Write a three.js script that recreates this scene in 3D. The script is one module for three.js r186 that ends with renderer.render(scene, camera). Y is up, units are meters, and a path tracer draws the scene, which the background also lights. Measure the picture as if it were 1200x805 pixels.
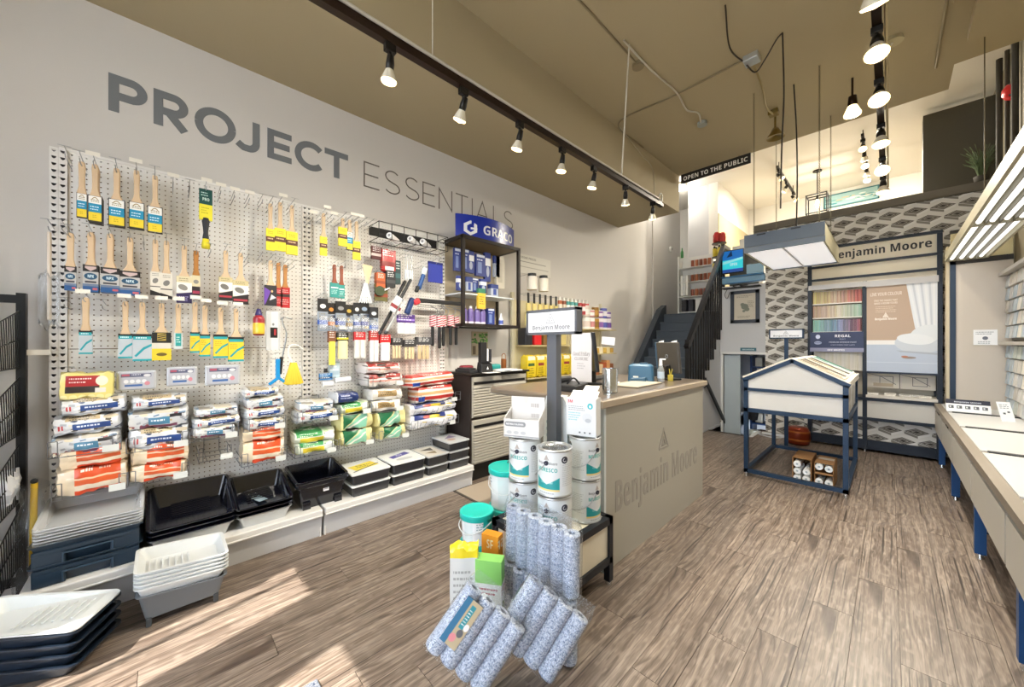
import * as THREE from 'three';
import { mergeGeometries } from 'three/addons/utils/BufferGeometryUtils.js';
import { RoundedBoxGeometry } from 'three/addons/geometries/RoundedBoxGeometry.js';
import { TextGeometry } from 'three/addons/geometries/TextGeometry.js';
import { FontLoader } from 'three/addons/loaders/FontLoader.js';
import { RectAreaLightUniformsLib } from 'three/addons/lights/RectAreaLightUniformsLib.js';

// ---------- camera, sky, sun, exposure ----------
const scene = new THREE.Scene();
const camera = new THREE.PerspectiveCamera(2 * Math.atan(402.5 / 426) * 180 / Math.PI, 1200 / 805, 0.05, 60);
const YAW = 46.12 * Math.PI / 180;
camera.position.set(0, 1.3, 0);
camera.lookAt(-Math.sin(YAW), 1.3, -Math.cos(YAW));
const renderer = new THREE.WebGLRenderer();
renderer.toneMapping = THREE.LinearToneMapping;
renderer.toneMappingExposure = 0.93;
renderer.shadowMap.enabled = true;
RectAreaLightUniformsLib.init();
scene.background = new THREE.Color().setRGB(8.0, 8.9, 10.2);          // bright street sky, seen only through the shop window
const sun = new THREE.DirectionalLight(new THREE.Color().setRGB(1, 0.95, 0.87), 17);
sun.position.set(0.47, 11.2, 8.15); sun.target.position.set(-1.0, 0, 0);
sun.castShadow = true; sun.shadow.mapSize.set(2048, 2048);
Object.assign(sun.shadow.camera, { left: -6, right: 6, top: 8, bottom: -8, near: 0.5, far: 30 });
scene.add(sun, sun.target);

// ---------- helpers ----------
const R = Math.PI / 180, V = (x, y, z) => new THREE.Vector3(x, y, z);
function rng(s) { return () => { s |= 0; s = s + 0x6D2B79F5 | 0; let t = Math.imul(s ^ s >>> 15, 1 | s); t = t + Math.imul(t ^ t >>> 7, 61 | t) ^ t; return ((t ^ t >>> 14) >>> 0) / 4294967296; }; }
const rnd = rng(7);
const mats = {};
function M(c, rough = 0.6, metal = 0, more) {
  const k = c + '|' + rough + '|' + metal + (more ? JSON.stringify(more) : '');
  return mats[k] ??= new THREE.MeshPhysicalMaterial({ color: new THREE.Color(c), roughness: rough, metalness: metal, ...more });
}
const ng = (g) => { const h = g.index ? g.toNonIndexed() : g; for (const k of Object.keys(h.attributes)) if (!['position', 'normal', 'uv'].includes(k)) h.deleteAttribute(k); return h; };
function at(g, x = 0, y = 0, z = 0, rx = 0, ry = 0, rz = 0) { g = ng(g); if (rx || ry || rz) g.applyMatrix4(new THREE.Matrix4().makeRotationFromEuler(new THREE.Euler(rx, ry, rz))); g.translate(x, y, z); return g; }
const box = (w, h, d, x, y, z, rx, ry, rz) => at(new THREE.BoxGeometry(w, h, d), x, y, z, rx, ry, rz);
const span = (x0, x1, y0, y1, z0, z1) => box(Math.abs(x1 - x0), Math.abs(y1 - y0), Math.abs(z1 - z0), (x0 + x1) / 2, (y0 + y1) / 2, (z0 + z1) / 2);
const rbox = (w, h, d, r, x, y, z, rx, ry, rz) => at(new RoundedBoxGeometry(w, h, d, 2, Math.min(r, w / 2.01, h / 2.01, d / 2.01)), x, y, z, rx, ry, rz);
const cyl = (r0, r1, h, x, y, z, seg = 20, rx, ry, rz) => at(new THREE.CylinderGeometry(r0, r1, h, seg), x, y, z, rx, ry, rz);
const sph = (r, x, y, z, s = 14) => at(new THREE.SphereGeometry(r, s, Math.max(6, s >> 1)), x, y, z);
const lathe = (pts, seg = 24, x = 0, y = 0, z = 0) => at(new THREE.LatheGeometry(pts.map((p) => new THREE.Vector2(p[0], p[1])), seg), x, y, z);
function tube(pts, r, n = 0, rad = 6, smooth = true) {
  const v = pts.map((p) => V(...p));
  if (!smooth) { const parts = []; for (let i = 0; i + 1 < v.length; i++) parts.push(rod(v[i], v[i + 1], r, rad)); return merge(parts); }
  return ng(new THREE.TubeGeometry(new THREE.CatmullRomCurve3(v), n || pts.length * 6, r, rad));
}
function rod(a, b, r, rad = 6) {
  const d = b.clone().sub(a), g = new THREE.CylinderGeometry(r, r, d.length(), rad);
  g.applyQuaternion(new THREE.Quaternion().setFromUnitVectors(V(0, 1, 0), d.clone().normalize()));
  const c = a.clone().add(b).multiplyScalar(0.5); g.translate(c.x, c.y, c.z); return ng(g);
}
const rd = (a, b, r, rad) => rod(V(...a), V(...b), r, rad);
function ext(pts, depth, bevel = 0, x = 0, y = 0, z = 0, rx, ry, rz) {
  const s = Array.isArray(pts) ? new THREE.Shape(pts.map((p) => new THREE.Vector2(p[0], p[1]))) : pts;
  return at(new THREE.ExtrudeGeometry(s, { depth, bevelEnabled: bevel > 0, bevelSize: bevel, bevelThickness: bevel, bevelSegments: 1, curveSegments: 10 }), x, y, z, rx, ry, rz);
}
const merge = (a) => mergeGeometries(a.map(ng));
/* uv in metres by the way a face points */
function muv(g, s = 1, ox = 0, oy = 0, swap = false) {
  g = ng(g); const p = g.attributes.position, n = g.attributes.normal, uv = new Float32Array(p.count * 2);
  for (let i = 0; i < p.count; i++) {
    const ax = Math.abs(n.getX(i)), ay = Math.abs(n.getY(i)), az = Math.abs(n.getZ(i)); let u, v;
    if (ay >= ax && ay >= az) { u = p.getX(i); v = p.getZ(i); } else if (ax >= az) { u = p.getZ(i); v = p.getY(i); } else { u = p.getX(i); v = p.getY(i); }
    if (swap) [u, v] = [v, u];
    uv[2 * i] = u * s + ox; uv[2 * i + 1] = v * s + oy;
  }
  g.setAttribute('uv', new THREE.BufferAttribute(uv, 2)); return g;
}
const taken = {};
function numbered(n) { const k = taken[n] = (taken[n] ?? -1) + 1; return k ? n + '_' + String(k).padStart(3, '0') : n; }
function shade(m) { m.castShadow = true; m.receiveShadow = true; return m; }
function obj(name, g, mat, parent = scene) {
  const m = shade(new THREE.Mesh(Array.isArray(g) ? merge(g) : ng(g), mat));
  m.name = parent === scene ? numbered(name) : name; parent.add(m); return m;
}
function tag(o, label, category, group) { o.userData.label = label; o.userData.category = category; if (group) o.userData.group = group; return o; }
function thing(name, label, category, [x, y, z] = [0, 0, 0], turn = 0, group) {
  const o = new THREE.Group(); o.name = numbered(name); scene.add(o); o.position.set(x, y, z); o.rotation.y = turn; return tag(o, label, category, group);
}
function dup(root, [x, y, z], label, group, turn) {
  const r = root.clone(); r.name = numbered(root.name.replace(/_\d{3}$/, '')); scene.add(r); r.position.set(x, y, z); if (turn !== undefined) r.rotation.y = turn;
  r.userData = { ...root.userData, label: label ?? root.userData.label }; if (group) r.userData.group = group; return r;
}
function struct(name, g, mat, parent = scene) { const m = obj(name, g, mat, parent); if (parent === scene) m.userData.kind = 'structure'; return m; }
const NTH = ['first', 'second', 'third', 'fourth', 'fifth', 'sixth', 'seventh', 'eighth', 'ninth', 'tenth', 'eleventh', 'twelfth', 'thirteenth', 'fourteenth', 'fifteenth'];

// ---------- print atlas: lettering and packaging print ----------
const AT = 2048, acv = document.createElement('canvas'); acv.width = acv.height = AT; const ac = acv.getContext('2d');
ac.fillStyle = '#ddd'; ac.fillRect(0, 0, AT, AT);
const rows = []; let top = 0;
function cell(w, h, draw) {
  let q = rows.filter((r) => r.h >= h && r.x + w + 4 <= AT).sort((p, r) => p.h - r.h)[0]; if (q && h < q.h * .5 && top + h + 30 < AT * .8) q = undefined;
  if (!q) { const hh = Math.min(AT - top, Math.ceil(h / 20) * 20); if (hh < h) throw new Error('atlas full'); q = { x: 0, y: top, h: hh }; rows.push(q); top += hh + 4; }
  const x = q.x, y = q.y; q.x += w + 4;
  ac.save(); ac.translate(x, y); ac.beginPath(); ac.rect(0, 0, w, h); ac.clip(); draw(ac, w, h); ac.restore();
  return [(x + 1) / AT, 1 - (y + h - 1) / AT, (x + w - 1) / AT, 1 - (y + 1) / AT];
}
const fill = (c, col, x, y, w, h) => { c.fillStyle = col; c.fillRect(x, y, w, h); };
function text(c, s, x, y, size, col, font = 'bold', maxw, align = 'center', face = 'sans-serif') { c.fillStyle = col; c.font = font + ' ' + size + 'px ' + face; c.textAlign = align; c.textBaseline = 'middle'; const k = maxw ? Math.min(1, maxw / c.measureText(s).width) : 1; c.save(); c.translate(x, y); c.scale(k, 1); c.fillText(s, 0, 0); c.restore(); }
function tri(c, x, y, r, col, lw = 2) { c.strokeStyle = col; c.lineWidth = lw; c.beginPath(); c.moveTo(x, y - r); c.lineTo(x + r * 0.9, y + r * 0.75); c.lineTo(x - r * 0.9, y + r * 0.75); c.closePath(); c.stroke(); c.beginPath(); c.moveTo(x, y - r * .35); c.lineTo(x + r * .35, y + r * .4); c.lineTo(x - r * .35, y + r * .4); c.closePath(); c.stroke(); }
function ell(c, x, y, a, b, col, rot = 0) { c.fillStyle = col; c.beginPath(); c.ellipse(x, y, a, b, rot, 0, 7); c.fill(); }
function poly(c, col, ...p) { c.fillStyle = col; c.beginPath(); c.moveTo(p[0], p[1]); for (let i = 2; i < p.length; i += 2) c.lineTo(p[i], p[i + 1]); c.closePath(); c.fill(); }
function scribble(c, col, x, y, w, n, lh) { c.fillStyle = col; const r = rng(n * 31 + w | 0); for (let i = 0; i < n; i++) { let p = x; while (p < x + w * (0.7 + 0.3 * r())) { const k = 3 + r() * 9; c.fillRect(p, y + i * lh, Math.min(k, x + w - p), Math.max(1, lh * 0.38)); p += k + 3; } } }
const atlas = new THREE.CanvasTexture(acv); atlas.colorSpace = THREE.SRGBColorSpace; atlas.anisotropy = 8;
const PR = new THREE.MeshPhysicalMaterial({ map: atlas, roughness: 0.55 });
const PRG = new THREE.MeshPhysicalMaterial({ map: atlas, roughness: 0.35, clearcoat: 0.6, clearcoatRoughness: 0.25 });
/* uv of a geometry into a cell: by(x,y,z,n) -> [s,t] in 0..1 */
function into(g, c, by) {
  g = ng(g); const p = g.attributes.position, n = g.attributes.normal, o = g.attributes.uv, uv = new Float32Array(p.count * 2);
  for (let i = 0; i < p.count; i++) {
    const [s, t] = by ? by(p.getX(i), p.getY(i), p.getZ(i), n.getX(i), n.getY(i), n.getZ(i)) : [o.getX(i), o.getY(i)];
    uv[2 * i] = c[0] + (c[2] - c[0]) * Math.min(0.995, Math.max(0.005, s)); uv[2 * i + 1] = c[1] + (c[3] - c[1]) * Math.min(0.995, Math.max(0.005, t));
  }
  g.setAttribute('uv', new THREE.BufferAttribute(uv, 2)); return g;
}
/* a printed card or carton facing +z, origin at its middle; the sides take the print's border colour */
function pcard(w, h, d, c, wrap = false) {
  return into(new THREE.BoxGeometry(w, h, d), c, (x, y, z, nx, ny, nz) => Math.abs(nz) > 0.5 ? [(nz < 0 ? -x : x) / w + .5, y / h + .5] : wrap && Math.abs(nx) > .5 ? [z / d * .3 + .5, y / h + .5] : [0.015, y / h + .5]);
}
/* a puffy plastic bag or pack facing +z */
function pillow(w, h, d, seed, c, e = 0.55, n = 0.05) {
  const g = new THREE.BoxGeometry(w, h, d, 10, 6, 5), p = g.attributes.position, r = rng(seed), ph = [r() * 9, r() * 9, r() * 9, r() * 9];
  for (let i = 0; i < p.count; i++) {
    let x = p.getX(i) / w * 2, y = p.getY(i) / h * 2, z = p.getZ(i) / d * 2;
    const sq = (a, b, cc) => Math.sqrt(Math.max(0, 1 - e * 0.5 * b * b - e * 0.5 * cc * cc + e * e * b * b * cc * cc / 3)) * a;
    let X = sq(x, y * .4, z * .8), Y = sq(y, x * .55, z), Z = sq(z, x * .55, y);
    const k = 1 + n * (Math.sin(x * 5 + ph[0] + y * 3) + Math.sin(z * 6 + ph[1] - x * 4) + .7 * Math.sin(x * 13 + ph[2] + z * 7) + .6 * Math.sin(y * 9 + ph[3] + x * 11));
    p.setXYZ(i, X * w / 2 * (1 + n * .3 * Math.sin(y * 7 + ph[1])), Y * h / 2 * k, Z * d / 2 * k);
  }
  g.computeVertexNormals();
  return into(g, c, (x, y, z) => [x / w + .5, y / h * .92 + .5]);
}

// ---------- procedural surface textures ----------
function noise2(seed) {
  const r = rng(seed), N = 256, t = new Float32Array(N * N); for (let i = 0; i < t.length; i++) t[i] = r();
  return (x, y) => { const xi = Math.floor(x), yi = Math.floor(y), fx = x - xi, fy = y - yi, u = fx * fx * (3 - 2 * fx), v = fy * fy * (3 - 2 * fy), g = (a, b) => t[((b & 255) << 8) + (a & 255)];
    return (g(xi, yi) * (1 - u) + g(xi + 1, yi) * u) * (1 - v) + (g(xi, yi + 1) * (1 - u) + g(xi + 1, yi + 1) * u) * v; };
}
function dataTex(w, h, f, srgb = true) {
  const d = new Uint8Array(w * h * 4);
  for (let y = 0; y < h; y++) for (let x = 0; x < w; x++) { const c = f(x / w, y / h, x, y), k = (y * w + x) * 4; d[k] = c[0]; d[k + 1] = c[1]; d[k + 2] = c[2]; d[k + 3] = 255; }
  const t = new THREE.DataTexture(d, w, h); t.wrapS = t.wrapT = THREE.RepeatWrapping; t.magFilter = THREE.LinearFilter; t.minFilter = THREE.LinearMipmapLinearFilter; t.generateMipmaps = true;
  if (srgb) t.colorSpace = THREE.SRGBColorSpace; t.needsUpdate = true; return t;
}
const mix = (a, b, t) => a + (b - a) * t, mix3 = (a, b, t) => [mix(a[0], b[0], t), mix(a[1], b[1], t), mix(a[2], b[2], t)], cl = (x) => Math.min(1, Math.max(0, x));
// ---------- the shell ----------
const n1 = noise2(3), n2 = noise2(11), n3 = noise2(29);
/* weathered oak: u runs along the grain (2.56 m), v across (1.28 m) */
const oakBump = [];
const oakTex = dataTex(2048, 1024, (u, v, x, y) => {
  const warp = n1(u * 10, v * 14) * 2.2, blot = n2(u * 34 + 7, v * 60 + 3), blot2 = n3(u * 70, v * 110 + 30);
  const g1 = n2(u * 16 + warp * .4, v * 420), g2 = n3(u * 6, v * 130 + warp * 2), g3 = n1(u * 90, v * 700), g4 = n2(u * 40 + 9, v * 300 + warp), pat = n3(u * 6 + 3, v * 9), pat2 = n1(u * 22 + 5, v * 40);
  let c = mix3([78, 65, 56], [164, 149, 135], cl((g2 - .5) * .7 + (g1 - .5) * .4 + (g3 - .5) * .4 + (g4 - .5) * .35 + .5));
  c = mix3(c, [112, 95, 82], pat * .4); c = mix3(c, [152, 142, 132], cl(pat2 - .45) * .5);
  c = mix3(c, [92, 78, 68], cl((blot - .55) * 2.2) * .5); c = mix3(c, [172, 158, 144], cl((blot2 - .62) * 2.5) * .45);
  const vein = cl((n3(u * 9 + warp * .5, v * 120 + warp * 5) - .7) * 4) * cl(pat * 2 - .5); c = mix3(c, [56, 44, 37], vein * .85);
  const crack = cl((n2(u * 5 + warp * .3, v * 260 + 77) - .82) * 9); c = mix3(c, [40, 31, 26], crack * .8);
  oakBump[y * 2048 + x] = 128 + (g1 - .5) * 80 + (g3 - .5) * 30 - vein * 50 - crack * 70;
  return c;
});
const oakH = dataTex(2048, 1024, (u, v, x, y) => { const b = cl(oakBump[y * 2048 + x] / 255) * 255; return [b, b, b]; }, false);
const OAK = new THREE.MeshPhysicalMaterial({ map: oakTex, bumpMap: oakH, bumpScale: 0.0009, roughness: 0.42, clearcoat: 0.18, clearcoatRoughness: 0.35 });
/* painted plaster: a faint roller stipple */
const stip = dataTex(256, 256, (u, v, x, y) => { const k = 110 + 60 * n1(x * .45, y * .45) + 40 * n2(x * .9, y * .9); return [k, k, k]; }, false);
function paint(c, rough = 0.75, bs = 0.0006) { return new THREE.MeshPhysicalMaterial({ color: new THREE.Color(c), roughness: rough, bumpMap: stip, bumpScale: bs }); }
const WALL = paint('#d2cec9'), OLIVE = paint('#a5987b'), WHITE = paint('#e3e0da'), MEZZ = paint('#edeae2'), GREYW = paint('#cfd0d2'), DARKG = paint('#4b473c'), CAP = paint('#6a655a', .6);
const W = -3.12;                                                       // face of the long merchandise wall
const PIT = [-1.88, -1.38, -5.9];                                      // basement stair opening

/* floor: a slab with every plank laid on it */
const floor = struct('floor', [span(-3.27, .95, -.2, -.012, -5.9, 1.75), span(PIT[1], .95, -.2, -.012, -6.6, -5.9), span(-3.27, PIT[0], -.2, -.012, -8.1, -5.9)], M('#3a2e27', .9));
{
  const PW = .15, PL = 1.22, vars = {}, r = rng(5);
  const plank = (len, k) => vars[len.toFixed(2) + k] ??= (() => {
    const g = ng(new THREE.BoxGeometry(PW - .0016, .012, len - .0018)); g.translate(0, -.006, 0);
    const p = g.attributes.position, uv = g.attributes.uv, ou = r(), ov = r();
    for (let i = 0; i < p.count; i++) uv.setXY(i, ou + p.getZ(i) / 2.56, ov + (p.getX(i) + p.getY(i)) / 1.28);
    return g;
  })();
  let col = 0;
  for (let x = W + PW / 2; x < .86; x += PW, col++) {
    const end = x < PIT[0] ? -5.9 : x < PIT[1] ? -5.9 : -6.45; let z = 1.7 - [0, .41, .83, .2, .62, 1.03][col % 6] * (1 + .0 * col);
    if (1.7 - z > .1) { const m = obj('plank', plank(1.7 - z, col % 3), OAK, floor); m.position.set(x, 0, (1.7 + z) / 2); }
    while (z > end + .02) { const len = Math.min(PL, z - end); const m = obj('plank', plank(len, (r() * 7) | 0), OAK, floor); m.position.set(x, 0, z - len / 2); z -= len; }
  }
}
struct('wall_left', muv(span(W - .15, W, -.02, 4.3, -8.15, 1.75), 4), WALL);
struct('ceiling', [muv(span(W - .15, .39, 3.745, 3.9, -5.45, 1.75), 4), muv(span(.39, .97, 3.745, 3.9, -5.0, 1.75), 4)], OLIVE);
struct('ceiling_soffit', muv(span(W, -2.14, 3.22, 3.745, -5.45, 1.7), 4), OLIVE);
struct('wall_right', muv(span(.82, .97, -.02, 4.3, -5.2, 1.75), 4), OLIVE);
struct('wall_right_upper', muv(span(.82, .97, -.02, 4.3, -9.2, -5.2), 4), paint('#7d745e'));
/* storefront behind the camera: wall, tall panes between posts, sunlight from the street */
const PANES = [[-2.02, -1.63], [-1.27, -.3], [-.1, .62]];
struct('wall_front', [span(W - .15, PANES[0][0], -.02, 3.9, 1.7, 1.85), span(PANES[2][1], .97, -.02, 3.9, 1.7, 1.85), span(PANES[0][0], PANES[2][1], 3.3, 3.9, 1.7, 1.85), span(PANES[0][0], PANES[2][1], -.02, .18, 1.7, 1.85), span(PANES[0][1], PANES[1][0], .18, 3.3, 1.7, 1.85), span(PANES[1][1], PANES[2][0], .18, 3.3, 1.7, 1.85)], WHITE);
for (const [k, [a, b]] of PANES.entries()) {
  const w = struct('window_' + (k + 1), [span(a, b, .18, .23, 1.74, 1.8), span(a, b, 3.25, 3.3, 1.74, 1.8), span(a, a + .03, .23, 3.25, 1.74, 1.8), span(b - .03, b, .23, 3.25, 1.74, 1.8)], M('#2b2b2c', .5, .3));
  obj('pane', span(a + .03, b - .03, .23, 3.25, 1.765, 1.775), M('#ffffff', .02, 0, { transmission: 1, thickness: 0, ior: 1.5 }), w);
  if (!k) obj('muntin', span(-1.9, -1.87, .23, 3.25, 1.75, 1.79), M('#2b2b2c', .5, .3), w);
}
struct('pavement', span(-9, 7, -.12, -.04, 1.86, 12), paint('#d6d2ca', .9));
/* back: mezzanine and stairwell */
const CE = 4.15;
struct('ceiling_upper', muv(span(W - .15, .97, CE, CE + .1, -9.2, -4.85), 4), MEZZ);
struct('wall_above_ceiling', [span(W - .15, .39, 3.9, CE, -5.45, -5.35), span(.39, .97, 3.9, CE, -5.0, -4.9)], OLIVE);
struct('wall_back_upper', muv(span(-2.1, .97, 2.0, CE, -9.2, -9.05), 4), MEZZ);
struct('wall_left_upper', muv(span(-2.25, -2.1, 1.9, CE, -9.05, -7.05), 4), MEZZ);
struct('wall_pier', muv(span(-2.6, -2.25, 1.84, CE, -7.2, -7.05), 4), GREYW);
struct('wall_stairwell', muv(span(W - .15, -2.2, -.02, CE, -8.15, -8.0), 4), WHITE);
struct('floor_upper', [span(-1.9, .82, 2.05, 2.2, -9.05, -6.57), span(-2.1, -1.9, 2.05, 2.2, -9.05, -7.2)], M('#6d6152', .7));
struct('floor_landing', span(W, -1.9, 1.7, 1.84, -8.0, -6.86), M('#4a525c', .6));
/* patterned back wall: outlined cubes printed on wallpaper, plus the white wall over the basement door */
const wcv = document.createElement('canvas'); wcv.width = 512; wcv.height = 296; {
  const c = wcv.getContext('2d'), w = 512, h = 296; fill(c, '#e9e6df', 0, 0, w, h);
  const dia = (x, y) => { for (const [s, col] of [[1, '#4e4943'], [.82, '#bdb8ae'], [.7, '#57524b'], [.46, '#bfbab0'], [.34, '#3f3a35']]) poly(c, col, x - 118 * s, y, x - 10 * s, y - 52 * s, x + 118 * s, y, x + 10 * s, y + 52 * s); };
  const tile = (x, y) => { dia(x, y); poly(c, '#8a857d', x - 118, y + 6, x + 10, y + 58, x + 10, y + 90, x - 118, y + 40); poly(c, '#f1efea', x + 14, y + 58, x + 122, y + 8, x + 122, y + 34, x + 14, y + 88); };
  for (const dy of [-296, 0, 296]) for (const dx of [-512, -256, 0, 256, 512]) { tile(dx + 128, dy + 74); tile(dx + 256, dy + 222); }
}
const wtex = new THREE.CanvasTexture(wcv); wtex.colorSpace = THREE.SRGBColorSpace; wtex.wrapS = wtex.wrapT = THREE.RepeatWrapping; wtex.repeat.set(1 / .42, 1 / .235); wtex.anisotropy = 8;
const PAPER = new THREE.MeshPhysicalMaterial({ map: wtex, roughness: .7 });
struct('wall_back', muv(span(-1.28, .82, -.02, 2.97, -6.57, -6.45), 1), PAPER);
struct('wall_back_white', muv([span(-1.9, -1.28, 1.135, 2.2, -6.57, -6.45), span(-1.9, -1.85, -1.8, 1.135, -6.57, -6.45)].reduce((a, b) => merge([a, b])), 4), GREYW);
struct('trim_1', [span(-1.87, -1.845, -.5, 1.16, -6.45, -6.43), span(-1.87, -1.28, 1.135, 1.165, -6.45, -6.43)], M('#e6e6e4', .5));
struct('trim_2', [span(-1.42, .82, 2.97, 3.06, -6.63, -6.39), span(-1.42, -1.26, 2.86, 2.97, -6.6, -6.42)], CAP);
struct('wall_stairside', muv(span(-1.94, -1.88, -1.8, .02, -8.0, -5.9), 4), GREYW);
struct('wall_basement', [span(-2, -.3, -1.9, -1.8, -8.2, -5.9), span(-2.2, -.3, -1.8, 2.05, -8.2, -8.05), span(PIT[1], PIT[1] + .06, -1.8, -.01, -6.45, -5.9), span(-1.9, PIT[1], -1.8, -.2, -5.96, -5.9), span(-.42, -.36, -1.8, 2.05, -8.1, -6.57)], GREYW);
struct('trim_3', span(PIT[0], PIT[1], -.012, .004, -5.93, -5.89), M('#2b2622', .5));
struct('door_1', [span(-1.84, -1.62, -.6, 1.12, -6.53, -6.5)], M('#b4bfc4', .5));
/* dark built-in box over the ledge */
struct('wall_upper_box', muv(span(.28, .86, 3.06, 4.08, -6.9, -6.7), 4), DARKG);
/* skirting along the shop walls */
struct('baseboard_left', span(W, W + .012, 0, .1, -5.9, -5.5), M('#d8d5d0', .5));
tag(obj('wall_conduit', rd([W + .012, 1.0, -6.68], [W + .012, CE, -6.68], .012, 10), M('#dcd9d2', .5)), 'white vertical conduit on the long wall beyond the soffit', 'conduit');
{ const t = thing('wall_sensor', 'small round white sensor high on the long wall above the stairs', 'sensor', [W, 3.23, -7.5], Math.PI / 2); obj('plate', at(new THREE.CylinderGeometry(.05, .055, .03, 24), 0, 0, .015, Math.PI / 2), M('#dedbd5', .5), t); obj('dial', at(new THREE.CylinderGeometry(.02, .02, .012, 16), 0, 0, .035, Math.PI / 2), M('#8f8c86', .5), t); }
// ---------- lamps ----------
const WARM = new THREE.Color().setRGB(1, .92, .77);
const BLACKM = M('#1b1815', .45, .4), BRONZE = M('#2a1c14', .4, .5), STEEL = M('#b9bcbf', .3, .9);
const GLOW = (c, k) => new THREE.MeshStandardMaterial({ color: '#ffffff', emissive: new THREE.Color(c), emissiveIntensity: k, roughness: .4 });
const BULB = GLOW('#ffe2a0', 5);
const LK = .2;                                                           // lamp output
/* a reflector lamp on a rail: hangs from (0,0,0), throws light along its own -y turned by tilt */
function trackLamp(label, [x, y, z], turn, tilt, r, cd, group, cone = 50) {
  const t = thing('track_lamp', label, 'track lamp', [x, y, z], turn, group);
  obj('bracket', [rbox(.05, .035, .03, .004, 0, -.017, 0), cyl(.008, .008, .05, 0, -.055, 0, 10)], BLACKM, t);
  const h = new THREE.Group(); h.name = 'lamp_head'; h.position.set(0, -.085, 0); h.rotation.x = tilt; t.add(h);
  obj('socket', lathe([[0, .035], [r * .42, .035], [r * .55, .0], [r * .5, -.03], [0, -.03]], 18), BLACKM, h);
  obj('bulb', lathe([[r * .5, -.024], [r * .6, -.032], [r * .96, -.034 - r * .85], [r, -.04 - r * .9]], 22), M('#e9e2cf', .25, .3), h);
  obj('bulb_face', lathe([[r, -.04 - r * .9], [r * .9, -.046 - r * .95], [0, -.052 - r]], 22), BULB, h);
  const s = new THREE.SpotLight(WARM, cd * LK, 0, cone * R, 1, 2); s.position.set(0, -.062 - r, 0); s.target.position.set(0, -1.2, 0); s.castShadow = true; s.shadow.radius = 2; h.add(s, s.target);
  return t;
}
/* rail along the merchandise wall */
{
  const t = thing('track_rail', 'long dark lighting rail hanging over the merchandise wall', 'lighting rail', [-1.547, 2.65, 0]);
  obj('rail', [span(-.018, .018, -.018, .012, -3.52, .9), span(-.012, .012, .012, .03, -3.5, .9)], BRONZE, t);
  obj('conduit', [rd([.016, .034, -3.45], [.016, .034, .9], .008, 8)], M('#c9c5bb', .4, .3), t);
  obj('end_loop', tube([[0, .03, -3.42], [.01, .1, -3.47], [0, .09, -3.53], [0, .01, -3.52]], .006), M('#c9c5bb', .4, .3), t);
  for (const z of [-.95, -2.75]) obj('suspension_wire', rd([0, .02, z], [z < -2 ? .07 : 0, 1.095, z], z < -2 ? .006 : .0025, 6), M('#cfcabd', .5, .2), t);
  obj('power_cord', tube([[-.02, .03, -3.4], [-.2, .5, -3.75], [-.55, .95, -4.2], [-.56, 1.09, -3.7]], .004, 30), M('#a89f87', .6), t);
}
for (const [i, z] of [-.732, -1.135, -1.552, -1.963, -2.344, -2.816, -3.325].entries())
  trackLamp(`small reflector lamp glowing on the long wall rail, ${i < 6 ? NTH[i] + ' from the near end' : 'last one at the far end'}`, [-1.547, 2.632, z], i > 4 ? .55 : Math.PI / 2, i === 1 ? .5 : i > 4 ? .5 : .16 + .1 * (i % 3), .034, 24, 'lamps on the wall rail', 78);
/* rail over the aisle */
{
  const t = thing('track_rail', 'dark lighting rail running overhead into the mezzanine', 'lighting rail', [-.05, 3.06, 0]);
  obj('rail', span(-.02, .02, -.02, .02, -5.95, .5), BRONZE, t);
  obj('conduit', rd([.035, .01, -5.9], [.035, .01, .5], .007, 8), M('#b9ab86', .4, .3), t);
  for (const z of [-1.6, -3.95]) obj('suspension_rod', rd([0, .02, z], [0, .685, z], .006), M('#8d815f', .5, .3), t);
}
for (const [i, [z, a]] of [[-2.35, .5], [-2.83, .35], [-3.4, -.55], [-4.1, .2], [-4.85, -.8], [-5.4, .1]].entries())
  trackLamp(`large white reflector lamp on the overhead aisle rail, ${NTH[i]} from the near end`, [-.05, 3.04, z], i % 2 ? Math.PI : 0, a, .052, 30, 'lamps on the aisle rail', 60);
/* lone flood lamp by the ceiling edge */
{
  const t = thing('flood_lamp', 'lone glowing flood lamp hanging under the olive ceiling edge', 'lamp', [-.24, 3.745, -4.58]);
  obj('stem', cyl(.009, .009, .2, 0, -.1, 0, 10), BRONZE, t); obj('socket', lathe([[0, -.16], [.03, -.17], [.036, -.26], [0, -.26]], 16), BRONZE, t);
  obj('bulb', lathe([[0, -.25], [.03, -.25], [.062, -.33], [.06, -.345], [0, -.355]], 20), BULB, t);
  const s = new THREE.SpotLight(WARM, 22 * LK, 0, 70 * R, .8, 2); s.position.set(0, -.37, 0); s.target.position.set(0, -2, 0); s.castShadow = true; t.add(s, s.target);
}
/* mezzanine rails */
for (const [k, [x, z0, z1, n]] of [[-1.21, -6.83, -8.35, 3], [-.25, -6.59, -8.23, 5]].entries()) {
  const t = thing('track_rail', ['short black lighting rail on the mezzanine ceiling beside the stairwell', 'short black lighting rail on the mezzanine ceiling past the aisle rail'][k], 'lighting rail', [x, 4.03, 0]);
  obj('rail', span(-.015, .015, -.015, .015, z1, z0), BLACKM, t); for (const z of [z0 - .15, z1 + .15]) obj('stem', rd([0, .015, z], [0, .12, z], .006), BLACKM, t);
  for (let i = 0; i < n; i++) trackLamp(`small black lamp on the mezzanine rail ${k ? 'past the aisle rail' : 'beside the stairwell'}, ${NTH[i]} along it`, [x, 4.015, z0 - .12 - i * (z0 - z1 - .3) / (n - 1)], k ? 0 : Math.PI / 2, i % 2 ? .6 : -.6, .042, 60, 'mezzanine lamps', 80);
}
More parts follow.
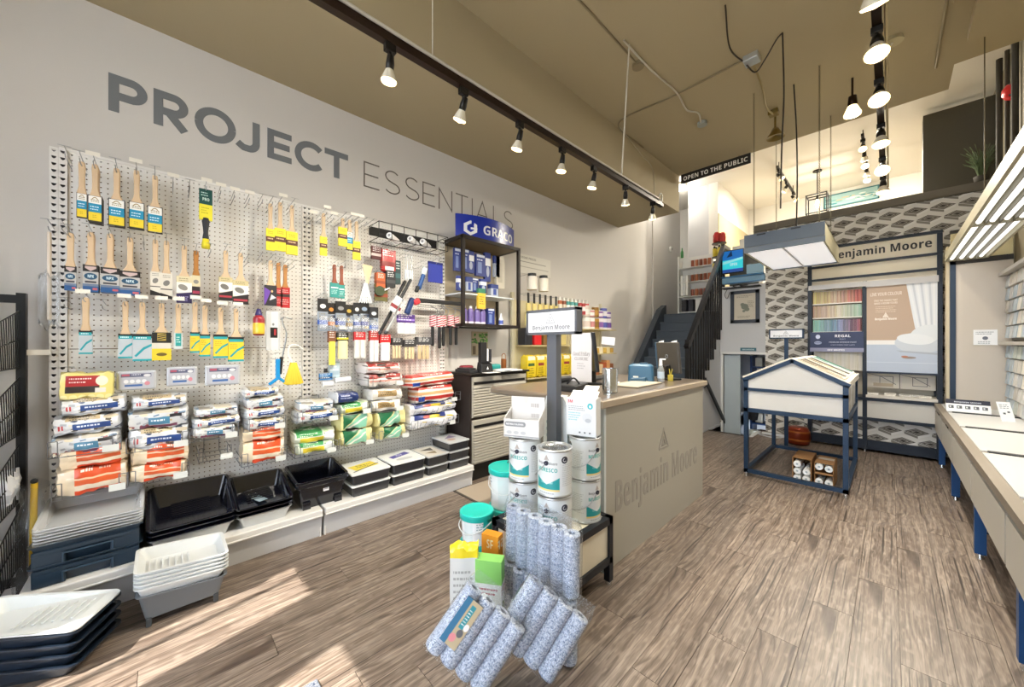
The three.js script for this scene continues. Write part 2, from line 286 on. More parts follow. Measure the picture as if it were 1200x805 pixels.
/* lantern pendant on the mezzanine */
{
  const t = thing('lantern_pendant', 'black open-frame lantern with a bare bulb above the mezzanine ledge', 'pendant lamp', [-.83, CE, -7.78]);
  obj('canopy', cyl(.06, .06, .02, 0, -.01, 0), BLACKM, t); obj('stem', rd([0, 0, 0], [0, -.42, 0], .008), BLACKM, t);
  const e = []; for (const sx of [-.13, .13]) for (const sz of [-.13, .13]) e.push(span(sx - .008, sx + .008, -.72, -.42, sz - .008, sz + .008));
  for (const y of [-.42, -.72]) for (const s of [-.13, .13]) e.push(span(-.138, .138, y - .008, y + .008, s - .008, s + .008), span(s - .008, s + .008, y - .008, y + .008, -.138, .138));
  e.push(span(-.13, .13, -.428, -.412, -.008, .008)); obj('frame', e, BLACKM, t);
  obj('socket', cyl(.018, .018, .06, 0, -.45, 0), BLACKM, t); obj('bulb', lathe([[0, -.47], [.016, -.48], [.028, -.54], [.024, -.6], [0, -.63]], 16), GLOW('#ffe6b0', 7), t);
  const p = new THREE.PointLight(WARM, 6 * LK, 0, 2); p.position.set(0, -.56, 0); p.castShadow = true; t.add(p);
}
/* hanging light box over the swatch table */
const chain = (x, z, y0, y1, t) => { const l = [], g = new THREE.TorusGeometry(.0075, .0018, 4, 8); let k = 0; for (let y = y0; y < y1; y += .0125, k++) { const c = g.clone(); c.scale(.75, 1.25, 1); if (k % 2) c.rotateY(Math.PI / 2); c.translate(x, y, z); l.push(ng(c)); } return l; };
{
  const t = thing('hanging_light_box', 'grey hanging light box with a white glowing underside over the swatch display', 'light box', [-.68, 2.17, -4.66]);
  const w = .297, d = .6;
  obj('housing', [span(-w, -w + .012, 0, .17, -d, d), span(w - .012, w, 0, .17, -d, d), span(-w, w, .16, .17, -d, d)], M('#8d866c', .55), t);
  for (const s of [-1, 1]) { obj('front_panel', span(-w, w, .055, .17, s * d - .006, s * d + .006), M('#5b6673', .5), t); obj('lower_rail', span(-w - .002, w + .002, .0, .05, s * d - .008, s * d + .008), M('#66717d', .5), t); }
  for (const x of [-.16, .1]) obj('vent', span(x - .035, x + .035, .15, .162, d + .004, d + .009), M('#20242a', .6), t);
  for (const x of [-.146, .146]) { const df = obj('diffuser', span(x - .138, x + .138, .012, .018, -d + .012, d - .012), GLOW('#f3f4ff', .5), t); }
  obj('divider', span(-.008, .008, .004, .02, -d + .01, d - .01), M('#c9cacc', .5), t);
  const a = new THREE.RectAreaLight(new THREE.Color().setRGB(1, .98, .96), 3.2, .56, 1.16); a.position.set(0, .004, 0); a.rotation.x = -Math.PI / 2; t.add(a);
  obj('chain', merge([...chain(-.24, .5, .17, 1.57, t)]), M('#7d765f', .35, .8), t); obj('chain', merge([...chain(.24, -.5, .17, 1.57, t)]), M('#7d765f', .35, .8), t);
  obj('chain', merge([...chain(.25, .5, .17, 1.57, t)]), M('#7d765f', .35, .8), t); obj('chain', merge([...chain(-.24, -.5, .17, 1.57, t)]), M('#7d765f', .35, .8), t);
  obj('power_cord', tube([[.06, .17, .3], [.07, .7, .32], [.06, 1.2, .3], [.07, 1.5, .5]], .006, 30), M('#1d1a16', .6), t);
}
/* tube fixture over the colour bench */
{
  const t = thing('tube_fixture', 'long open tube light fixture hanging over the colour chip bench', 'light fixture', [.52, 2.13, 0]);
  obj('housing', [span(-.13, .13, .05, .075, -5.72, -1.0), span(-.135, -.12, -.005, .075, -5.72, -1.0), span(.12, .135, -.005, .075, -5.72, -1.0)], M('#a39c84', .5, .2), t);
  const TUBE = GLOW('#fffdf6', 1.6);
  for (const x of [-.09, -.03, .03, .09]) for (const [a, b] of [[-5.7, -4.18], [-4.12, -2.62], [-2.56, -1.05]]) obj('tube', at(new THREE.CylinderGeometry(.014, .014, b - a, 10), x, .02, (a + b) / 2, Math.PI / 2), TUBE, t);
  for (const z of [-5.72, -4.15, -2.59]) obj('divider', span(-.125, .125, -.004, .05, z - .01, z + .01), M('#8f8973', .5, .3), t);
  for (const x of [-.06, 0, .06]) obj('fin', span(x - .002, x + .002, -.004, .05, -5.72, -1.0), M('#6d6857', .5, .4), t);
  for (const z of [-4.7, -2.6]) obj('suspension_rod', rd([0, .07, z], [0, 1.6, z], .004), M('#6a624d', .5, .4), t);
  for (const [a, b] of [[-5.7, -3.4], [-3.4, -1.05]]) { const l = new THREE.RectAreaLight(new THREE.Color().setRGB(1, .98, .97), 1.5, .23, b - a); l.position.set(0, -.012, (a + b) / 2); l.rotation.x = -Math.PI / 2; t.add(l); }
}
/* ceiling conduit, boxes and cords */
{
  const y = 3.745, CM = M('#877b60', .5, .2), CP = M('#c7c2b4', .45, .2), DK = M('#2c251c', .6);
  let t = thing('ceiling_conduit', 'thin olive conduit ending at a round box near the wall rail', 'conduit', [0, y, 0]);
  obj('pipe', rd([-1.53, -.01, -1.2], [-1.527, -.01, -2.96], .008), CM, t); obj('round_box', cyl(.05, .05, .03, -1.527, -.015, -3.0, 20), CM, t);
  t = thing('ceiling_conduit', 'pale bent conduit crossing the ceiling to a grey round box', 'conduit', [0, y, 0]);
  obj('pipe', tube([[-1.48, -.015, -2.665], [-1.47, -.02, -3.1], [-1.43, -.02, -3.6], [-1.46, -.02, -3.95], [-1.4, -.02, -4.05], [-1.438, -.02, -4.25]], .008, 40), CP, t); obj('round_box', cyl(.05, .05, .035, -1.438, -.017, -4.3, 20), M('#9aa09b', .5, .2), t);
  t = thing('ceiling_conduit', 'olive conduit running across the ceiling from the junction box to the soffit', 'conduit', [0, y, 0]);
  obj('pipe', tube([[-.86, -.012, -3.6], [-1.5, -.012, -3.62], [-2.02, -.012, -3.6], [-2.11, -.014, -3.68], [-2.12, -.014, -4.3]], .008, 50), CM, t);
  t = thing('junction_box', 'silver junction box with looped dark cords on the ceiling', 'junction box', [-.816, y, -3.617]);
  obj('box', rbox(.11, .05, .11, .006, 0, -.025, 0), M('#c3c8c9', .3, .7), t); obj('cord', tube([[-.05, -.03, .0], [-.08, -.06, .3], [0, -.03, .72]], .006, 20), DK, t);
  obj('cord', tube([[-.05, -.03, 0], [.02, -.13, -.03], [.1, -.1, .03], [.2, -.02, .1], [.232, -.01, .113]], .006, 24), DK, t); obj('drop_cord', tube([[.232, -.01, .113], [.24, -.5, .11], [.225, -.9, .1], [.2, -1.35, .0]], .006, 24), DK, t);
  t = thing('ceiling_lamp_unit', 'tarnished brass unlit lamp cone hanging from the ceiling on bent tubing', 'lamp', [-.846, y, -4.717]);
  obj('arm', tube([[.03, -.04, 1.05], [.02, -.06, .7], [-.02, -.06, .3], [0, -.05, .12]], .009, 24), M('#a09066', .4, .6), t);
  obj('joint', [rbox(.09, .05, .09, .01, 0, -.03, .1), cyl(.01, .01, .2, 0, -.11, .02)], M('#83713f', .35, .7), t); obj('cone', lathe([[0, -.15], [.03, -.15], [.05, -.19], [.085, -.25], [.08, -.25], [.0, -.22]], 22), M('#8a7440', .3, .8), t);
  t = thing('ceiling_rose', 'small round ceiling plate with a short arm beside the aisle rail', 'ceiling plate', [.014, y, -4.23]);
  obj('plate', cyl(.06, .065, .03, 0, -.015, 0, 22), M('#b3a988', .4, .3), t); obj('arm', tube([[0, -.03, 0], [-.02, -.08, .04], [-.03, -.2, .05], [-.03, -.62, .05]], .006, 18), CP, t);
  t = thing('ceiling_duct', 'boxy olive duct with a white grille on the ceiling by the wall', 'duct', [0, y, 0]);
  obj('casing', span(.3, .8, -.12, 0, -3.9, -3.0), OLIVE, t); obj('grille', span(.34, .72, -.128, -.12, -3.55, -3.1), M('#d8d5cb', .6), t); obj('raceway', rd([.28, -.02, -4.9], [.28, -.02, -2.5], .01), CM, t); obj('branch_box', span(.42, .8, -.08, 0, -4.55, -3.95), OLIVE, t);
  t = thing('fire_bell', 'round red fire alarm bell high beside the dark box', 'alarm bell', [.8, 3.69, -5.8]);
  obj('gong', lathe([[0, .06], [.03, .058], [.065, .035], [.08, 0], [.075, 0]], 24).applyMatrix4(new THREE.Matrix4().makeRotationZ(Math.PI / 2)), M('#c5161c', .3, .1), t); obj('back_box', box(.05, .11, .11, .0, 0, .0), M('#6b6f75', .4, .5), t);
  for (const [k, [x, z, r]] of [[.76, -6.05, .022], [.79, -5.92, .016], [.79, -5.6, .022]].entries()) tag(obj('riser_pipe', [rd([x, 2.45, z], [x, CE, z], r, 12)], M('#3a352c', .8)), ['thick dark riser pipe in the corner past the red bell', 'slim dark riser pipe in the corner past the red bell', 'dark riser pipe on the side wall just before the red bell'][k], 'pipe');
}

/* round ceiling lamp over the stair landing */
{
  const t = thing('landing_lamp', 'round white ceiling lamp over the stair landing', 'ceiling lamp', [-2.65, CE, -6.7]);
  obj('base', cyl(.14, .14, .03, 0, -.015, 0, 28), M('#e9e6df', .5), t); obj('bulb_dome', lathe([[.13, -.03], [.115, -.06], [.07, -.085], [0, -.095]], 24), GLOW('#fff3dc', 3), t);
  const p = new THREE.PointLight(new THREE.Color().setRGB(1, .95, .86), 1.3, 0, 2); p.position.set(0, -.16, 0); p.castShadow = true; p.shadow.radius = 4; t.add(p);
}
// ---------- fonts and lettering ----------
const F = {}; for (const k of ['sans_bold', 'sans_regular']) F[k] = await new FontLoader().loadAsync(`fonts/droid/droid_${k}.typeface.json`);
/* raised lettering in the xy plane: fits width w and height h from (0,0) */
function letters(s, w, h, d, font = 'sans_bold') {
  const g = new TextGeometry(s, { font: F[font], size: 1, depth: 1, curveSegments: 5 }); g.computeBoundingBox(); const b = g.boundingBox;
  g.translate(-b.min.x, -b.min.y, 0); g.scale(w / (b.max.x - b.min.x), h / (b.max.y - b.min.y), d); return ng(g);
}
/* a letter drawn with a pen of even width: strokes are point lists */
function pen(strokes, wd, d) {
  const out = [];
  for (const s of strokes) {
    const p = s.map((q) => new THREE.Vector2(q[0], q[1])), L = [], Q = [];
    for (let i = 0; i < p.length; i++) {
      const a = p[Math.max(0, i - 1)], b = p[Math.min(p.length - 1, i + 1)], t1 = p[i].clone().sub(a), t2 = b.clone().sub(p[i]);
      if (i === 0) t1.copy(t2); if (i === p.length - 1) t2.copy(t1); t1.normalize(); t2.normalize();
      const n1 = new THREE.Vector2(-t1.y, t1.x), n2 = new THREE.Vector2(-t2.y, t2.x), m = n1.clone().add(n2).normalize(), k = wd / 2 / Math.max(.35, m.dot(n1));
      L.push([p[i].x + m.x * k, p[i].y + m.y * k]); Q.push([p[i].x - m.x * k, p[i].y - m.y * k]);
    }
    out.push(ext([...L, ...Q.reverse()], d + out.length * .0004));
  }
  return merge(out);
}
const arc = (cx, cy, rx, ry, a, b, n = 18) => Array.from({ length: n + 1 }, (_, i) => { const t = (a + (b - a) * i / n) * R; return [cx + rx * Math.cos(t), cy + ry * Math.sin(t)]; });
/* the words over the merchandise wall; measured along the wall from the first letter */
{
  const t = thing('wall_lettering', 'large grey wall lettering PROJECT ESSENTIALS over the pegboards', 'lettering', [W + .001, 2.645, .2245], Math.PI / 2);
  const GB = M('#73777b', .6), GT = M('#6f6a63', .6);
  const H = .235, b = .05, S = (g, x, m) => { const o = obj('letter', g, m, t); o.position.x = x; o.scale.set(m === GB ? .86 : .92, .925, 1); return o; };
  const e = b / 2, bowl = (top) => [[e, H - e], [.1, H - e], ...arc(.105, H - .078, .055, .053, 90, -90), [e, top]];
  S(pen([[[e, 0], [e, H]], bowl(H - .131)], b, .0012), 0, GB);
  S(pen([[[e, 0], [e, H]], bowl(H - .131), [[.085, H - .14], [.165, 0]]], b, .0012), .185, GB);
  S(pen([arc(.125, H / 2, .1, H / 2 - .02, 0, 180, 24), arc(.125, H / 2, .1, H / 2 - .02, 180, 360, 24)], b, .0012), .374, GB);
  S(pen([[[.135, H], [.135, .08], ...arc(.085, .075, .05, .052, 0, -90, 10), [.05, .024], [.012, .05]]], b, .0012), .588, GB);
  S(pen([[[.18, e], [e, e], [e, H - e], [.18, H - e]], [[e, H / 2], [.165, H / 2]]], b * .95, .0012), .77, GB);
  S(pen([arc(.13, H / 2, .105, H / 2 - .022, 42, 318, 26)], b, .0012), .945, GB);
  S(pen([[[0, H - e], [.21, H - e]], [[.105, 0], [.105, H - e]]], b, .0012), 1.155, GB);
  const w = .012, SS = [...arc(.085, H * .75 - .004, .068, H * .25 - .006, 35, 255, 14), ...arc(.085, H * .25 + .003, .075, H * .25 - .008, 80, -150, 16)], EE = [[[.15, .006], [.006, .006], [.006, H - .006], [.15, H - .006]], [[.006, H / 2], [.14, H / 2]]];
  const X = [1.464, 1.645, 1.841, 2.029, 2.21, 2.415, 2.62, 2.683, 2.925, 3.085];
  const put = (s, i) => S(pen(s, w, .0012), X[i], GT);
  put(EE, 0); put([SS], 1); put([SS], 2); put(EE, 3); put([[[.006, 0], [.006, H - .012], [.17, .012], [.17, H]]], 4); put([[[0, H - .006], [.17, H - .006]], [[.085, 0], [.085, H]]], 5); put([[[.01, 0], [.01, H]]], 6); put([[[0, 0], [.095, H], [.19, 0]], [[.035, .07], [.155, .07]]], 7); put([[[.006, H], [.006, .006], [.13, .006]]], 8); put([SS], 9);
}
// ---------- service counter ----------
const NAVY = M('#1c3550', .42, .25), NAVYD = M('#171c26', .45, .2), CREAM = M('#d9d2c3', .55), PALEW = M('#e0d8c4', .5), FOOT = M('#d6d8da', .2, .9);
const PLX = -1.12;
{
  const t = thing('service_counter', 'taupe painted service counter with raised letters on its long face', 'counter', [0, 0, 0]);
  obj('front_panel', muv(span(PLX - .05, PLX, 0, .935, -3.36, -1.82), 4), paint('#a8a498', .5), t);
  obj('end_panel', span(-1.28, PLX + .0, 0, .935, -1.82, -1.8), M('#cfd6d8', .45), t);
  obj('end_panel', span(-1.95, PLX - .05, 0, .935, -3.36, -3.33), M('#a39f93', .5), t);
  obj('shelf_bay', [span(-1.95, -1.9, 0, .935, -3.33, -1.95), span(-1.9, -1.17, .4, .43, -3.33, -1.95), span(-1.9, -1.28, 0, .935, -1.9, -1.87)], M('#6f685d', .6), t);
  const g = letters('Benjamin Moore', 1.3, .255, .002); const l = obj('lettering', at(g, 0, 0, 0, 0, Math.PI / 2, 0), M('#98938a', .45), t); l.position.set(PLX, .245, -1.92);
  const em = obj('emblem', at(merge([pen([[[0, 0], [.075, .13], [.15, 0], [0, 0]]], .012, .004), pen([[[.045, .02], [.075, .07], [.105, .02], [.045, .02]]], .009, .004)]), 0, 0, 0, 0, Math.PI / 2, 0), M('#98938a', .45), t); em.position.set(PLX, .56, -2.5);
}
tag(obj('counter_worktop', muv(rbox(.92, .05, 1.68, .018, -1.57, .96, -2.565), 1), M('#6f6357', .28, 0, { clearcoat: .4, clearcoatRoughness: .2 })), 'dark laminate worktop with rounded edge on the service counter', 'worktop');
tag(obj('counter_worktop_edge', rbox(.018, .044, 1.66, .008, -1.1, .96, -2.565), M('#a79884', .4)), 'pale edging strip along the front of the counter worktop', 'edging');
// paint-can plinth in front of the counter
{
  const t = thing('display_plinth', 'low black-framed plinth with cream panels carrying the paint cans', 'plinth', [-1.26, 0, -1.518]);
  const w = .22, d = .243, f = .036, e = [];
  for (const sx of [-1, 1]) for (const sz of [-1, 1]) e.push(box(f, .345, f, sx * (w - f / 2), .1925, sz * (d - f / 2)));
  for (const y of [.347, .135]) for (const s of [-1, 1]) e.push(box(2 * w, f, f, 0, y, s * (d - f / 2)), box(f, f, 2 * d, s * (w - f / 2), y, 0));
  obj('frame', e, NAVYD, t); obj('top', box(2 * w - 2 * f, .02, 2 * d - 2 * f, 0, .35, 0), PALEW, t);
  for (const s of [-1, 1]) { obj('side_panel', box(.014, .18, 2 * d - 2 * f, s * (w - .02), .24, 0), PALEW, t); obj('side_panel', box(2 * w - 2 * f, .18, .014, 0, .24, s * (d - .02)), PALEW, t); }
  for (const sx of [-1, 1]) for (const sz of [-1, 1]) obj('foot', cyl(.014, .018, .022, sx * (w - f / 2), .011, sz * (d - f / 2), 12), FOOT, t);
}
// ---------- house-shaped swatch display ----------
{
  const t = thing('swatch_display', 'house-shaped blue-framed display stand with cream gables and swatch sheets on the slopes', 'display stand', [-.62, 0, -4.76]);
  const w = .38, d = .63, f = .036, e = [], y0 = .65, yE = .945, yA = 1.14, PW = paint('#d9d8d5', .5);
  for (const sx of [-1, 1]) for (const sz of [-1, 1]) e.push(box(f, yE - .04, f, sx * (w - f / 2), (yE + .04) / 2, sz * (d - f / 2)));
  for (const s of [-1, 1]) {
    e.push(box(2 * w, f, f, 0, .055, s * (d - f / 2)), box(2 * w, f, f, 0, y0, s * (d - f / 2)), box(2 * w, f * .8, f, 0, .853, s * (d - f / 2)), box(f, f, 2 * d, s * (w - f / 2), y0, 0));
    const L = Math.hypot(w, yA - yE), a = Math.atan2(yA - yE, w); for (const k of [-1, 1]) e.push(box(L + .02, f, f, k * w / 2, (yE + yA) / 2, s * (d - f / 2), 0, 0, -k * a));
  }
  e.push(box(f, f, 2 * d, -(w - f / 2), .055, 0), box(f, f, 2 * d, w - f / 2, .055, 0));
  obj('frame', e, NAVY, t);
  for (const s of [-1, 1]) {
    obj('gable', ext([[-w + .03, .868], [w - .03, .868], [w - .03, yE - .01], [0, yA - .02], [-w + .03, yE - .01]], .012, 0, 0, 0, s * (d - .024) - .006), PW, t);
    obj('apron_panel', box(2 * w - .06, .17, .012, 0, .755, s * (d - .024)), PW, t);
    obj('side_panel', box(.012, .27, 2 * d - .07, s * (w - .024), .8, 0), PW, t);
    for (const z of [-.2, .2]) obj('side_seam', box(.004, .27, .008, s * (w - .016), .8, z), M('#b7ae9c', .6), t);
    const a = Math.atan2(yA - yE, w), L = Math.hypot(w, yA - yE);
    obj('slope', box(L, .016, 2 * d - .01, s * w / 2, (yE + yA) / 2 + .018, 0, 0, 0, -s * a), M('#efe9dd', .55), t);
    obj('lip', box(.014, .05, 2 * d - .02, s * (w + .004), yE + .01, 0), M('#e8e2d6', .5), t);
  }
  for (const sx of [-1, 1]) for (const sz of [-1, 1]) obj('foot', cyl(.012, .016, .04, sx * (w - f / 2), .02, sz * (d - f / 2), 12), FOOT, t);
  obj('bottom_shelf', box(2 * w - .05, .01, 2 * d - .07, 0, .645, 0), PW, t);
}
{
  const a = Math.atan2(.195, .38), cols = [['#4a4034', '#8b7a5c', '#d9d0bd', 'charcoal and sand'], ['#c9bfa8', '#6d5f49', '#efe9dc', 'taupe and cream'], ['#2f6f62', '#9fc4b7', '#e6efe9', 'sea green'], ['#3b342b', '#b9a985', '#f0eadb', 'dark umber']];
  const spots = [[1, -.41, 0], [1, .0, 3], [1, .41, 2], [-1, -.4, 1], [-1, .02, 0], [-1, .41, 3]];
  for (const [i, [s, z, k]] of spots.entries()) {
    const c = cols[k], ce = cell(120, 150, (x, w, h) => { fill(x, c[2], 0, 0, w, h); fill(x, c[0], 6, 6, w - 12, h * .42); fill(x, c[1], 6, h * .48, w * .56, h * .22); scribble(x, '#777', w * .6, h * .4, w * .32, 5, 8); fill(x, c[0], 6, h * .72, w * .35, h * .2); fill(x, c[1], w * .42, h * .72, w * .5, h * .2); });
    const o = obj('swatch_sheet', pcard(.36, .34, .006, ce).applyMatrix4(new THREE.Matrix4().makeRotationX(-Math.PI / 2)), PR); o.rotation.z = -s * a; o.position.set(-.62 + s * .195, 1.042 + .034, -4.76 - z);
    tag(o, `${c[3]} swatch sheet on the ${s > 0 ? 'aisle' : 'wall'} slope of the house-shaped display, ${['near end', 'middle', 'rear'][i % 3]}`, 'swatch sheet', 'sheets on the swatch display');
  }
}
// small sign on a post behind the display
function postSign(label, [x, y, z], w, h, post, mat, big) {
  const t = thing('post_sign', label, 'sign', [x, y, z]);
  const ce = cell(big ? 360 : 240, big ? 140 : 84, (c, W2, H2) => { fill(c, '#e6e8ee', 0, 0, W2, H2); tri(c, W2 / 2, H2 * .36, H2 * .26, '#6c7076', big ? 3 : 2); text(c, 'Benjamin Moore', W2 / 2, H2 * .77, H2 * .3, '#63666c', 'bold', W2 * .8); });
  obj('post', box(post, y - .0, post * .6, 0, -y / 2 + .002, -.012), mat, t); obj('base', rbox(.16, .014, .16, .004, 0, -y + .007, -.012), mat, t);
  obj('frame', [box(w, .014, .05, 0, h - .007, 0), box(w, .014, .05, 0, .007, 0), box(.014, h, .05, -w / 2 + .007, h / 2, 0), box(.014, h, .05, w / 2 - .007, h / 2, 0), box(w - .01, h - .01, .01, 0, h / 2, -.01)], mat, t);
  const f = obj('sign_face', pcard(w - .03, h - .03, .006, ce), PR, t); f.position.set(0, h / 2, .018); return t;
}
postSign('small white framed sign on a navy post behind the house-shaped display', [-.9, 1.36, -5.62], .35, .12, .04, NAVY);
{ const s = postSign('white grey-framed sign on a square post above the paint cans', [-1.33, 1.35, -1.6], .37, .145, .068, M('#666a72', .4, .2), true); s.children[0].geometry = box(.068, .99, .045, 0, -.495, -.012); s.children[1].geometry = rbox(.15, .012, .12, .004, 0, -.984, -.012); }

// ---------- branded bay on the back wall ----------
{
  const t = thing('brand_bay', 'tall navy-framed brand bay with lettered header, colour chips and a lounge poster', 'display bay', [0, 0, -6.07]);
  const P = [[-.745, -.705], [-.23, -.19], [.355, .395]], f = [];
  for (const [a, b] of P) f.push(span(a, b, .03, a > -.3 && a < 0 ? 2.05 : 2.52, -.06, 0));
  for (const [a, b] of [P[0], P[2]]) f.push(span(a, b, .03, 2.0, -.36, -.32));
  f.push(span(-.745, .395, 2.5, 2.53, -.06, .01), span(-.745, .395, 2.265, 2.29, -.06, .01), span(-.745, .395, 2.1, 2.125, -.06, .01), span(-.745, .395, .62, .655, -.36, .01), span(-.745, .395, .385, .42, -.36, .01), span(-.745, .395, .03, .14, -.1, -.05));
  obj('frame', f, M('#16202e', .45, .2), t);
  obj('header_panel', span(-.705, .355, 2.29, 2.5, -.05, -.03), M('#e6dcc6', .5), t);
  obj('upper_panel', span(-.705, .355, 2.125, 2.265, -.05, -.03), M('#e6dcc6', .5), t); obj('upper_panel', span(-.705, .355, 2.0, 2.1, -.05, -.03), M('#e6dcc6', .5), t);
  const hl = obj('lettering', letters('Benjamin Moore', .83, .125, .006), M('#23211f', .5), t); hl.position.set(-.51, 2.335, -.03);
  obj('backing', span(-.7, .35, .42, 2.0, -.37, -.35), M('#d9d0bd', .6), t);
  // chip unit
  obj('top_rail', span(-.735, -.2, 1.985, 2.045, -.05, .02), M('#b9b6b4', .45, .2), t);
  obj('chip_back', span(-.71, -.225, .97, 2.0, -.3, -.27), M('#efece4', .6), t);
  const pal = [['#d9cc86', '#cbb3a0', '#b7503f'], ['#b59c84', '#dcd0bc', '#8fc0ac'], ['#8fb7a5', '#8aa0bd', '#9b3431']];
  for (let row = 0; row < 3; row++) {
    const y = [1.81, 1.63, 1.45][row];
    obj('shelf', span(-.7, -.235, y - .012, y, -.27, -.03), M('#f2efe8', .5), t);
    const r = rng(100 + row);
    for (let i = 0; i < 30; i++) {
      const u = i / 29, c = new THREE.Color(pal[row][0]).lerp(new THREE.Color(pal[row][1]), cl(u * 2)); if (u > .5) c.lerp(new THREE.Color(pal[row][2]), (u - .5) * 1.6);
      c.offsetHSL((r() - .5) * .05, (r() - .5) * .12, (r() - .5) * .22);
      const hx = '#' + c.getHexString(); const m = obj('chip_card', box(.0135, .15, .02, 0, 0, 0), M(hx, .6), t); m.position.set(-.688 + i * .01535, y + .077, -.05 - .012 * (i % 2));
    }
  }
  const navy = cell(360, 150, (c, w, h) => { fill(c, '#2f3a5c', 0, 0, w, h); text(c, 'REGAL', w * .62, h * .26, 34, '#eceef5'); text(c, 'SELECT', w * .62, h * .45, 13, '#cfd4e4', 'normal'); text(c, 'PREMIUM INTERIOR PAINT', w * .62, h * .64, 16, '#d6daea', 'normal', w * .5); text(c, 'A RICH FINISH THAT LASTS', w * .62, h * .8, 13, '#c3c9de', 'normal', w * .5); ell(c, w * .16, h * .3, 16, 20, '#cbd2ea'); ell(c, w * .16, h * .68, 26, 15, '#aab4d4'); text(c, 'AWARD', w * .16, h * .68, 13, '#2f3a5c'); });
  const np = obj('chip_sign', pcard(.5, .2, .02, navy), PR, t); np.position.set(-.468, 1.345, .005);
  const lav = cell(360, 36, (c, w, h) => { fill(c, '#8d90ad', 0, 0, w, h); text(c, 'OFF WHITES', w / 2, h / 2, 20, '#f3f3f7'); }); const lp = obj('chip_sign', pcard(.5, .05, .03, lav), PR, t); lp.position.set(-.468, 1.22, .005);
  for (let i = 0; i < 24; i++) { const m = obj('chip_card', box(.017, .22, .02, 0, 0, 0), M(['#ece7da', '#e6e0d0', '#efeae2', '#e9e4da'][i % 4], .6), t); m.position.set(-.68 + i * .0193, 1.08, -.06 - .01 * (i % 2)); }
  // poster
  const po = cell(360, 548, (c, w, h) => {
    fill(c, '#b8a18e', 0, 0, w, h * .74); fill(c, '#b9c4d6', 0, h * .66, w, h * .34); fill(c, '#e9e7e6', 0, h * .63, w * .6, h * .05);
    poly(c, '#dfe3ea', w * .58, 0, w, 0, w, h * .55, w * .7, h * .5); for (let i = 0; i < 7; i++) poly(c, i % 2 ? '#c6ccd6' : '#e6e9ee', w * (.6 + i * .055), 0, w * (.63 + i * .055), 0, w * (.76 + i * .035), h * .52, w * (.735 + i * .035), h * .5);
    ell(c, w * .76, h * .66, w * .34, h * .115, '#c9d0da'); ell(c, w * .84, h * .57, w * .22, h * .1, '#dde2e8', -.35); ell(c, w * .7, h * .62, w * .25, h * .06, '#e3e7ec', .1); poly(c, '#aab2c0', w * .44, h * .745, w, h * .77, w, h * .79, w * .5, h * .765);
    ell(c, w * .62, h * .825, 34, 7, '#8c7f78'); ell(c, w * .56, h * .815, 18, 6, '#b5785f'); fill(c, '#d3dbe8', 0, h * .88, w, 3);
    text(c, 'LIVE YOUR COLOUR', w * .29, h * .1, 27, '#f3ede6', 'normal', w * .46); text(c, 'FIND THE SHADES THAT', w * .29, h * .175, 16, '#efe6dc', 'normal', w * .34); text(c, 'MAKE A ROOM YOURS', w * .29, h * .205, 16, '#efe6dc', 'normal', w * .34);
    scribble(c, '#ddc9b6', w * .14, h * .24, w * .3, 4, 11); tri(c, w * .29, h * .345, 15, '#f7f2ec', 3); text(c, 'Benjamin Moore', w * .29, h * .385, 20, '#f7f2ec', 'bold', w * .32);
  });
  obj('poster_rail', span(-.2, .365, 1.97, 2.04, -.05, .03), M('#b9b6b4', .45, .2), t);
  const pp = obj('poster', pcard(.55, 1.0, .02, po), PR, t); pp.position.set(.082, 1.47, .004);
  obj('poster_rail', span(-.2, .365, .95, .972, -.03, .02), M('#20293a', .45, .2), t);
  const strip = cell(420, 130, (c, w, h) => { fill(c, '#ece4d6', 0, 0, w, h); c.strokeStyle = '#4a4744'; c.lineWidth = 3; for (const x of [.02, .5]) { c.beginPath(); c.moveTo(w * x, h * .12); c.lineTo(w * (x + .2), h * .3); c.lineTo(w * (x + .42), h * .75); c.stroke(); c.strokeRect(w * (x + .18), h * .28, w * .2, h * .5); } fill(c, '#3b3936', w * .49, 0, 4, h); fill(c, '#c9b79c', w * .1, h * .7, w * .3, h * .2); });
  const sp = obj('drawing_panel', pcard(.55, .19, .012, strip), PR, t); sp.position.set(.082, .862, -.2);
  obj('display_shelf', span(-.2, .36, .66, .69, -.33, .02), M('#dcd7ce', .5), t);
  const bro = cell(140, 60, (c, w, h) => { fill(c, '#f3f0ea', 0, 0, w, h); fill(c, '#8f8779', 8, 10, w - 16, 10); scribble(c, '#8d877d', 10, 28, w - 24, 4, 7); });
  for (const [x, z] of [[-.14, -.06], [.0, -.1], [.0, -.02], [.12, -.07], [.22, -.1], [.27, -.01]]) { const o = obj('brochure', pcard(.09, .05, .006, bro).applyMatrix4(new THREE.Matrix4().makeRotationX(-1.2)), PR, t); o.position.set(x, .705, z); }
  const CR = paint('#d3d0c8', .5); obj('lower_panel', span(-.705, .355, .42, .62, -.02, -.005), CR, t); obj('lower_paper', muv(span(-.705, .355, .14, .385, -.1, -.09), 1), PAPER, t);
  for (const [a, b] of P) obj('foot', cyl(.012, .015, .03, (a + b) / 2, .015, -.03, 12), FOOT, t);
}
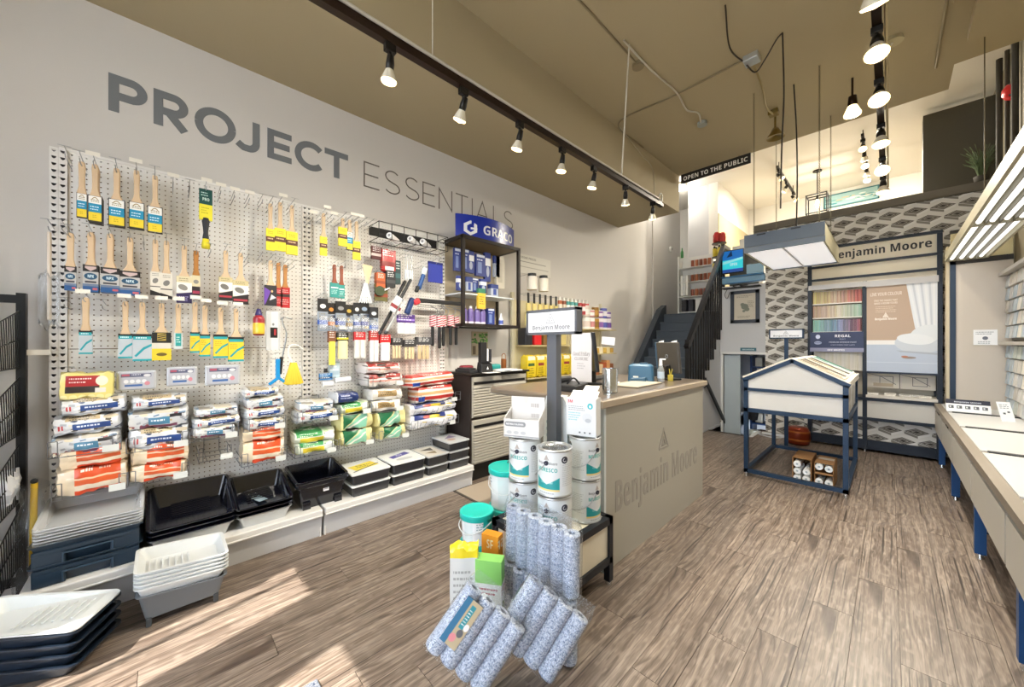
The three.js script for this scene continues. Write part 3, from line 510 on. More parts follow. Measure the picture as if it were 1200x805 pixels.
// ---------- colour bench on the right ----------
{
  const t = thing('colour_bench', 'long bench with cream drawer fronts on blue legs under the tube lights', 'bench', [0, 0, 0]);
  const BLUE = M('#1b4a80', .4, .25), TOPM = M('#c9c9c8', .4), FR = paint('#bdb9b0', .5);
  obj('rail', [span(.345, .385, .585, .615, -6.0, -1.0), span(.345, .385, .345, .365, -6.0, -1.0)], M('#2a2622', .5), t);
  obj('worktop', span(.33, .78, .615, .655, -6.0, -1.0), M('#8b8174', .45), t);
  const zs = [-5.98, -5.28, -4.42, -3.5, -2.55, -1.6, -1.02];
  for (let i = 0; i < 6; i++) { obj('drawer_front', span(.335, .352, .37, .585, zs[i] + .012, zs[i + 1] - .012), FR, t); obj('top_panel', span(.375, .775, .655, .662, zs[i] + .03, zs[i + 1] - .03), TOPM, t); }
  for (const z of zs.slice(1, -1)) obj('slot_bar', span(.4, .775, .655, .668, z - .02, z + .02), M('#2f3134', .5), t);
  for (const z of [-5.9, -4.76, -3.57, -2.48, -1.3]) { obj('leg', box(.045, .33, .045, .378, .195, z), BLUE, t); obj('leg', box(.045, .33, .045, .74, .195, z), BLUE, t); obj('foot', cyl(.012, .018, .032, .378, .016, z, 12), FOOT, t); obj('foot', cyl(.012, .018, .032, .74, .016, z, 12), FOOT, t); obj('stretcher', rd([.378, .16, z], [.74, .16, z], .006), M('#151a24', .5), t); }
  for (const z of [-5.6, -4.8]) obj('label_slot', span(.332, .337, .59, .605, z - .08, z + .08), M('#3a3733', .5), t);
}
{
  const t = thing('bench_partition', 'pale wood-grain partition with navy edge closing the colour bench', 'partition', [0, 0, 0]);
  const pan = paint('#cdc3b6', .55);
  obj('panel', muv(span(.462, .81, .66, 2.1, -5.84, -5.8), 4), pan, t); obj('navy_post', span(.425, .462, .66, 2.16, -5.85, -5.79), M('#1f3247', .45, .2), t); obj('return', span(.405, .425, .66, 2.3, -6.0, -5.85), M('#e0d2b4', .55), t);
  obj('top_rail', span(.425, .81, 2.1, 2.15, -5.85, -5.79), M('#26221d', .5), t); obj('header', span(.43, .81, 2.15, 2.42, -5.84, -5.82), M('#e6d9a8', .5), t); obj('header_rail', span(.425, .81, 2.42, 2.45, -5.85, -5.79), M('#3a3428', .5), t);
  const ce = cell(120, 80, (c, w, h) => { fill(c, '#f5f6f8', 0, 0, w, h); scribble(c, '#8a8f97', 14, 12, w - 30, 2, 9); ell(c, w * .5, h * .55, 14, 9, '#6c7380'); scribble(c, '#9298a0', 24, h * .75, w - 50, 2, 8); });
  const n = obj('notice', pcard(.145, .15, .003, ce), PR, t); n.position.set(.645, 1.36, -5.797);
}
// chip racks on the side wall
{
  const tone = ['#c8c9ca', '#bdbfc2', '#d4d1cb', '#cfcac2', '#d9d6d2', '#b9c3cc', '#c6d0d8', '#e1dcd2', '#ccd2cc', '#d8cfc4'];
  for (const [k, [y0, rows, rh]] of [[1.345, 5, .118], [.672, 5, .122]].entries()) {
    const t = thing('chip_rack', ['upper wall rack of pale colour chip cards over the bench', 'lower wall rack of pale colour chip cards standing on the bench top'][k], 'chip rack', [.8, y0, -5.79], -Math.PI / 2);
    obj('rack_back', box(1.9, rows * rh + .03, .012, .95, rows * rh / 2, -.006), M('#8f8b85', .6), t);
    obj('top_ledge', box(1.9, .03, .1, .95, rows * rh + .02, .03), M('#b9b3aa', .5), t);
    const r = rng(40 + k); for (let c = 0; c < 12; c++) for (let q = 0; q < rows; q++) {
      const base = k && c < 2 ? ['#b4c0cb', '#c2ccd4'][c % 2] : tone[(r() * tone.length) | 0];
      const m = obj('chip_card', box(.115, rh - .012, .03, 0, 0, 0, -.1), M(base, .65), t); m.position.set(.08 + c * .155, q * rh + rh / 2, .024);
      const m2 = obj('chip_card', box(.026, rh - .012, .026, 0, 0, 0, -.1), M(tone[(r() * tone.length) | 0], .65), t); m2.position.set(.08 + c * .155 + .074, q * rh + rh / 2, .02);
    }
  }
}
{
  const t = thing('tent_card', 'folded tent card with a dark blue ridge on the colour bench', 'tent card', [.5, .663, -5.42]);
  const ce = cell(220, 110, (c, w, h) => { fill(c, '#eceef1', 0, 0, w, h); fill(c, '#1c2238', 0, 0, w, h * .36); text(c, 'BENJAMIN MOORE', w / 2, h * .2, 15, '#dfe3ee', 'bold'); for (let i = 0; i < 5; i++) { fill(c, '#5b6068', 14 + i * 41, h * .5, 26, 26); fill(c, '#d2d6db', 19 + i * 41, h * .55, 8, 14); } });
  for (const s of [-1, 1]) { const p = obj('panel', pcard(.26, .13, .003, ce), PR, t); p.position.set(0, .055, s * .04); p.rotation.set(-s * .62, 0, 0); if (s < 0) { p.rotation.set(.62, Math.PI, 0, 'XYZ'); } }
  const b = thing('price_card', 'narrow white leaflet leaning on the colour bench top', 'leaflet', [.66, .663, -5.0], .3);
  const c2 = cell(50, 110, (c, w, h) => { fill(c, '#f1f2f3', 0, 0, w, h); scribble(c, '#8c9096', 8, 16, w - 18, 3, 9); fill(c, '#5a5f66', 14, 60, 9, 9); fill(c, '#5a5f66', 30, 52, 9, 9); });
  const p = obj('leaflet', pcard(.075, .17, .002, c2), PR, b); p.position.y = .075; p.rotation.x = -.45;
}
// ---------- stairs, railing, basement ----------
{
  const t = thing('staircase', 'steep grey-blue staircase climbing beside the merchandise wall', 'staircase', [0, 0, -4.97]);
  const SG = M('#46505c', .55), n = 12, rise = 1.84 / 12, run = .156; const prof = [[0, 0]];
  for (let i = 0; i < n; i++) { const s = obj('step', rbox(.98, .03, run + .02, .006, -2.41, rise * (i + 1) - .015, -run * i - run / 2), SG, t); obj('riser', span(-2.9, -1.92, rise * i, rise * (i + 1) - .03, -run * i - .02, -run * i - .005), SG, t); prof.push([run * i, rise * (i + 1)], [run * (i + 1), rise * (i + 1)]); }
  prof.push([run * n, 0]);
  obj('side_panel', at(ext(prof.map(([a, b]) => [a, b]), .03), -1.89, 0, 0, 0, Math.PI / 2, 0).translate(-.03, 0, 0), GREYW, t);
  obj('stringer', at(ext([[-.1, 0], [.12, 0], [run * n, rise * (n - .6)], [run * n, rise * (n + 1.2)], [run * n - .2, rise * (n + .6)]], .1), -3.02, 0, 0, 0, Math.PI / 2, 0), M('#3d444e', .55), t);
}
{
  const t = thing('stair_railing', 'black stair railing with square balusters in front of the staircase', 'railing', [-1.872, 0, 0]), BL = M('#16171c', .4, .3);
  const ry = (z) => 1.28 + (-5.06 - z) * 1.06, sy = (z) => Math.max(.12, Math.floor((-4.97 - z) / .156 + 1) * 1.84 / 12);
  obj('newel_post', box(.05, 1.0, .05, 0, .85, -5.05), BL, t); obj('newel_post', box(.045, 1.2, .045, 0, 2.3, -6.55), BL, t);
  const a = V(0, ry(-5.02), -5.02), b = V(0, ry(-6.56), -6.56), L = a.distanceTo(b); obj('handrail', box(.055, .07, L, 0, (a.y + b.y) / 2, (a.z + b.z) / 2, Math.atan2(b.y - a.y, a.z - b.z)), BL, t);
  obj('handrail', box(.05, .06, .3, 0, ry(-6.56), -6.7), BL, t);
  for (let i = 0; i < 14; i++) { const z = -5.16 - i * .1; obj('baluster', span(-.011, .011, sy(z) - .02, ry(z), z - .011, z + .011), BL, t); }
  const h = thing('basement_handrail', 'black handrail sloping down into the basement stair', 'handrail', [-1.845, 0, 0]);
  const p = V(0, .79, -5.62), q = V(0, -.14, -6.73); obj('rail', box(.03, .05, p.distanceTo(q), 0, (p.y + q.y) / 2, (p.z + q.z) / 2, Math.atan2(q.y - p.y, p.z - q.z)), BL, h); for (const k of [.1, .75]) obj('bracket', rd([-.045, mix(p.y, q.y, k) - .05, mix(p.z, q.z, k)], [0, mix(p.y, q.y, k), mix(p.z, q.z, k)], .006), BL, h);
}
const BR = [
  ['a', 0.3, 2.23, 0.036, 2.077, 1.949, 1],
  ['a', 0.255, 2.232, 0.05, 2.077, 1.939, 4],
  ['a', 0.178, 2.236, 0.061, 2.079, 1.933, 2],
  ['a', 0.103, 2.25, 0.06, 2.084, 1.937, 2],
  ['a', 0.03, 2.245, 0.062, 2.078, 1.928, 1],
  ['b', 0.338, 1.853, 0.039, 1.695, 1.57, 1],
  ['b', 0.27, 1.872, 0.054, 1.711, 1.57, 3],
  ['b', 0.202, 1.879, 0.068, 1.705, 1.572, 3],
  ['b', 0.128, 1.872, 0.077, 1.697, 1.565, 1],
  ['c', 0.029, 1.881, 0.042, 1.711, 1.575, 1],
  ['c', -0.017, 1.883, 0.05, 1.707, 1.559, 1],
  ['d', -0.093, 1.869, 0.068, 1.697, 1.54, 1],
  ['e', -0.146, 1.849, 0.038, 1.712, 1.573, 1],
  ['f', -0.287, 1.874, 0.068, 1.716, 1.571, 1],
  ['f', -0.363, 1.872, 0.08, 1.704, 1.553, 1],
  ['g', -0.526, 1.85, 0.069, 1.692, 1.556, 1],
  ['h', -0.571, 1.841, 0.045, 1.682, 1.554, 1],
  ['h', -0.612, 1.834, 0.054, 1.688, 1.547, 1],
  ['i', 0.288, 1.529, 0.045, 1.369, 1.245, 2],
  ['i', 0.146, 1.52, 0.054, 1.354, 1.219, 1],
  ['i', 0.081, 1.52, 0.075, 1.353, 1.203, 1],
  ['j', 0.003, 1.52, 0.08, 1.363, 1.204, 1],
  ['k', -0.067, 1.523, 0.039, 1.365, 1.268, 1],
  ['l', -0.141, 1.537, 0.044, 1.37, 1.245, 1],
  ['l', -0.187, 1.522, 0.05, 1.358, 1.221, 1],
  ['l', -0.262, 1.513, 0.071, 1.356, 1.21, 1],
  ['l', -0.339, 1.513, 0.08, 1.341, 1.186, 1],
  ['m', -0.525, 2.234, 0.048, 2.075, 1.928, 1],
  ['m', -0.582, 2.257, 0.065, 2.087, 1.934, 1],
  ['m', -0.652, 2.255, 0.07, 2.079, 1.921, 1],
  ['m', -0.857, 2.25, 0.047, 2.089, 1.949, 1],
  ['m', -0.993, 2.247, 0.063, 2.186, 2.044, 1],
  ['a', -1.044, 2.245, 0.047, 2.165, 2.021, 1],
  ['m', -1.097, 2.246, 0.057, 2.101, 1.956, 1],
  ['n', -0.933, 1.884, 0.06, 1.757, 1.646, 1],
  ['n', -0.984, 1.883, 0.043, 1.748, 1.644, 1],
];
const HK = [ [0.352, 2.284, 0], [-0.045, 2.265, 1], [-0.117, 2.263, 0], [-0.26, 2.276, 1], [-0.328, 2.27, 1], [-0.405, 2.271, 1], [-0.476, 2.28, 0], [0.076, 1.897, 0], [-0.212, 1.904, 0], [-0.398, 1.868, 0], [-0.471, 1.891, 0], [-0.659, 1.876, 0], [0.362, 1.914, 0], [-0.777, 2.237, 1], [-0.915, 2.265, 1], [-1.051, 2.292, 0], [-1.103, 2.292, 0], [-1.163, 2.293, 0], [-1.217, 2.292, 0], [0.354, 1.528, 0], [0.227, 1.53, 0], [0.341, 1.182, 0], [0.271, 1.17, 0] ];
const PK = {
  yb: [[0.279, 1.083, 0.187, 0.135]],
  cp: [[0.102, 1.096, 0.155, 0.106], [-0.084, 1.107, 0.136, 0.113], [-0.273, 1.103, 0.173, 0.126]],
  A: [[0.256, 0.978, 0.231, 0.088], [0.275, 0.887, 0.234, 0.091], [0.278, 0.794, 0.239, 0.096]],
  B: [[0.009, 0.97, 0.23, 0.072], [0.012, 0.881, 0.251, 0.105], [0.012, 0.776, 0.251, 0.115]],
  C: [[-0.241, 0.885, 0.211, 0.057], [-0.24, 0.825, 0.231, 0.062], [-0.224, 0.763, 0.212, 0.068]],
  D: [[-0.471, 0.983, 0.196, 0.05], [-0.49, 0.916, 0.216, 0.079], [-0.485, 0.845, 0.225, 0.067], [-0.483, 0.778, 0.21, 0.067]],
  E: [[-0.798, 0.851, 0.235, 0.073], [-0.802, 0.784, 0.274, 0.073]],
  oA: [[0.255, 0.72, 0.243, 0.097], [0.26, 0.605, 0.253, 0.136]],
  oB: [[0.008, 0.683, 0.244, 0.11], [0.012, 0.584, 0.236, 0.091]],
  oD: [[-0.481, 0.708, 0.243, 0.084], [-0.481, 0.597, 0.243, 0.139]],
  gE: [[-0.79, 0.637, 0.273, 0.079], [-0.788, 0.558, 0.255, 0.079]],
  F: [[-1.005, 0.891, 0.168, 0.077], [-1.06, 0.807, 0.23, 0.079]],
  gF: [[-1.071, 0.705, 0.263, 0.124], [-1.073, 0.583, 0.257, 0.118]],
  G: [[-1.32, 0.883, 0.275, 0.09], [-1.318, 0.8, 0.246, 0.09]],
  gG: [[-1.356, 0.687, 0.265, 0.126], [-1.373, 0.576, 0.23, 0.105]],
  H: [[-1.288, 1.103, 0.306, 0.083], [-1.306, 1.012, 0.302, 0.097]],
  I: [[-1.744, 0.976, 0.48, 0.106], [-1.792, 0.845, 0.384, 0.146]],
  J: [[-1.766, 0.726, 0.494, 0.099], [-1.766, 0.619, 0.494, 0.115]],
};
const SM = {
  bl: [[-0.846, 1.51, 0.069, 0.237], [-0.907, 1.497, 0.054, 0.21], [-0.971, 1.506, 0.074, 0.225], [-1.036, 1.494, 0.057, 0.209], [-1.091, 1.506, 0.052, 0.22], [-1.154, 1.512, 0.074, 0.229], [-1.226, 1.482, 0.07, 0.22]],
  ro: [[-0.907, 1.268, 0.054, 0.248], [-0.983, 1.284, 0.087, 0.194], [-1.111, 1.29, 0.092, 0.2], [-1.223, 1.28, 0.076, 0.241], [-1.316, 1.268, 0.095, 0.211], [-1.42, 1.26, 0.099, 0.173], [-1.538, 1.248, 0.121, 0.169], [-1.675, 1.258, 0.154, 0.198]],
  mini: [[-1.506, 1.465, 0.183, 0.176]],
  red: [[-1.345, 1.982, 0.125, 0.183], [-1.248, 2.032, 0.085, 0.103]],
  dark: [[-1.276, 1.814, 0.071, 0.118], [-1.359, 1.832, 0.081, 0.135], [-1.423, 1.897, 0.046, 0.194]],
  fork: [[-1.533, 1.955, 0.064, 0.229]],
  blue: [[-1.653, 1.878, 0.093, 0.227]],
  sheet: [[-1.811, 1.949, 0.154, 0.18]],
  fan: [[-1.161, 1.767, 0.088, 0.305]],
  disc: [[-1.287, 1.715, 0.136, 0.139]],
  jar: [[-0.457, 1.443, 0.065, 0.18]],
  pkg: [[-0.537, 1.386, 0.079, 0.259]],
  scr: [[-0.565, 1.106, 0.075, 0.186]],
  mop: [[-0.662, 1.097, 0.11, 0.173]],
  mr: [[-0.866, 1.046, 0.1, 0.151], [-0.987, 1.025, 0.118, 0.052]],
  green: [[-0.191, 2.147, 0.062, 0.187]],
  frames: [[-1.769, 1.428, 0.071, 0.294], [-1.828, 1.418, 0.064, 0.322], [-1.883, 1.431, 0.065, 0.302], [-1.95, 1.437, 0.067, 0.298], [-2.027, 1.431, 0.069, 0.286]],
  bar: [[-1.853, 1.685, 0.477, 0.055]],
  wr: [[-1.444, 2.201, 0.393, 0.094], [-1.409, 2.167, 0.167, 0.093], [-1.608, 2.191, 0.166, 0.068]],
};
// ---------- merchandise wall: pegboards ----------
const PB = -3.06;                                                       // face of the pegboards
/* a sheet w x h of cells, each with a hole; facing +z, from (0,0) */
function perforated(w, h, nx, ny, hole) {
  const px = w / nx, py = h / ny, s = new THREE.Shape([[0, 0], [px, 0], [px, py], [0, py]].map((p) => new THREE.Vector2(...p)));
  s.holes.push(new THREE.Path(hole(px / 2, py / 2).map((p) => new THREE.Vector2(...p))));
  const c = ng(new THREE.ShapeGeometry(s)).attributes.position, n = c.count, P = new Float32Array(n * nx * ny * 3), N = new Float32Array(P.length), U = new Float32Array(n * nx * ny * 2); let k = 0;
  for (let j = 0; j < ny; j++) for (let i = 0; i < nx; i++) for (let q = 0; q < n; q++, k++) { P[3 * k] = c.getX(q) + i * px; P[3 * k + 1] = c.getY(q) + j * py; N[3 * k + 2] = 1; U[2 * k] = P[3 * k]; U[2 * k + 1] = P[3 * k + 1]; }
  const g = new THREE.BufferGeometry(); g.setAttribute('position', new THREE.BufferAttribute(P, 3)); g.setAttribute('normal', new THREE.BufferAttribute(N, 3)); g.setAttribute('uv', new THREE.BufferAttribute(U, 2)); return g;
}
const hexHole = (r) => (x, y) => Array.from({ length: 6 }, (_, i) => [x + r * Math.cos(i * Math.PI / 3), y + r * Math.sin(i * Math.PI / 3)]);
const PEG = M('#e6e4e0', .6);
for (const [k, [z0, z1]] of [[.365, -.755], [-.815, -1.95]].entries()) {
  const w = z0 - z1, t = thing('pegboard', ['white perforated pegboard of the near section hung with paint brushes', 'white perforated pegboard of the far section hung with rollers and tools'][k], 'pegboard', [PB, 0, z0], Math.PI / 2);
  for (const [a, b] of [[.2, 1.268], [1.272, 2.33]]) { const g = perforated(w, b - a, Math.round(w / .0262), Math.round((b - a) / .0285), hexHole(.0037)); g.translate(0, a, 0); obj('panel', g, PEG, t); }
  obj('hole_shade_sheet', span(0, w, .2, 2.33, -.058, -.052), M('#6a523d', .85), t); obj('top_rail', span(-.03, w + .03, 2.33, 2.345, -.06, .004), PEG, t);  // dark brown sheet added; its colour stands in for shade inside the peg holes
}
for (const [k, z] of [.397, -.785, -1.98].entries()) {
  const t = thing('slotted_upright', `white slotted steel upright ${['at the near end of the pegboards', 'between the two pegboards', 'at the far end of the pegboards'][k]}`, 'upright', [PB + .012, 0, z], Math.PI / 2);
  const slot = (x, y) => [[x - .009, y + .007], [x + .009, y + .007], [x + .007, y - .002], [x, y - .008], [x - .007, y - .002]];
  for (const s of [-.029, .001]) { const g = perforated(.028, 2.155, 1, 60, slot); g.translate(s, .18, 0); obj('slot_strip', g, PEG, t); }
  obj('channel', [span(-.031, -.029, .18, 2.335, -.06, 0), span(.029, .031, .18, 2.335, -.06, 0)], M('#d9d6d1', .6), t); obj('slot_shade_plate', span(-.029, .029, .18, 2.335, -.06, -.055), M('#6d6f72', .5, .7), t); obj('centre_web', span(-.0015, .0015, .18, 2.335, -.05, 0), M('#d9d6d1', .6), t);  // back plate in darkened steel grey, putting shade into the slots by colour
}
// base deck of the gondola
for (const [k, [z0, z1]] of [[.46, -.775], [-.79, -2.05]].entries()) {
  const t = thing('base_deck', ['near white metal base deck under the pegboard with roller trays on it', 'far white metal base deck with boxed kits on it'][k], 'base deck', [0, 0, (z0 + z1) / 2]); const h = (z0 - z1) / 2, DW = M('#dedcd8', .35);
  obj('deck', rbox(.43, .025, 2 * h, .006, -2.855, .177, 0), DW, t); obj('lip', [rbox(.03, .05, 2 * h, .008, -2.645, .165, 0), rbox(.012, .012, 2 * h, .004, -2.632, .15, 0)], DW, t);
  obj('kick_plate', at(ext([[-2.7, 0], [-2.67, 0], [-2.648, .14], [-2.7, .14]], 2 * h), 0, 0, -h), M('#cfcfd0', .4), t); obj('end_cap', span(-3.06, -2.66, .0, .165, h - .012, h - .002), DW, t); obj('end_cap', span(-3.06, -2.66, .0, .165, -h + .002, -h + .012), DW, t);
}
// ---------- paint brushes ----------
const HW = M('#d9bd9a', .5), HO = M('#b37a3c', .45), HR = M('#8c4426', .45);
const KIND = {
  a: ['blue white and yellow card', cell(80, 116, (c, w, h) => { fill(c, '#33302c', 0, 0, w, h); fill(c, '#f2f0ea', 5, 5, w - 10, h * .3); fill(c, '#1d8fb8', 5, h * .32, w - 10, h * .32); fill(c, '#f0d335', 5, h * .64, w - 10, h * .31); c.strokeStyle = '#8a6a2c'; c.lineWidth = 3; c.beginPath(); c.arc(w / 2, h * .25, 18, 3.5, 5.9); c.stroke(); scribble(c, '#7d6b40', 18, h * .17, 44, 2, 7); scribble(c, '#eaf6fb', 14, h * .42, 52, 2, 11); scribble(c, '#c9a91c', 26, h * .74, 30, 2, 8); }), HW],
  b: ['black and blue label', cell(80, 110, (c, w, h) => { fill(c, '#bcbab7', 0, 0, w, h); fill(c, '#201d1e', 0, 0, w, h * .26); poly(c, '#c9b3b0', 12, h * .07, w - 12, h * .07, w - 12, h * .14, w / 2, h * .24, 12, h * .14); ell(c, w / 2, h * .43, 32, 13, '#23506f'); text(c, 'NPX', w / 2, h * .43, 16, '#dff2f8'); fill(c, '#3a3a42', 12, h * .6, w - 24, 7); fill(c, '#27578f', 0, h * .78, w, h * .22); fill(c, '#c7626a', w * .62, h * .84, w * .3, 9); fill(c, '#6d7d97', 0, h * .7, w, h * .09); }), HW],
  c: ['plain cream label', cell(80, 116, (c, w, h) => { fill(c, '#ded8cb', 0, 0, w, h); scribble(c, '#8f887b', 16, 12, 48, 2, 8); ell(c, w * .5, h * .4, 22, 12, '#7f7d78', -.2); fill(c, '#3a3533', 0, h * .62, w, 4); poly(c, '#1f1c1c', 0, h * .78, w, h * .9, w, h, 0, h); }), HW],
  d: ['cream and purple label', cell(80, 116, (c, w, h) => { fill(c, '#d8cda9', 0, 0, w, h); fill(c, '#efece4', 0, h * .24, w, h * .4); ell(c, w * .42, h * .42, 24, 12, '#8a8781', .2); scribble(c, '#8a7d5a', 14, 10, 50, 2, 8); poly(c, '#2d2350', 0, h * .66, w, h * .58, w, h, 0, h); scribble(c, '#b8aee0', 14, h * .75, 46, 3, 8); }), HW],
  e: ['dark red and cream label', cell(60, 116, (c, w, h) => { fill(c, '#d8cda9', 0, 0, w, h); ell(c, w * .5, h * .3, 18, 10, '#8a8781'); fill(c, '#2a2126', 0, h * .5, w, h * .5); fill(c, '#a0324f', 6, h * .68, w - 12, 14); }), HO],
  f: ['cream, black and red label', cell(80, 116, (c, w, h) => { fill(c, '#cdbf92', 0, 0, w, h); fill(c, '#f0ede6', 0, h * .22, w, h * .45); ell(c, w * .42, h * .42, 24, 13, '#77756f', .25); scribble(c, '#8a7d5a', 14, 8, 50, 2, 8); poly(c, '#231d1f', 0, h * .7, w, h * .56, w, h, 0, h); fill(c, '#b03a48', 4, h * .78, w - 10, 10); }), HW],
  g: ['purple and black label', cell(80, 104, (c, w, h) => { fill(c, '#262229', 0, 0, w, h); poly(c, '#6d44a8', 0, h * .12, w * .5, h * .3, w * .1, h * .9, 0, h); poly(c, '#d9d5dc', w * .55, h * .45, w * .95, h * .6, w * .4, h * .75); ell(c, w * .6, h * .3, 7, 6, '#e2b77e'); }), HW],
  h: ['red label', cell(60, 104, (c, w, h) => { fill(c, '#b3181f', 0, 0, w, h); fill(c, '#38201d', 0, h * .34, w, h * .14); scribble(c, '#f2d9d4', 8, h * .14, 42, 2, 9); scribble(c, '#e8b9b3', 10, h * .6, 40, 3, 10); }), HO],
  i: ['grey and teal label', cell(90, 110, (c, w, h) => { fill(c, '#bac4cb', 0, 0, w, h); fill(c, '#1d2023', 0, 0, w, h * .16); fill(c, '#2ba3ac', 4, h * .1, w - 8, h * .12); scribble(c, '#dff4f5', 16, h * .13, 56, 1, 14); poly(c, '#1d98a4', w * .1, h * .8, w * .55, h * .5, w, h * .36, w, h * .44, w * .6, h * .58, w * .2, h * .84); fill(c, '#23a0a8', 0, h * .92, w, h * .08); }), HW],
  j: ['black, gold and yellow label', cell(90, 120, (c, w, h) => { fill(c, '#20201c', 0, 0, w, h * .38); fill(c, '#b79f4a', w * .28, h * .04, w * .44, h * .26); c.strokeStyle = '#20201c'; c.lineWidth = 4; for (let i = 0; i < 3; i++) { c.beginPath(); c.moveTo(w * .3, h * (.13 + i * .07)); c.lineTo(w * .7, h * (.07 + i * .07)); c.stroke(); } fill(c, '#dad6c8', 0, h * .38, w, h * .2); fill(c, '#e9cb34', 0, h * .58, w, h * .42); ell(c, w * .5, h * .78, 24, 7, '#6a5a26'); }), HW],
  k: ['clear sleeve and teal slip', cell(60, 80, (c, w, h) => { fill(c, '#c9d2d2', 0, 0, w, h); fill(c, '#2f9c98', w * .2, 6, w * .62, h * .74); scribble(c, '#d7f0ee', w * .3, 22, w * .42, 3, 11); }), HW],
  l: ['yellow and teal label', cell(90, 110, (c, w, h) => { fill(c, '#edc934', 0, 0, w, h); fill(c, '#1d2023', 0, 0, w, h * .14); fill(c, '#28a0a6', 4, h * .1, w - 8, h * .11); poly(c, '#1d98a4', w * .1, h * .78, w * .55, h * .5, w, h * .36, w, h * .44, w * .6, h * .58, w * .2, h * .82); fill(c, '#23a0a8', 0, h * .91, w, h * .09); scribble(c, '#b8951c', 12, h * .3, 40, 3, 8); }), HW],
  m: ['yellow sleeve with brown band', cell(80, 116, (c, w, h) => { fill(c, '#f1e02f', 0, 0, w, h); scribble(c, '#b59a14', 18, h * .14, 44, 2, 9); fill(c, '#5a3020', 0, h * .38, w, h * .22); scribble(c, '#e9c9a0', 14, h * .44, 52, 1, 16); scribble(c, '#d2be1f', 22, h * .78, 30, 2, 9); }), HW],
  n: ['teal sleeve', cell(70, 90, (c, w, h) => { fill(c, '#2c8f88', 0, 0, w, h); fill(c, '#e2f0ee', 6, h * .3, w - 12, 8); scribble(c, '#d2ecea', 10, h * .5, w - 24, 3, 9); }), HR],
};
function brush(kind, label, z, yTop, w, yCard, yBot, x, group) {
  const t = thing('paint_brush', label, 'paint brush', [x, yTop, z], Math.PI / 2, group), L = yTop - yCard, k = KIND[kind];
  const hw = [[-.003, .005], [0, .0075], [L * .12, .0095], [L * .45, .0075], [L * .8, .008], [L * .92, Math.max(.011, w * .2)], [L + .006, Math.max(.015, w * .34)]];
  const pts = [...hw.map(([d, a]) => [a, -d]), ...hw.slice().reverse().map(([d, a]) => [-a, -d])];
  const h = obj('handle', ext(pts, .012, .003, 0, .004, -.006), k[2], t); obj('hang_hole', cyl(.0026, .0026, .0195, 0, -.012, 0, 8, Math.PI / 2), M('#2c2018', .8), h);
  const c = obj('keeper_card', pcard(w, yCard - yBot, Math.max(.016, w * .28), k[1]), PR, t); c.position.set(0, (yBot + yCard) / 2 - yTop, 0);
  return t;
}
const rowName = (y) => y > 2.1 ? 'top' : y > 1.7 ? 'second' : 'third', seen = {};
const HS = M('#a9abad', .3, .85), TAGM = M('#ece7db', .5);
/* wire hook: grows out of the board along +z */
function hook(label, z, y, len, withTag, group, cat = 'peg hook') {
  const t = thing('peg_hook', label, cat, [PB, y, z], Math.PI / 2, group);
  obj('wire', [rd([0, 0, -.008], [0, 0, len - .02], .0022, 5), rd([0, 0, len - .02], [0, .012, len], .0022, 5), rd([0, .03, -.008], [0, .045, len + .01], .0016, 5), rd([0, 0, -.008], [0, .03, -.008], .0022, 5)], HS, t);
  if (withTag) obj('price_tag', [box(.05, .021, .0016, 0, .045, len + .012)], TAGM, t); else obj('tag_bar', [rd([-.022, .046, len + .01], [.022, .046, len + .01], .0014, 5)], HS, t);
  return t;
}
const order = BR.map((b) => [b, rowName(b[2])]);
for (const [b, row] of order) {
  const [kind, z, yT, w, yC, yB, n] = b, key = kind + row, i = seen[key] = (seen[key] ?? -1) + 1, of = order.filter(([q, r]) => q[0] === kind && r === row).length;
  const who = `${KIND[kind][0]}, ${row} row${of > 1 ? `, ${NTH[i]} from near end` : ''}`;
  hook(`hook of brush with ${who}`, z, yT - .012, .24, row === 'third' || (row === 'top' && i % 2), `hooks under brushes in the ${row} row`);
  for (let q = 0; q < n; q++) brush(kind, `brush with ${who}${n > 1 ? q ? `, ${['', 'next behind', 'third behind', 'rearmost'][q]}` : ', front one' : ''}`, z, yT, w, yC, yB, -2.9 - q * Math.max(.021, w * .3 + .004), `brushes in the ${row} row`);
}
const hn = [0, 0], rowHooks = [0, 0, 0, 0];
for (const [i, [z, y, tg]] of HK.entries()) hook(tg ? `empty steel peg hook with a white price tag, ${NTH[hn[1]++]} along the top row` : `empty bare peg hook, ${NTH[rowHooks[y > 2.1 ? 0 : y > 1.7 ? 1 : y > 1.4 ? 2 : 3]++]} from the near end in the ${['top', 'second', 'third', 'fourth'][y > 2.1 ? 0 : y > 1.7 ? 1 : y > 1.4 ? 2 : 3]} row`, z, y - .045, .2, tg, tg ? 'empty tagged hooks' : 'empty bare hooks');
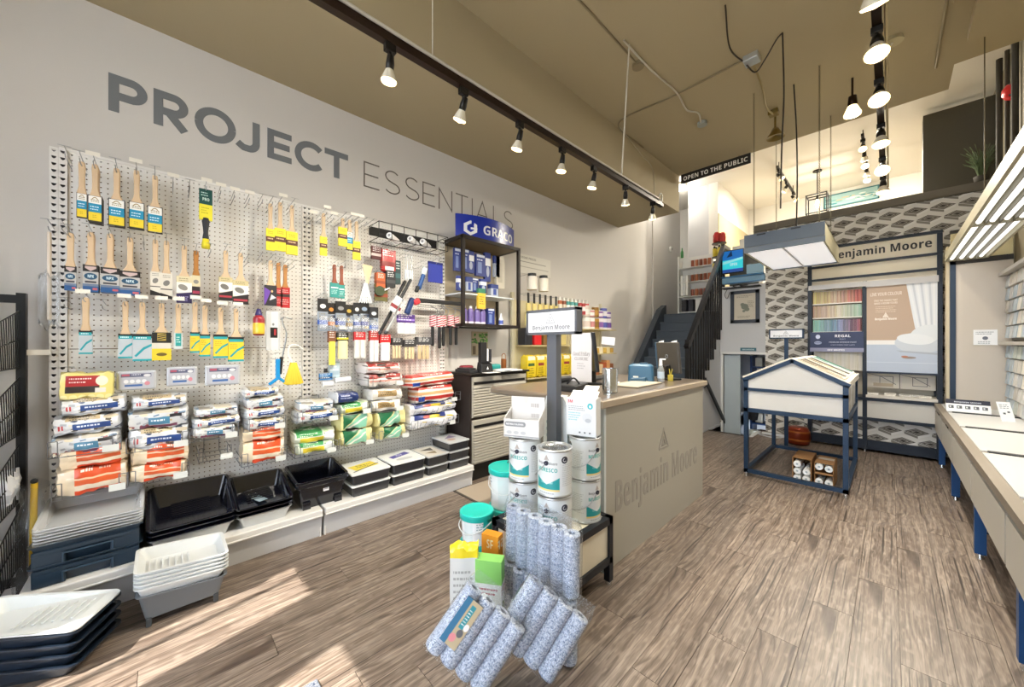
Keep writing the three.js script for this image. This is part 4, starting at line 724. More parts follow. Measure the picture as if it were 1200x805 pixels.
// the green and yellow brush hung head up
{
  const [z, y, w, h] = SM.green[0], t = thing('paint_brush', 'green and yellow carded brush hanging upside down with a black and yellow grip', 'paint brush', [-2.9, y + h / 2, z], Math.PI / 2);
  const ce = cell(90, 180, (c, W2, H2) => { fill(c, '#0f4a45', 0, 0, W2, H2 * .5); fill(c, '#efe23a', 0, H2 * .5, W2, H2 * .5); scribble(c, '#d5efe6', 14, H2 * .12, 56, 2, 14); text(c, 'PRO', W2 * .5, H2 * .34, 24, '#dff3e9'); scribble(c, '#b9ad1c', 16, H2 * .6, 48, 3, 14); });
  obj('card', pcard(w, h, .02, ce), PR, t).position.y = -h / 2;
  obj('grip', lathe([[0, 0], [.016, 0], [.019, -.02], [.014, -.06], [.012, -.09], [.016, -.12], [.014, -.13], [0, -.13]], 14, 0, -h + .012, 0), M('#22252c', .5), t); obj('grip_end', lathe([[.0, 0], [.015, 0], [.021, -.04], [.019, -.058], [0, -.06]], 14, 0, -h - .115, 0), M('#e7d82c', .5), t);
  hook('steel wire peg hook holding the upside-down green brush', z, y + h / 2 - .008, .22, 1);
}
// ---------- roller packs in wire baskets ----------
/* assorted print: words, pictures of the product and colour blocks scattered over a label */
function busy(c, w, h, seed, cols, n = 26) { const r = rng(seed); for (let i = 0; i < n; i++) { c.fillStyle = cols[(r() * cols.length) | 0]; const x = r() * w, y = r() * h, a = (r() - .5) * .5; c.save(); c.translate(x, y); c.rotate(a); r() < .6 ? c.fillRect(-w * .06 * r() - 4, -3, w * (.04 + .1 * r()), 3 + 6 * r()) : (c.beginPath(), c.ellipse(0, 0, 6 + r() * 16, 3 + r() * 5, 0, 0, 7), c.fill()); c.restore(); } }
const pk = {
  blue: cell(240, 80, (c, w, h) => { fill(c, '#dfe2e6', 0, 0, w, h); busy(c, w, h, 3, ['#c9b48c', '#f2f3f4', '#8d8778', '#e6dcc4', '#3b4a6a', '#b4bac2', '#5a5348'], 34); fill(c, '#c9b48c', w * .2, 4, w * .5, 16); scribble(c, '#57503f', w * .25, 8, w * .4, 2, 7); fill(c, '#23498f', w * .3, h * .42, w * .55, h * .28); scribble(c, '#dfe8f6', w * .36, h * .5, w * .4, 1, 16); fill(c, '#c8474c', w * .1, h * .44, w * .07, h * .22); fill(c, '#f2e9ea', w * .125, h * .44, w * .02, h * .22); ell(c, w * .85, h * .2, 26, 7, '#cfc2a8'); fill(c, '#aab3be', 0, h * .8, w, 6); }),
  blue2: cell(240, 80, (c, w, h) => { fill(c, '#d6d9dd', 0, 0, w, h); busy(c, w, h, 5, ['#c9b48c', '#f2f3f4', '#3a3a40', '#e6dcc4', '#5f7f9f', '#a9aeb6', '#8f4a55'], 38); fill(c, '#8f8a80', w * .1, 6, w * .3, 10); fill(c, '#d8cfb9', w * .44, 2, w * .4, 16); fill(c, '#4b86a8', w * .34, h * .4, w * .34, h * .34); scribble(c, '#eef5fa', w * .38, h * .5, w * .26, 1, 16); fill(c, '#6f3a55', w * .2, h * .76, w * .6, 10); fill(c, '#2e2d33', w * .68, h * .3, w * .2, 12); }),
  orange: cell(240, 110, (c, w, h) => { fill(c, '#eddcc0', 0, 0, w, h); busy(c, w, h, 7, ['#f6ead4', '#e6cfa8', '#d9bf94'], 14); fill(c, '#de5426', w * .26, 0, w * .62, h * .36); fill(c, '#f0c9a6', w * .26, h * .36, w * .62, h * .05); fill(c, '#e0602f', w * .26, h * .42, w * .62, h * .18); fill(c, '#f5e6cf', w * .26, h * .62, w * .62, h * .14); fill(c, '#d9481f', w * .26, h * .78, w * .62, h * .16); scribble(c, '#fbe9dd', w * .34, h * .1, w * .2, 1, 22); scribble(c, '#f8dccb', w * .58, h * .12, w * .2, 1, 14); }),
  green: cell(240, 110, (c, w, h) => { fill(c, '#e8dfa0', 0, 0, w, h); poly(c, '#1f6b45', w * .1, h * .1, w * .6, h * .1, w * .12, h * .9); poly(c, '#8fd0b4', w * .14, h * .9, w * .66, h * .12, w * .78, h * .12, w * .78, h * .9); fill(c, '#23281f', w * .2, 0, w * .5, h * .16); poly(c, '#f3f2e2', w * .2, h * .9, w * .76, h * .3, w * .78, h * .36, w * .32, h * .9); }),
  lime: cell(240, 80, (c, w, h) => { fill(c, '#dfe6d2', 0, 0, w, h); busy(c, w, h, 13, ['#b9d2a8', '#f2f4ec', '#4f8f5c', '#d8d48a'], 18); fill(c, '#3f9c57', w * .08, h * .05, w * .6, h * .35); fill(c, '#e2cf3c', w * .16, h * .48, w * .54, h * .34); scribble(c, '#f2f6e6', w * .16, h * .16, w * .4, 2, 12); fill(c, '#1f5f45', w * .3, h * .86, w * .4, 8); ell(c, w * .84, h * .5, 28, 26, '#eef0ee'); }),
  navy: cell(200, 70, (c, w, h) => { fill(c, '#26376f', 0, 0, w, h); scribble(c, '#c9d2ea', w * .2, h * .3, w * .5, 2, 14); fill(c, '#e1e4ea', 0, 0, w * .1, h); }),
  tan: cell(200, 70, (c, w, h) => { fill(c, '#e9e6e0', 0, 0, w, h); fill(c, '#a1875c', w * .2, h * .2, w * .56, h * .46); scribble(c, '#3b3226', w * .26, h * .34, w * .4, 2, 10); }),
  red: cell(240, 80, (c, w, h) => { fill(c, '#e9e2de', 0, 0, w, h); busy(c, w, h, 11, ['#cdbcb4', '#f4efec', '#5a4a46', '#b5574e'], 22); fill(c, '#97302c', w * .06, h * .06, w * .86, h * .3); fill(c, '#2a2624', w * .3, h * .12, w * .22, h * .16); scribble(c, '#f1dcd8', w * .56, h * .12, w * .3, 1, 14); fill(c, '#d98a7e', w * .06, h * .5, w * .86, h * .1); }),
  red2: cell(240, 90, (c, w, h) => { fill(c, '#efe4da', 0, 0, w, h); fill(c, '#c23a32', 0, h * .04, w, h * .2); fill(c, '#e2a577', 0, h * .36, w, h * .16); fill(c, '#b9332f', 0, h * .62, w, h * .18); fill(c, '#2d49a0', w * .05, h * .6, w * .16, h * .26); scribble(c, '#f8ece6', w * .3, h * .1, w * .5, 1, 16); }),
  white: cell(240, 80, (c, w, h) => { fill(c, '#e9e9ee', 0, 0, w, h); busy(c, w, h, 9, ['#c9ccd6', '#8f93a6', '#d8c23a', '#f6f6f8'], 20); fill(c, '#33407f', w * .12, h * .06, w * .6, h * .3); ell(c, w * .5, h * .26, 30, 9, '#d8c23a'); ell(c, w * .36, h * .24, 18, 8, '#b5443c'); c.strokeStyle = '#a4a6ad'; c.lineWidth = 3; for (let i = 0; i < 8; i++) { c.beginPath(); c.moveTo(w * (.1 + i * .11), h * .95); c.lineTo(w * (.14 + i * .11), h * .55); c.stroke(); } }),
  yellow: cell(240, 120, (c, w, h) => { fill(c, '#e9dc86', 0, 0, w, h); fill(c, '#ad2a30', w * .12, h * .16, w * .6, h * .36); fill(c, '#302a2c', w * .12, h * .52, w * .6, h * .22); scribble(c, '#f4dedd', w * .18, h * .24, w * .4, 2, 14); ell(c, w * .76, h * .34, 28, 20, '#efe8d2'); fill(c, '#e6e4de', w * .64, h * .58, w * .2, h * .16); for (let i = 0; i < 6; i++) ell(c, w * (.1 + i * .16), h * .9, 18, 12, '#f2e9a6'); }),
  clear: cell(200, 120, (c, w, h) => { fill(c, '#b9bcc6', 0, 0, w, h); fill(c, '#5b5f7c', w * .06, h * .08, w * .86, h * .2); fill(c, '#b1576a', w * .08, h * .1, w * .22, h * .12); scribble(c, '#e9eaf0', w * .36, h * .12, w * .3, 1, 16); ell(c, w * .8, h * .2, 22, 10, '#dfe0e4'); for (let i = 0; i < 4; i++) ell(c, w * (.2 + i * .17), h * .55, 14, 14, '#e3e4e8'); fill(c, '#3c63a0', w * .16, h * .74, w * .5, h * .12); ell(c, w * .8, h * .7, 16, 15, '#d08a97'); }),
};
function pack(name, label, cat, z, y, w, h, ce, d = .2, front = -2.83, group, e = .5, tilt = 0) {
  const t = thing(name, label, cat, [front - d / 2, y, z], Math.PI / 2, group); const m = obj('bag', pillow(w, h, d, (z * 997 + y * 131) | 0, pk[ce], e, .06), PRG, t); const q = Math.sin(z * 91 + y * 57); m.rotation.set(tilt + .05 * q, .07 * Math.sin(z * 37 + y * 113), .045 * Math.sin(z * 53 + y * 71)); return t;
}
/* wire basket arm pair under a stack; local z grows out of the board */
function basket(label, z, y, w, h, tag) {
  const t = thing('wire_basket', label, 'wire basket', [PB, y, z], Math.PI / 2), r = .0022, e = [], L = .245, q = w / 2 + .006;
  for (const x of [-q, q]) e.push(rd([x, 0, 0], [x, 0, L], r, 5), rd([x, .05, 0], [x, .05, L], r, 5), rd([x, 0, L], [x, .07, L], r, 5));
  for (const x of [-q, -q * .75, q * .75, q]) e.push(rd([x, 0, L], [x, .08, L + .004], r, 5));
  for (const x of [-q, q]) e.push(rd([x, .08, L + .004], [x * .75, .08, L + .004], r, 5));
  for (const zz of [.004, .12, L]) e.push(rd([-q, 0, zz], [q, 0, zz], r, 5));
  for (const x of [-q * .5, q * .5]) e.push(rd([x, 0, 0], [x, 0, L], r, 5), rd([x, 0, .004], [x, .16, .004], r, 5));
  e.push(rd([-q * .5, .16, .004], [q * .5, .16, .004], r, 5), rd([-q * .5, .08, .004], [q * .5, .08, .004], r, 5));
  obj('wire', e, M('#8f9296', .3, .85), t); if (tag) obj('price_tag', box(.06, .035, .002, q * .7, .015, L + .008), M('#d9dcd8', .5), t); return t;
}
const stackNames = {
  A: ['roller sleeve pack', 'clear blue-banded bag of roller covers', ['blue', 'blue', 'blue2'], 'at the near end'], B: ['roller sleeve pack', 'clear blue-banded roller bag', ['blue', 'blue2', 'blue'], 'second stack from the near end'],
  C: ['roller sleeve pack', 'thin blue-banded roller bag', ['blue2', 'blue', 'blue2'], 'third stack from the near end'], D: ['roller sleeve pack', 'narrow blue-banded roller bag', ['blue', 'blue2', 'blue', 'blue'], 'beside the middle upright'],
  E: ['roller sleeve pack', 'wide blue-banded roller bag', ['blue2', 'blue'], 'just past the middle upright'], oA: ['roller sleeve pack', 'orange wrapped roller cover pack', ['orange', 'orange'], 'lowest at the near end'], oB: ['roller sleeve pack', 'orange wrapped roller cover pack', ['orange', 'orange'], 'second orange stack'],
  oD: ['roller sleeve pack', 'orange wrapped roller cover pack', ['orange', 'orange'], 'beside the middle upright'], gE: ['roller sleeve pack', 'green and yellow mini roller pack', ['lime', 'lime'], 'low beside the middle upright'], F: ['roller sleeve pack', 'small bagged roller pack', ['navy', 'lime'], 'over the green wedge packs'],
  gF: ['roller sleeve pack', 'green and cream wedge-patterned roller pack', ['green', 'green'], 'nearer of two stacks'], G: ['roller sleeve pack', 'white roller pack with a tan label', ['tan', 'tan'], 'over the farther green stack'], gG: ['roller sleeve pack', 'green and cream wedge-patterned roller pack', ['green', 'green'], 'farther of two stacks'],
  H: ['roller kit pack', 'white and red roller kit pack', ['red', 'red'], 'above the tan label packs'], I: ['roller kit pack', 'large red striped roller kit pack', ['red2', 'red2'], 'at the far end'], J: ['roller kit pack', 'long white roller sleeve bag', ['white', 'white'], 'lowest at the far end'],
};
for (const [k, [, desc, prints, where]] of Object.entries(stackNames)) {
  const rows = PK[k], n = rows.length, lo = rows[n - 1];
  basket(`chrome wire basket under the ${prints[0] === 'orange' ? 'orange' : prints[0] === 'green' ? 'green' : prints[0]} packs, ${where}`, lo[0], lo[1] - lo[3] / 2 - .004, Math.max(...rows.map((r) => r[2])) * .96, n, true);
  for (const [i, [z, y, w, h]] of rows.entries()) pack('roller_pack', `${desc}, ${where}, ${n === 2 ? ['upper', 'lower'][i] : ['topmost', 'second', 'third', 'bottom'][n === 3 && i === 2 ? 3 : i]} one`, 'roller pack', z, y, w, h * 1.02, prints[i], k === 'H' || k === 'I' || k === 'J' ? .24 : .2, -2.83 - (k === 'I' ? .0 : 0), 'bagged roller covers on the pegboards', .5);
}
pack('sponge_pack', 'yellow multipack box of mini rollers with a red label', 'roller pack', ...PK.yb[0], 'yellow', .1, -2.84, undefined, .35);
for (const [i, r] of PK.cp.entries()) { const t = thing('blister_pack', `clear blister pack of foam brushes beside the yellow multipack, ${NTH[i]} from the near end`, 'blister pack', [-2.9, r[1], r[0]], Math.PI / 2, 'clear blister packs'); obj('card', pcard(r[2] * .86, r[3] * .82, .034, pk.clear), PRG, t); obj('shell', rbox(r[2], r[3], .024, .01, 0, 0, .0), M('#c6c9d0', .15, 0, { clearcoat: 1 }), t); }
basket('empty chrome wire basket below the third stack of thin bags', -.23, .6, .14, 0, true);
// ---------- tools and small goods on the far pegboard ----------
const tints = {}, tint = (c1, c2, w = 60, h = 120) => tints[[c1, c2, w, h]] ??= cell(w, h, (c) => { fill(c, c1, 0, 0, w, h); fill(c, c2, 0, h * .55, w, h * .2); scribble(c, '#e6e6e6', 8, h * .1, w - 18, 3, 10); });
const onPeg = (name, label, cat, [z, y, w, h], x = -2.88, group) => thing(name, label, cat, [x, y, z], Math.PI / 2, group);
const CLEARP = M('#ffffff', .12, 0, { transparent: true, opacity: .22 }), WHITEP = M('#e8e8e6', .5), BLK = M('#1a1a1c', .5);
{
  const pr = [['#1b1c20', '#2c57a8'], ['#201c1a', '#c8702a'], ['#191a1d', '#2f4f9e'], ['#26231e', '#8a6f35'], ['#1d1d22', '#35509c'], ['#1b1b1f', '#2c3f94'], ['#24242a', '#3b62b4']];
  for (const [i, r] of SM.bl.entries()) {
    const ce = cell(50, 130, (c, w, h) => { fill(c, '#8d97a4', 0, 0, w, h); busy(c, w, h, 60 + i, ['#c9ced6', '#4a5260', '#2f3a55', '#b09a6a', '#dfe3e8'], 16); fill(c, pr[i][0], 0, 0, w, h * .4); ell(c, w * .5, h * .24, 14, 9, ['#e8e8e8', '#d98b3a', '#8f8f8f', '#c2a34a', '#dcdcdc', '#8fa0b8', '#c9ced6'][i]); scribble(c, '#8d8678', 8, h * .46, w - 18, 2, 9); fill(c, pr[i][1], 0, h * .66, w, h * .13); });
    const t = onPeg('roller_blister', `hanging blister pack with black header and ${['blue', 'orange', 'deep blue', 'gold', 'indigo', 'navy', 'bright blue'][i]} band in the crowded middle row`, 'blister pack', r, -2.88 - .012 * (i % 2)); obj('card', pcard(r[2], r[3], .012, ce), PRG, t); obj('bubble', rbox(r[2] * .8, r[3] * .4, .035, .012, 0, -r[3] * .24, .02), CLEARP, t);
    hook(`steel hook of the black-topped blister packs, ${NTH[i]} along`, r[0], r[1] + r[3] / 2 - .008, .19, 0, 'hooks of the blister row');
  }
}
{
  const kinds = [['#efe05a', '#7a4a2c', 'long yellow foam roller with a brown card'], ['#ece4b0', '#26241d', 'pale yellow roller under a black card'], ['#d9d8d3', '#b3262a', 'silver roller cover under a red card'], ['#dedddb', '#a82c2a', 'long silver roller cover under a red card'], ['#e4e4e6', '#c4181d', 'white roller with a bright red cap'], ['#dcc7a0', '#2b2a2c', 'wooden paddle set under a black card'], ['#d6c19a', '#333234', 'wide wooden paddle set under a black card'], ['#c9b28a', '#3a3a3e', 'widest wooden paddle set under a grey card']];
  for (const [i, r] of SM.ro.entries()) {
    const t = onPeg('roller_cover', `${kinds[i][2]} on the far pegboard`, i > 4 ? 'paddle set' : 'roller cover', r), [z, y, w, h] = r;
    const ce = tint(kinds[i][1], i === 1 ? '#d8c832' : kinds[i][1], 50, 50); obj('header_card', pcard(w * (i > 4 ? 1 : .95), h * .34, .03, ce), PR, t).position.set(0, h * .33, .0);
    if (i > 4) for (let k = 0; k < 3; k++) obj('paddle', rbox(w * .2, h * .62, .012, .004, (k - 1) * w * .26, -h * .18, .004 * (k % 2)), M(kinds[i][0], .55), t);
    else { const rr = w * (i === 2 || i === 3 ? .24 : .4); for (const s of i === 2 || i === 3 ? [-1, 1] : [0]) obj('roller', at(new THREE.CylinderGeometry(rr, rr, h * .7, 16), s * rr, -h * .16, .01), M(kinds[i][0], i === 2 || i === 3 ? .45 : .9), t); }
    hook(`steel hook of the roller covers and paddles, ${NTH[i]} along`, z, y + h / 2 - .008, .19, i === 1, 'hooks of the roller row');
  }
}
{
  const [z, y, w, h] = SM.mini[0], t = onPeg('mini_roller_pack', 'three white mini rollers under a purple card', 'roller pack', SM.mini[0]); obj('header_card', pcard(w * .9, h * .4, .012, tint('#4a2c7a', '#8a6cc0', 80, 40)), PR, t).position.y = h * .28;
  for (const s of [-1, 0, 1]) obj('roller', cyl(.026, .026, h * .5, s * .056, -h * .2, .01, 14), M('#f0f0f0', .9), t);
}
{
  let r = SM.red[0], t = onPeg('red_pack', 'bright red bagged spatula pack near the top wire rack', 'tool pack', r); obj('bag', pillow(r[2], r[3], .05, 3, tint('#a8171d', '#7d1216', 80, 110), .4, .05), PRG, t); obj('label', box(r[2] * .6, .03, .004, 0, -r[3] * .36, .03), WHITEP, t);
  r = SM.red[1]; t = onPeg('red_card', 'small dark red carded tool beside the red pack', 'tool pack', r); obj('card', pcard(r[2], r[3], .02, tint('#4b1718', '#c9b5b0', 70, 80)), PR, t);
  for (const [i, q] of SM.dark.entries()) { t = onPeg('scraper_pack', ['orange-brown scraper pack below the red pack', 'black scraper pack below the red pack', 'tall dark teal sanding pad pack'][i], 'tool pack', q); obj('card', pcard(q[2], q[3], .05, tint(['#b4572a', '#1d1e22', '#1f3a3c'][i], ['#8c3f1e', '#3a3a3e', '#2f5c5e'][i], 50, 90)), PR, t); }
  const f = SM.fork[0]; t = onPeg('cage_frame_pack', 'row of white handled roller frames with thin steel wires', 'roller frame', f); for (let k = 0; k < 4; k++) obj('frame_rod', [rd([-.03 + k * .02, .11, 0], [-.03 + k * .02, -.02, 0], .003, 6)], HS, t); for (let k = 0; k < 4; k++) obj('handle', rbox(.014, .09, .02, .005, -.03 + k * .02, -.065, 0), M('#dfe3e6', .4), t);
  const b = SM.blue[0]; t = onPeg('caulk_tool', 'blue and black handled tool hanging at a slant', 'tool', b); const G = new THREE.Group(); obj('handle', rbox(.035, .15, .03, .012, 0, -.03, 0, 0, 0, -.35), M('#1f4f8f', .4), t); obj('blade', rbox(.05, .07, .008, .003, .03, .07, 0, 0, 0, -.35), M('#b9c2cb', .3, .8), t); obj('grip', rbox(.03, .06, .034, .01, -.04, -.1, 0, 0, 0, -.35), BLK, t);
  const s = SM.sheet[0]; t = onPeg('blue_guard', 'flat royal blue paint guard hanging from the rail', 'paint guard', s, -2.9); obj('sheet', rbox(s[2], s[3], .012, .004, 0, 0, 0), M('#1c2f9a', .45), t); obj('edge', rbox(s[2], .02, .02, .004, 0, s[3] / 2, 0), M('#16246f', .45), t);
  const n = SM.fan[0]; t = onPeg('fan_brush', 'fan of wooden stir sticks above white plastic tines', 'brush set', n); for (let k = 0; k < 6; k++) { const a = (k - 2.5) * .07; obj('stick', rbox(.014, .15, .005, .002, -Math.sin(a) * .13 + .01, .08, .004 * k, 0, 0, a * 1.2), M('#dcc8a4', .6), t); obj('tine', rbox(.009, .16, .012, .003, Math.sin(a) * .14 - .005, -.07, .004 * k, 0, 0, a * 1.4), M('#eceff0', .4), t); }
  const d = SM.disc[0]; t = onPeg('wire_brush_pack', 'green and tan carded wire brush pack beside the stir sticks', 'tool pack', d); obj('card', pcard(d[2] * .8, d[3], .012, tint('#5f5a2c', '#8c3f25', 90, 90)), PR, t); obj('disc', at(new THREE.CylinderGeometry(.04, .04, .02, 20), -.02, .01, .016, Math.PI / 2), M('#39452a', .6), t); obj('strap', rbox(.1, .012, .01, .003, .02, .02, .02, 0, 0, .5), WHITEP, t);
  for (const q of [SM.red[0], SM.dark[0], SM.dark[1], SM.fork[0], SM.blue[0], SM.sheet[0], SM.fan[0], SM.disc[0]]) hook(`steel hook of the far tool area, ${NTH[hn[0]++]} in turn`, q[0], q[1] + q[3] / 2 - .01, .19, 0, 'hooks of the tool area');
}
/* caulk guns and sticks stacked at a slant in the middle */
for (const [i, [z, y, c, lab]] of [[-1.43, 1.72, '#16171a', 'long black extension stick leaning at a slant'], [-1.47, 1.735, '#2a2c30', 'second slanting black extension stick'], [-1.33, 1.5, '#17181b', 'short black slanting roller handle'], [-1.37, 1.5, '#c8ccd0', 'short silver slanting roller handle']].entries()) { const t = thing('extension_stick', lab, 'handle', [-2.86 + .02 * (i % 2), y, z], Math.PI / 2); obj('stick', rbox(.024, .26, .024, .008, 0, 0, 0, 0, 0, -.5), M(c, .4, i === 3 ? .7 : 0), t); obj('end_cap', rbox(.026, .03, .026, .008, -.06, -.11, 0, 0, 0, -.5), M('#3a3d42', .4), t); }
{
  let t = thing('carded_frame', 'white and grey carded roller frame lying across the sticks', 'roller frame', [-2.83, 1.62, -1.4], Math.PI / 2); obj('card', pcard(.09, .14, .01, tint('#c9ccd2', '#8b2f38', 70, 100)).applyMatrix4(new THREE.Matrix4().makeRotationZ(-.5)), PR, t); obj('frame', [rd([-.03, -.09, .01], [.05, .05, .012], .006)], HS, t);
  t = thing('pole_sander', 'blue and red pole sander head hanging among the tools', 'sander', [-2.84, 1.62, -1.52], Math.PI / 2); obj('head', rbox(.045, .15, .04, .012, 0, 0, 0, 0, 0, -.4), M('#1d3566', .4), t); obj('swivel', rbox(.06, .05, .04, .014, .06, .04, .01, 0, 0, .5), M('#c2303a', .4), t); obj('rod', rd([.06, .04, 0], [.2, .05, -.02], .008), BLK, t);
  const b = SM.bar[0]; t = thing('tool_rail', 'black bar rail carrying the striped brush tools', 'rail', [-2.9, b[1], b[0]], Math.PI / 2); obj('bar', rbox(b[2], .035, .03, .006, 0, 0, 0), BLK, t); obj('arm', [rd([-.15, 0, -.16], [-.15, 0, 0], .006), rd([.12, 0, -.16], [.12, 0, 0], .006)], HS, t); obj('wire_shelf', [rd([-b[2] / 2, -.04, .02], [b[2] / 2, -.04, .02], .003), rd([-b[2] / 2, -.06, .02], [b[2] / 2, -.06, .02], .003)], HS, t);
  for (const [i, q] of SM.frames.entries()) { const [z, y, w, h] = q; t = thing('striped_brush_tool', `roller frame with red and white striped sleeve and black handle, ${NTH[i]} from the near side`, 'roller frame', [-2.88 + .02 * (i % 2), y, z], Math.PI / 2, 'striped roller frames'); obj('handle', rbox(.026, h * .62, .026, .009, 0, -h * .2, 0), BLK, t); obj('sleeve', pcard(.05, .1, .03, cell(40, 60, (c, w2, h2) => { fill(c, '#e9dede', 0, 0, w2, h2); for (let k = 0; k < 6; k++) poly(c, '#a8283a', 0, k * 12 - 4, w2, k * 12 - 14, w2, k * 12 - 8, 0, k * 12 + 2); })), PR, t).position.y = h * .26; obj('frame_rod', tube([[0, h * .28, 0], [.0, h * .42, 0], [.05, h * .5, 0], [.05, h * .62, 0], [-.02, h * .72, 0]], .004, 16), HS, t); }
  t = thing('wire_top_rack', 'black wire rack with white roller refills at the top of the far pegboard', 'wire rack', [PB, 2.16, -1.62], Math.PI / 2); const e = []; for (const y of [0, .07, .13]) e.push(rd([-.36, y, .2], [.3, y, .2], .003), rd([-.36, y, .01], [.3, y, .01], .003)); for (let k = 0; k < 7; k++) e.push(rd([-.36 + k * .11, 0, 0], [-.36 + k * .11, 0, .2], .003), rd([-.36 + k * .11, 0, .2], [-.36 + k * .11, .13, .2], .003)); e.push(rd([-.36, .13, 0], [-.36, .13, .2], .003), rd([.3, .13, 0], [.3, .13, .2], .003)); obj('wire', e, M('#2a2a2c', .4, .5), t); obj('back_plate', span(-.36, .3, .06, .13, .0, .008), BLK, t);
  for (const [i, [z, y]] of [[-1.41, 2.19], [-1.6, 2.2], [-1.72, 2.2]].entries()) { const g = thing('roller_refill', `white roller refill lying in the top wire rack, ${NTH[i]} from the near end`, 'roller cover', [-2.92, y, z], Math.PI / 2); obj('cover', at(new THREE.CylinderGeometry(.026, .026, .13, 16), 0, 0, 0, 0, .6, Math.PI / 2 - .15), M('#eeeef0', .85), g); obj('core', at(new THREE.CylinderGeometry(.012, .012, .134, 12), 0, 0, 0, 0, .6, Math.PI / 2 - .15), M('#9a9ca0', .6), g); }
}
/* jar, carded blade, telescopic rod, scraper, yellow mop brush, mini rollers */
{
  let [z, y, w, h] = SM.jar[0], t = onPeg('glove_pack', 'purple and red bottle-shaped pack hanging by its cap', 'bottle', SM.jar[0]); obj('bottle', lathe([[0, -.09], [.03, -.09], [.033, -.07], [.033, .02], [.026, .035], [.014, .05], [0, .05]], 18), PRG, t); into(t.children[0].geometry, tint('#a11f2b', '#e8c43a', 60, 100), null); obj('cap', lathe([[0, .085], [.01, .085], [.02, .05], [.022, .03], [0, .03]], 14), M('#332a66', .4), t); hook('steel hook holding the purple-capped bottle pack', z, y + .085, .18, 0);
  [z, y, w, h] = SM.pkg[0]; t = onPeg('blade_pack', 'slim clear pack with a grey knife and black label', 'tool pack', SM.pkg[0]); const ce = cell(60, 150, (c, W2, H2) => { fill(c, '#c6c8c8', 0, 0, W2, H2); fill(c, '#dadcdc', W2 * .35, 0, W2 * .5, H2); fill(c, '#1b1a1c', W2 * .3, H2 * .42, W2 * .5, H2 * .26); fill(c, '#a8323a', W2 * .55, H2 * .46, W2 * .16, H2 * .16); ell(c, W2 * .5, H2 * .34, 5, 5, '#85898c'); }); obj('card', pcard(w, h, .012, ce), PRG, t); hook('steel hook holding the slim knife pack', z, y + h / 2 - .01, .18, 0);
  t = thing('telescopic_rod', 'thin steel rod with a bent top and black grip', 'rod', [-2.88, 1.25, -.59], Math.PI / 2); obj('rod', tube([[.06, .22, 0], [.0, .23, 0], [.01, .17, 0], [.025, .12, 0], [.0, -.05, 0]], .005, 20), HS, t); obj('grip', rbox(.02, .12, .02, .006, -.008, -.1, 0, 0, 0, -.08), BLK, t); hook('steel hook holding the thin bent rod', -.6, 1.47, .18, 0);
  [z, y, w, h] = SM.scr[0]; t = onPeg('scraper', 'bright blue Y-shaped window scraper', 'scraper', SM.scr[0]); obj('handle', rbox(.028, .13, .022, .008, .0, .025, 0), M('#1f8fd0', .35), t); obj('arm', [rbox(.02, .07, .018, .006, -.024, -.06, 0, 0, 0, -.9), rbox(.018, .06, .018, .006, .026, -.058, 0, 0, 0, .9)], M('#1f8fd0', .35), t); hook('steel hook holding the blue scraper', z, y + .085, .18, 0);
  [z, y, w, h] = SM.mop[0]; t = onPeg('stain_brush', 'yellow bristled stain brush with a white wire handle', 'brush', SM.mop[0]); for (let k = 0; k < 5; k++) { const a = (k - 2) * .11; obj('tuft', at(lathe([[0, .07], [.014, .07], [.018, 0], [.024, -.08], [0, -.085]], 10), Math.sin(a) * .1 - .004, 0, 0, 0, 0, a), M('#e3c53c', .8), t); } obj('handle', tube([[-.01, .06, 0], [-.035, .15, 0], [-.02, .19, 0], [.02, .19, 0], [.055, .16, 0]], .006, 24), M('#e9e9e6', .4), t);
  [z, y, w, h] = SM.mr[0]; t = onPeg('mini_roller', 'small blue-carded trim roller with a white sleeve', 'roller', SM.mr[0]); obj('card', pcard(w * .9, .05, .012, tint('#2c6fa8', '#1d2f4f', 80, 40)), PR, t).position.y = .01; obj('sleeve', at(new THREE.CylinderGeometry(.02, .02, .07, 14), .012, -.045, .01, 0, 0, Math.PI / 2), M('#f1f1f2', .8), t); obj('knob', cyl(.012, .014, .03, 0, .055, 0, 12), BLK, t); hook('steel hook holding the blue-carded trim roller', z, y + .06, .16, 0);
  t = onPeg('mini_roller', 'plain white mini roller sleeve on a hook', 'roller', SM.mr[1]); obj('sleeve', at(new THREE.CylinderGeometry(.019, .019, .11, 14), 0, 0, 0, 0, 0, Math.PI / 2 + .08), M('#f1f1f2', .8), t); hook('steel hook holding the plain white mini sleeve', SM.mr[1][0], SM.mr[1][1] + .01, .16, 0);
  t = thing('bag_of_hooks', 'pale blue translucent bag hanging below the roller covers', 'bag', [-2.9, 1.1, -.93], Math.PI / 2); obj('bag', pillow(.08, .12, .03, 8, tint('#b9cbd6', '#9fb4c2', 60, 60), .4, .06), PRG, t); hook('steel hook holding the pale blue bag', -.93, 1.155, .16, 0);
}
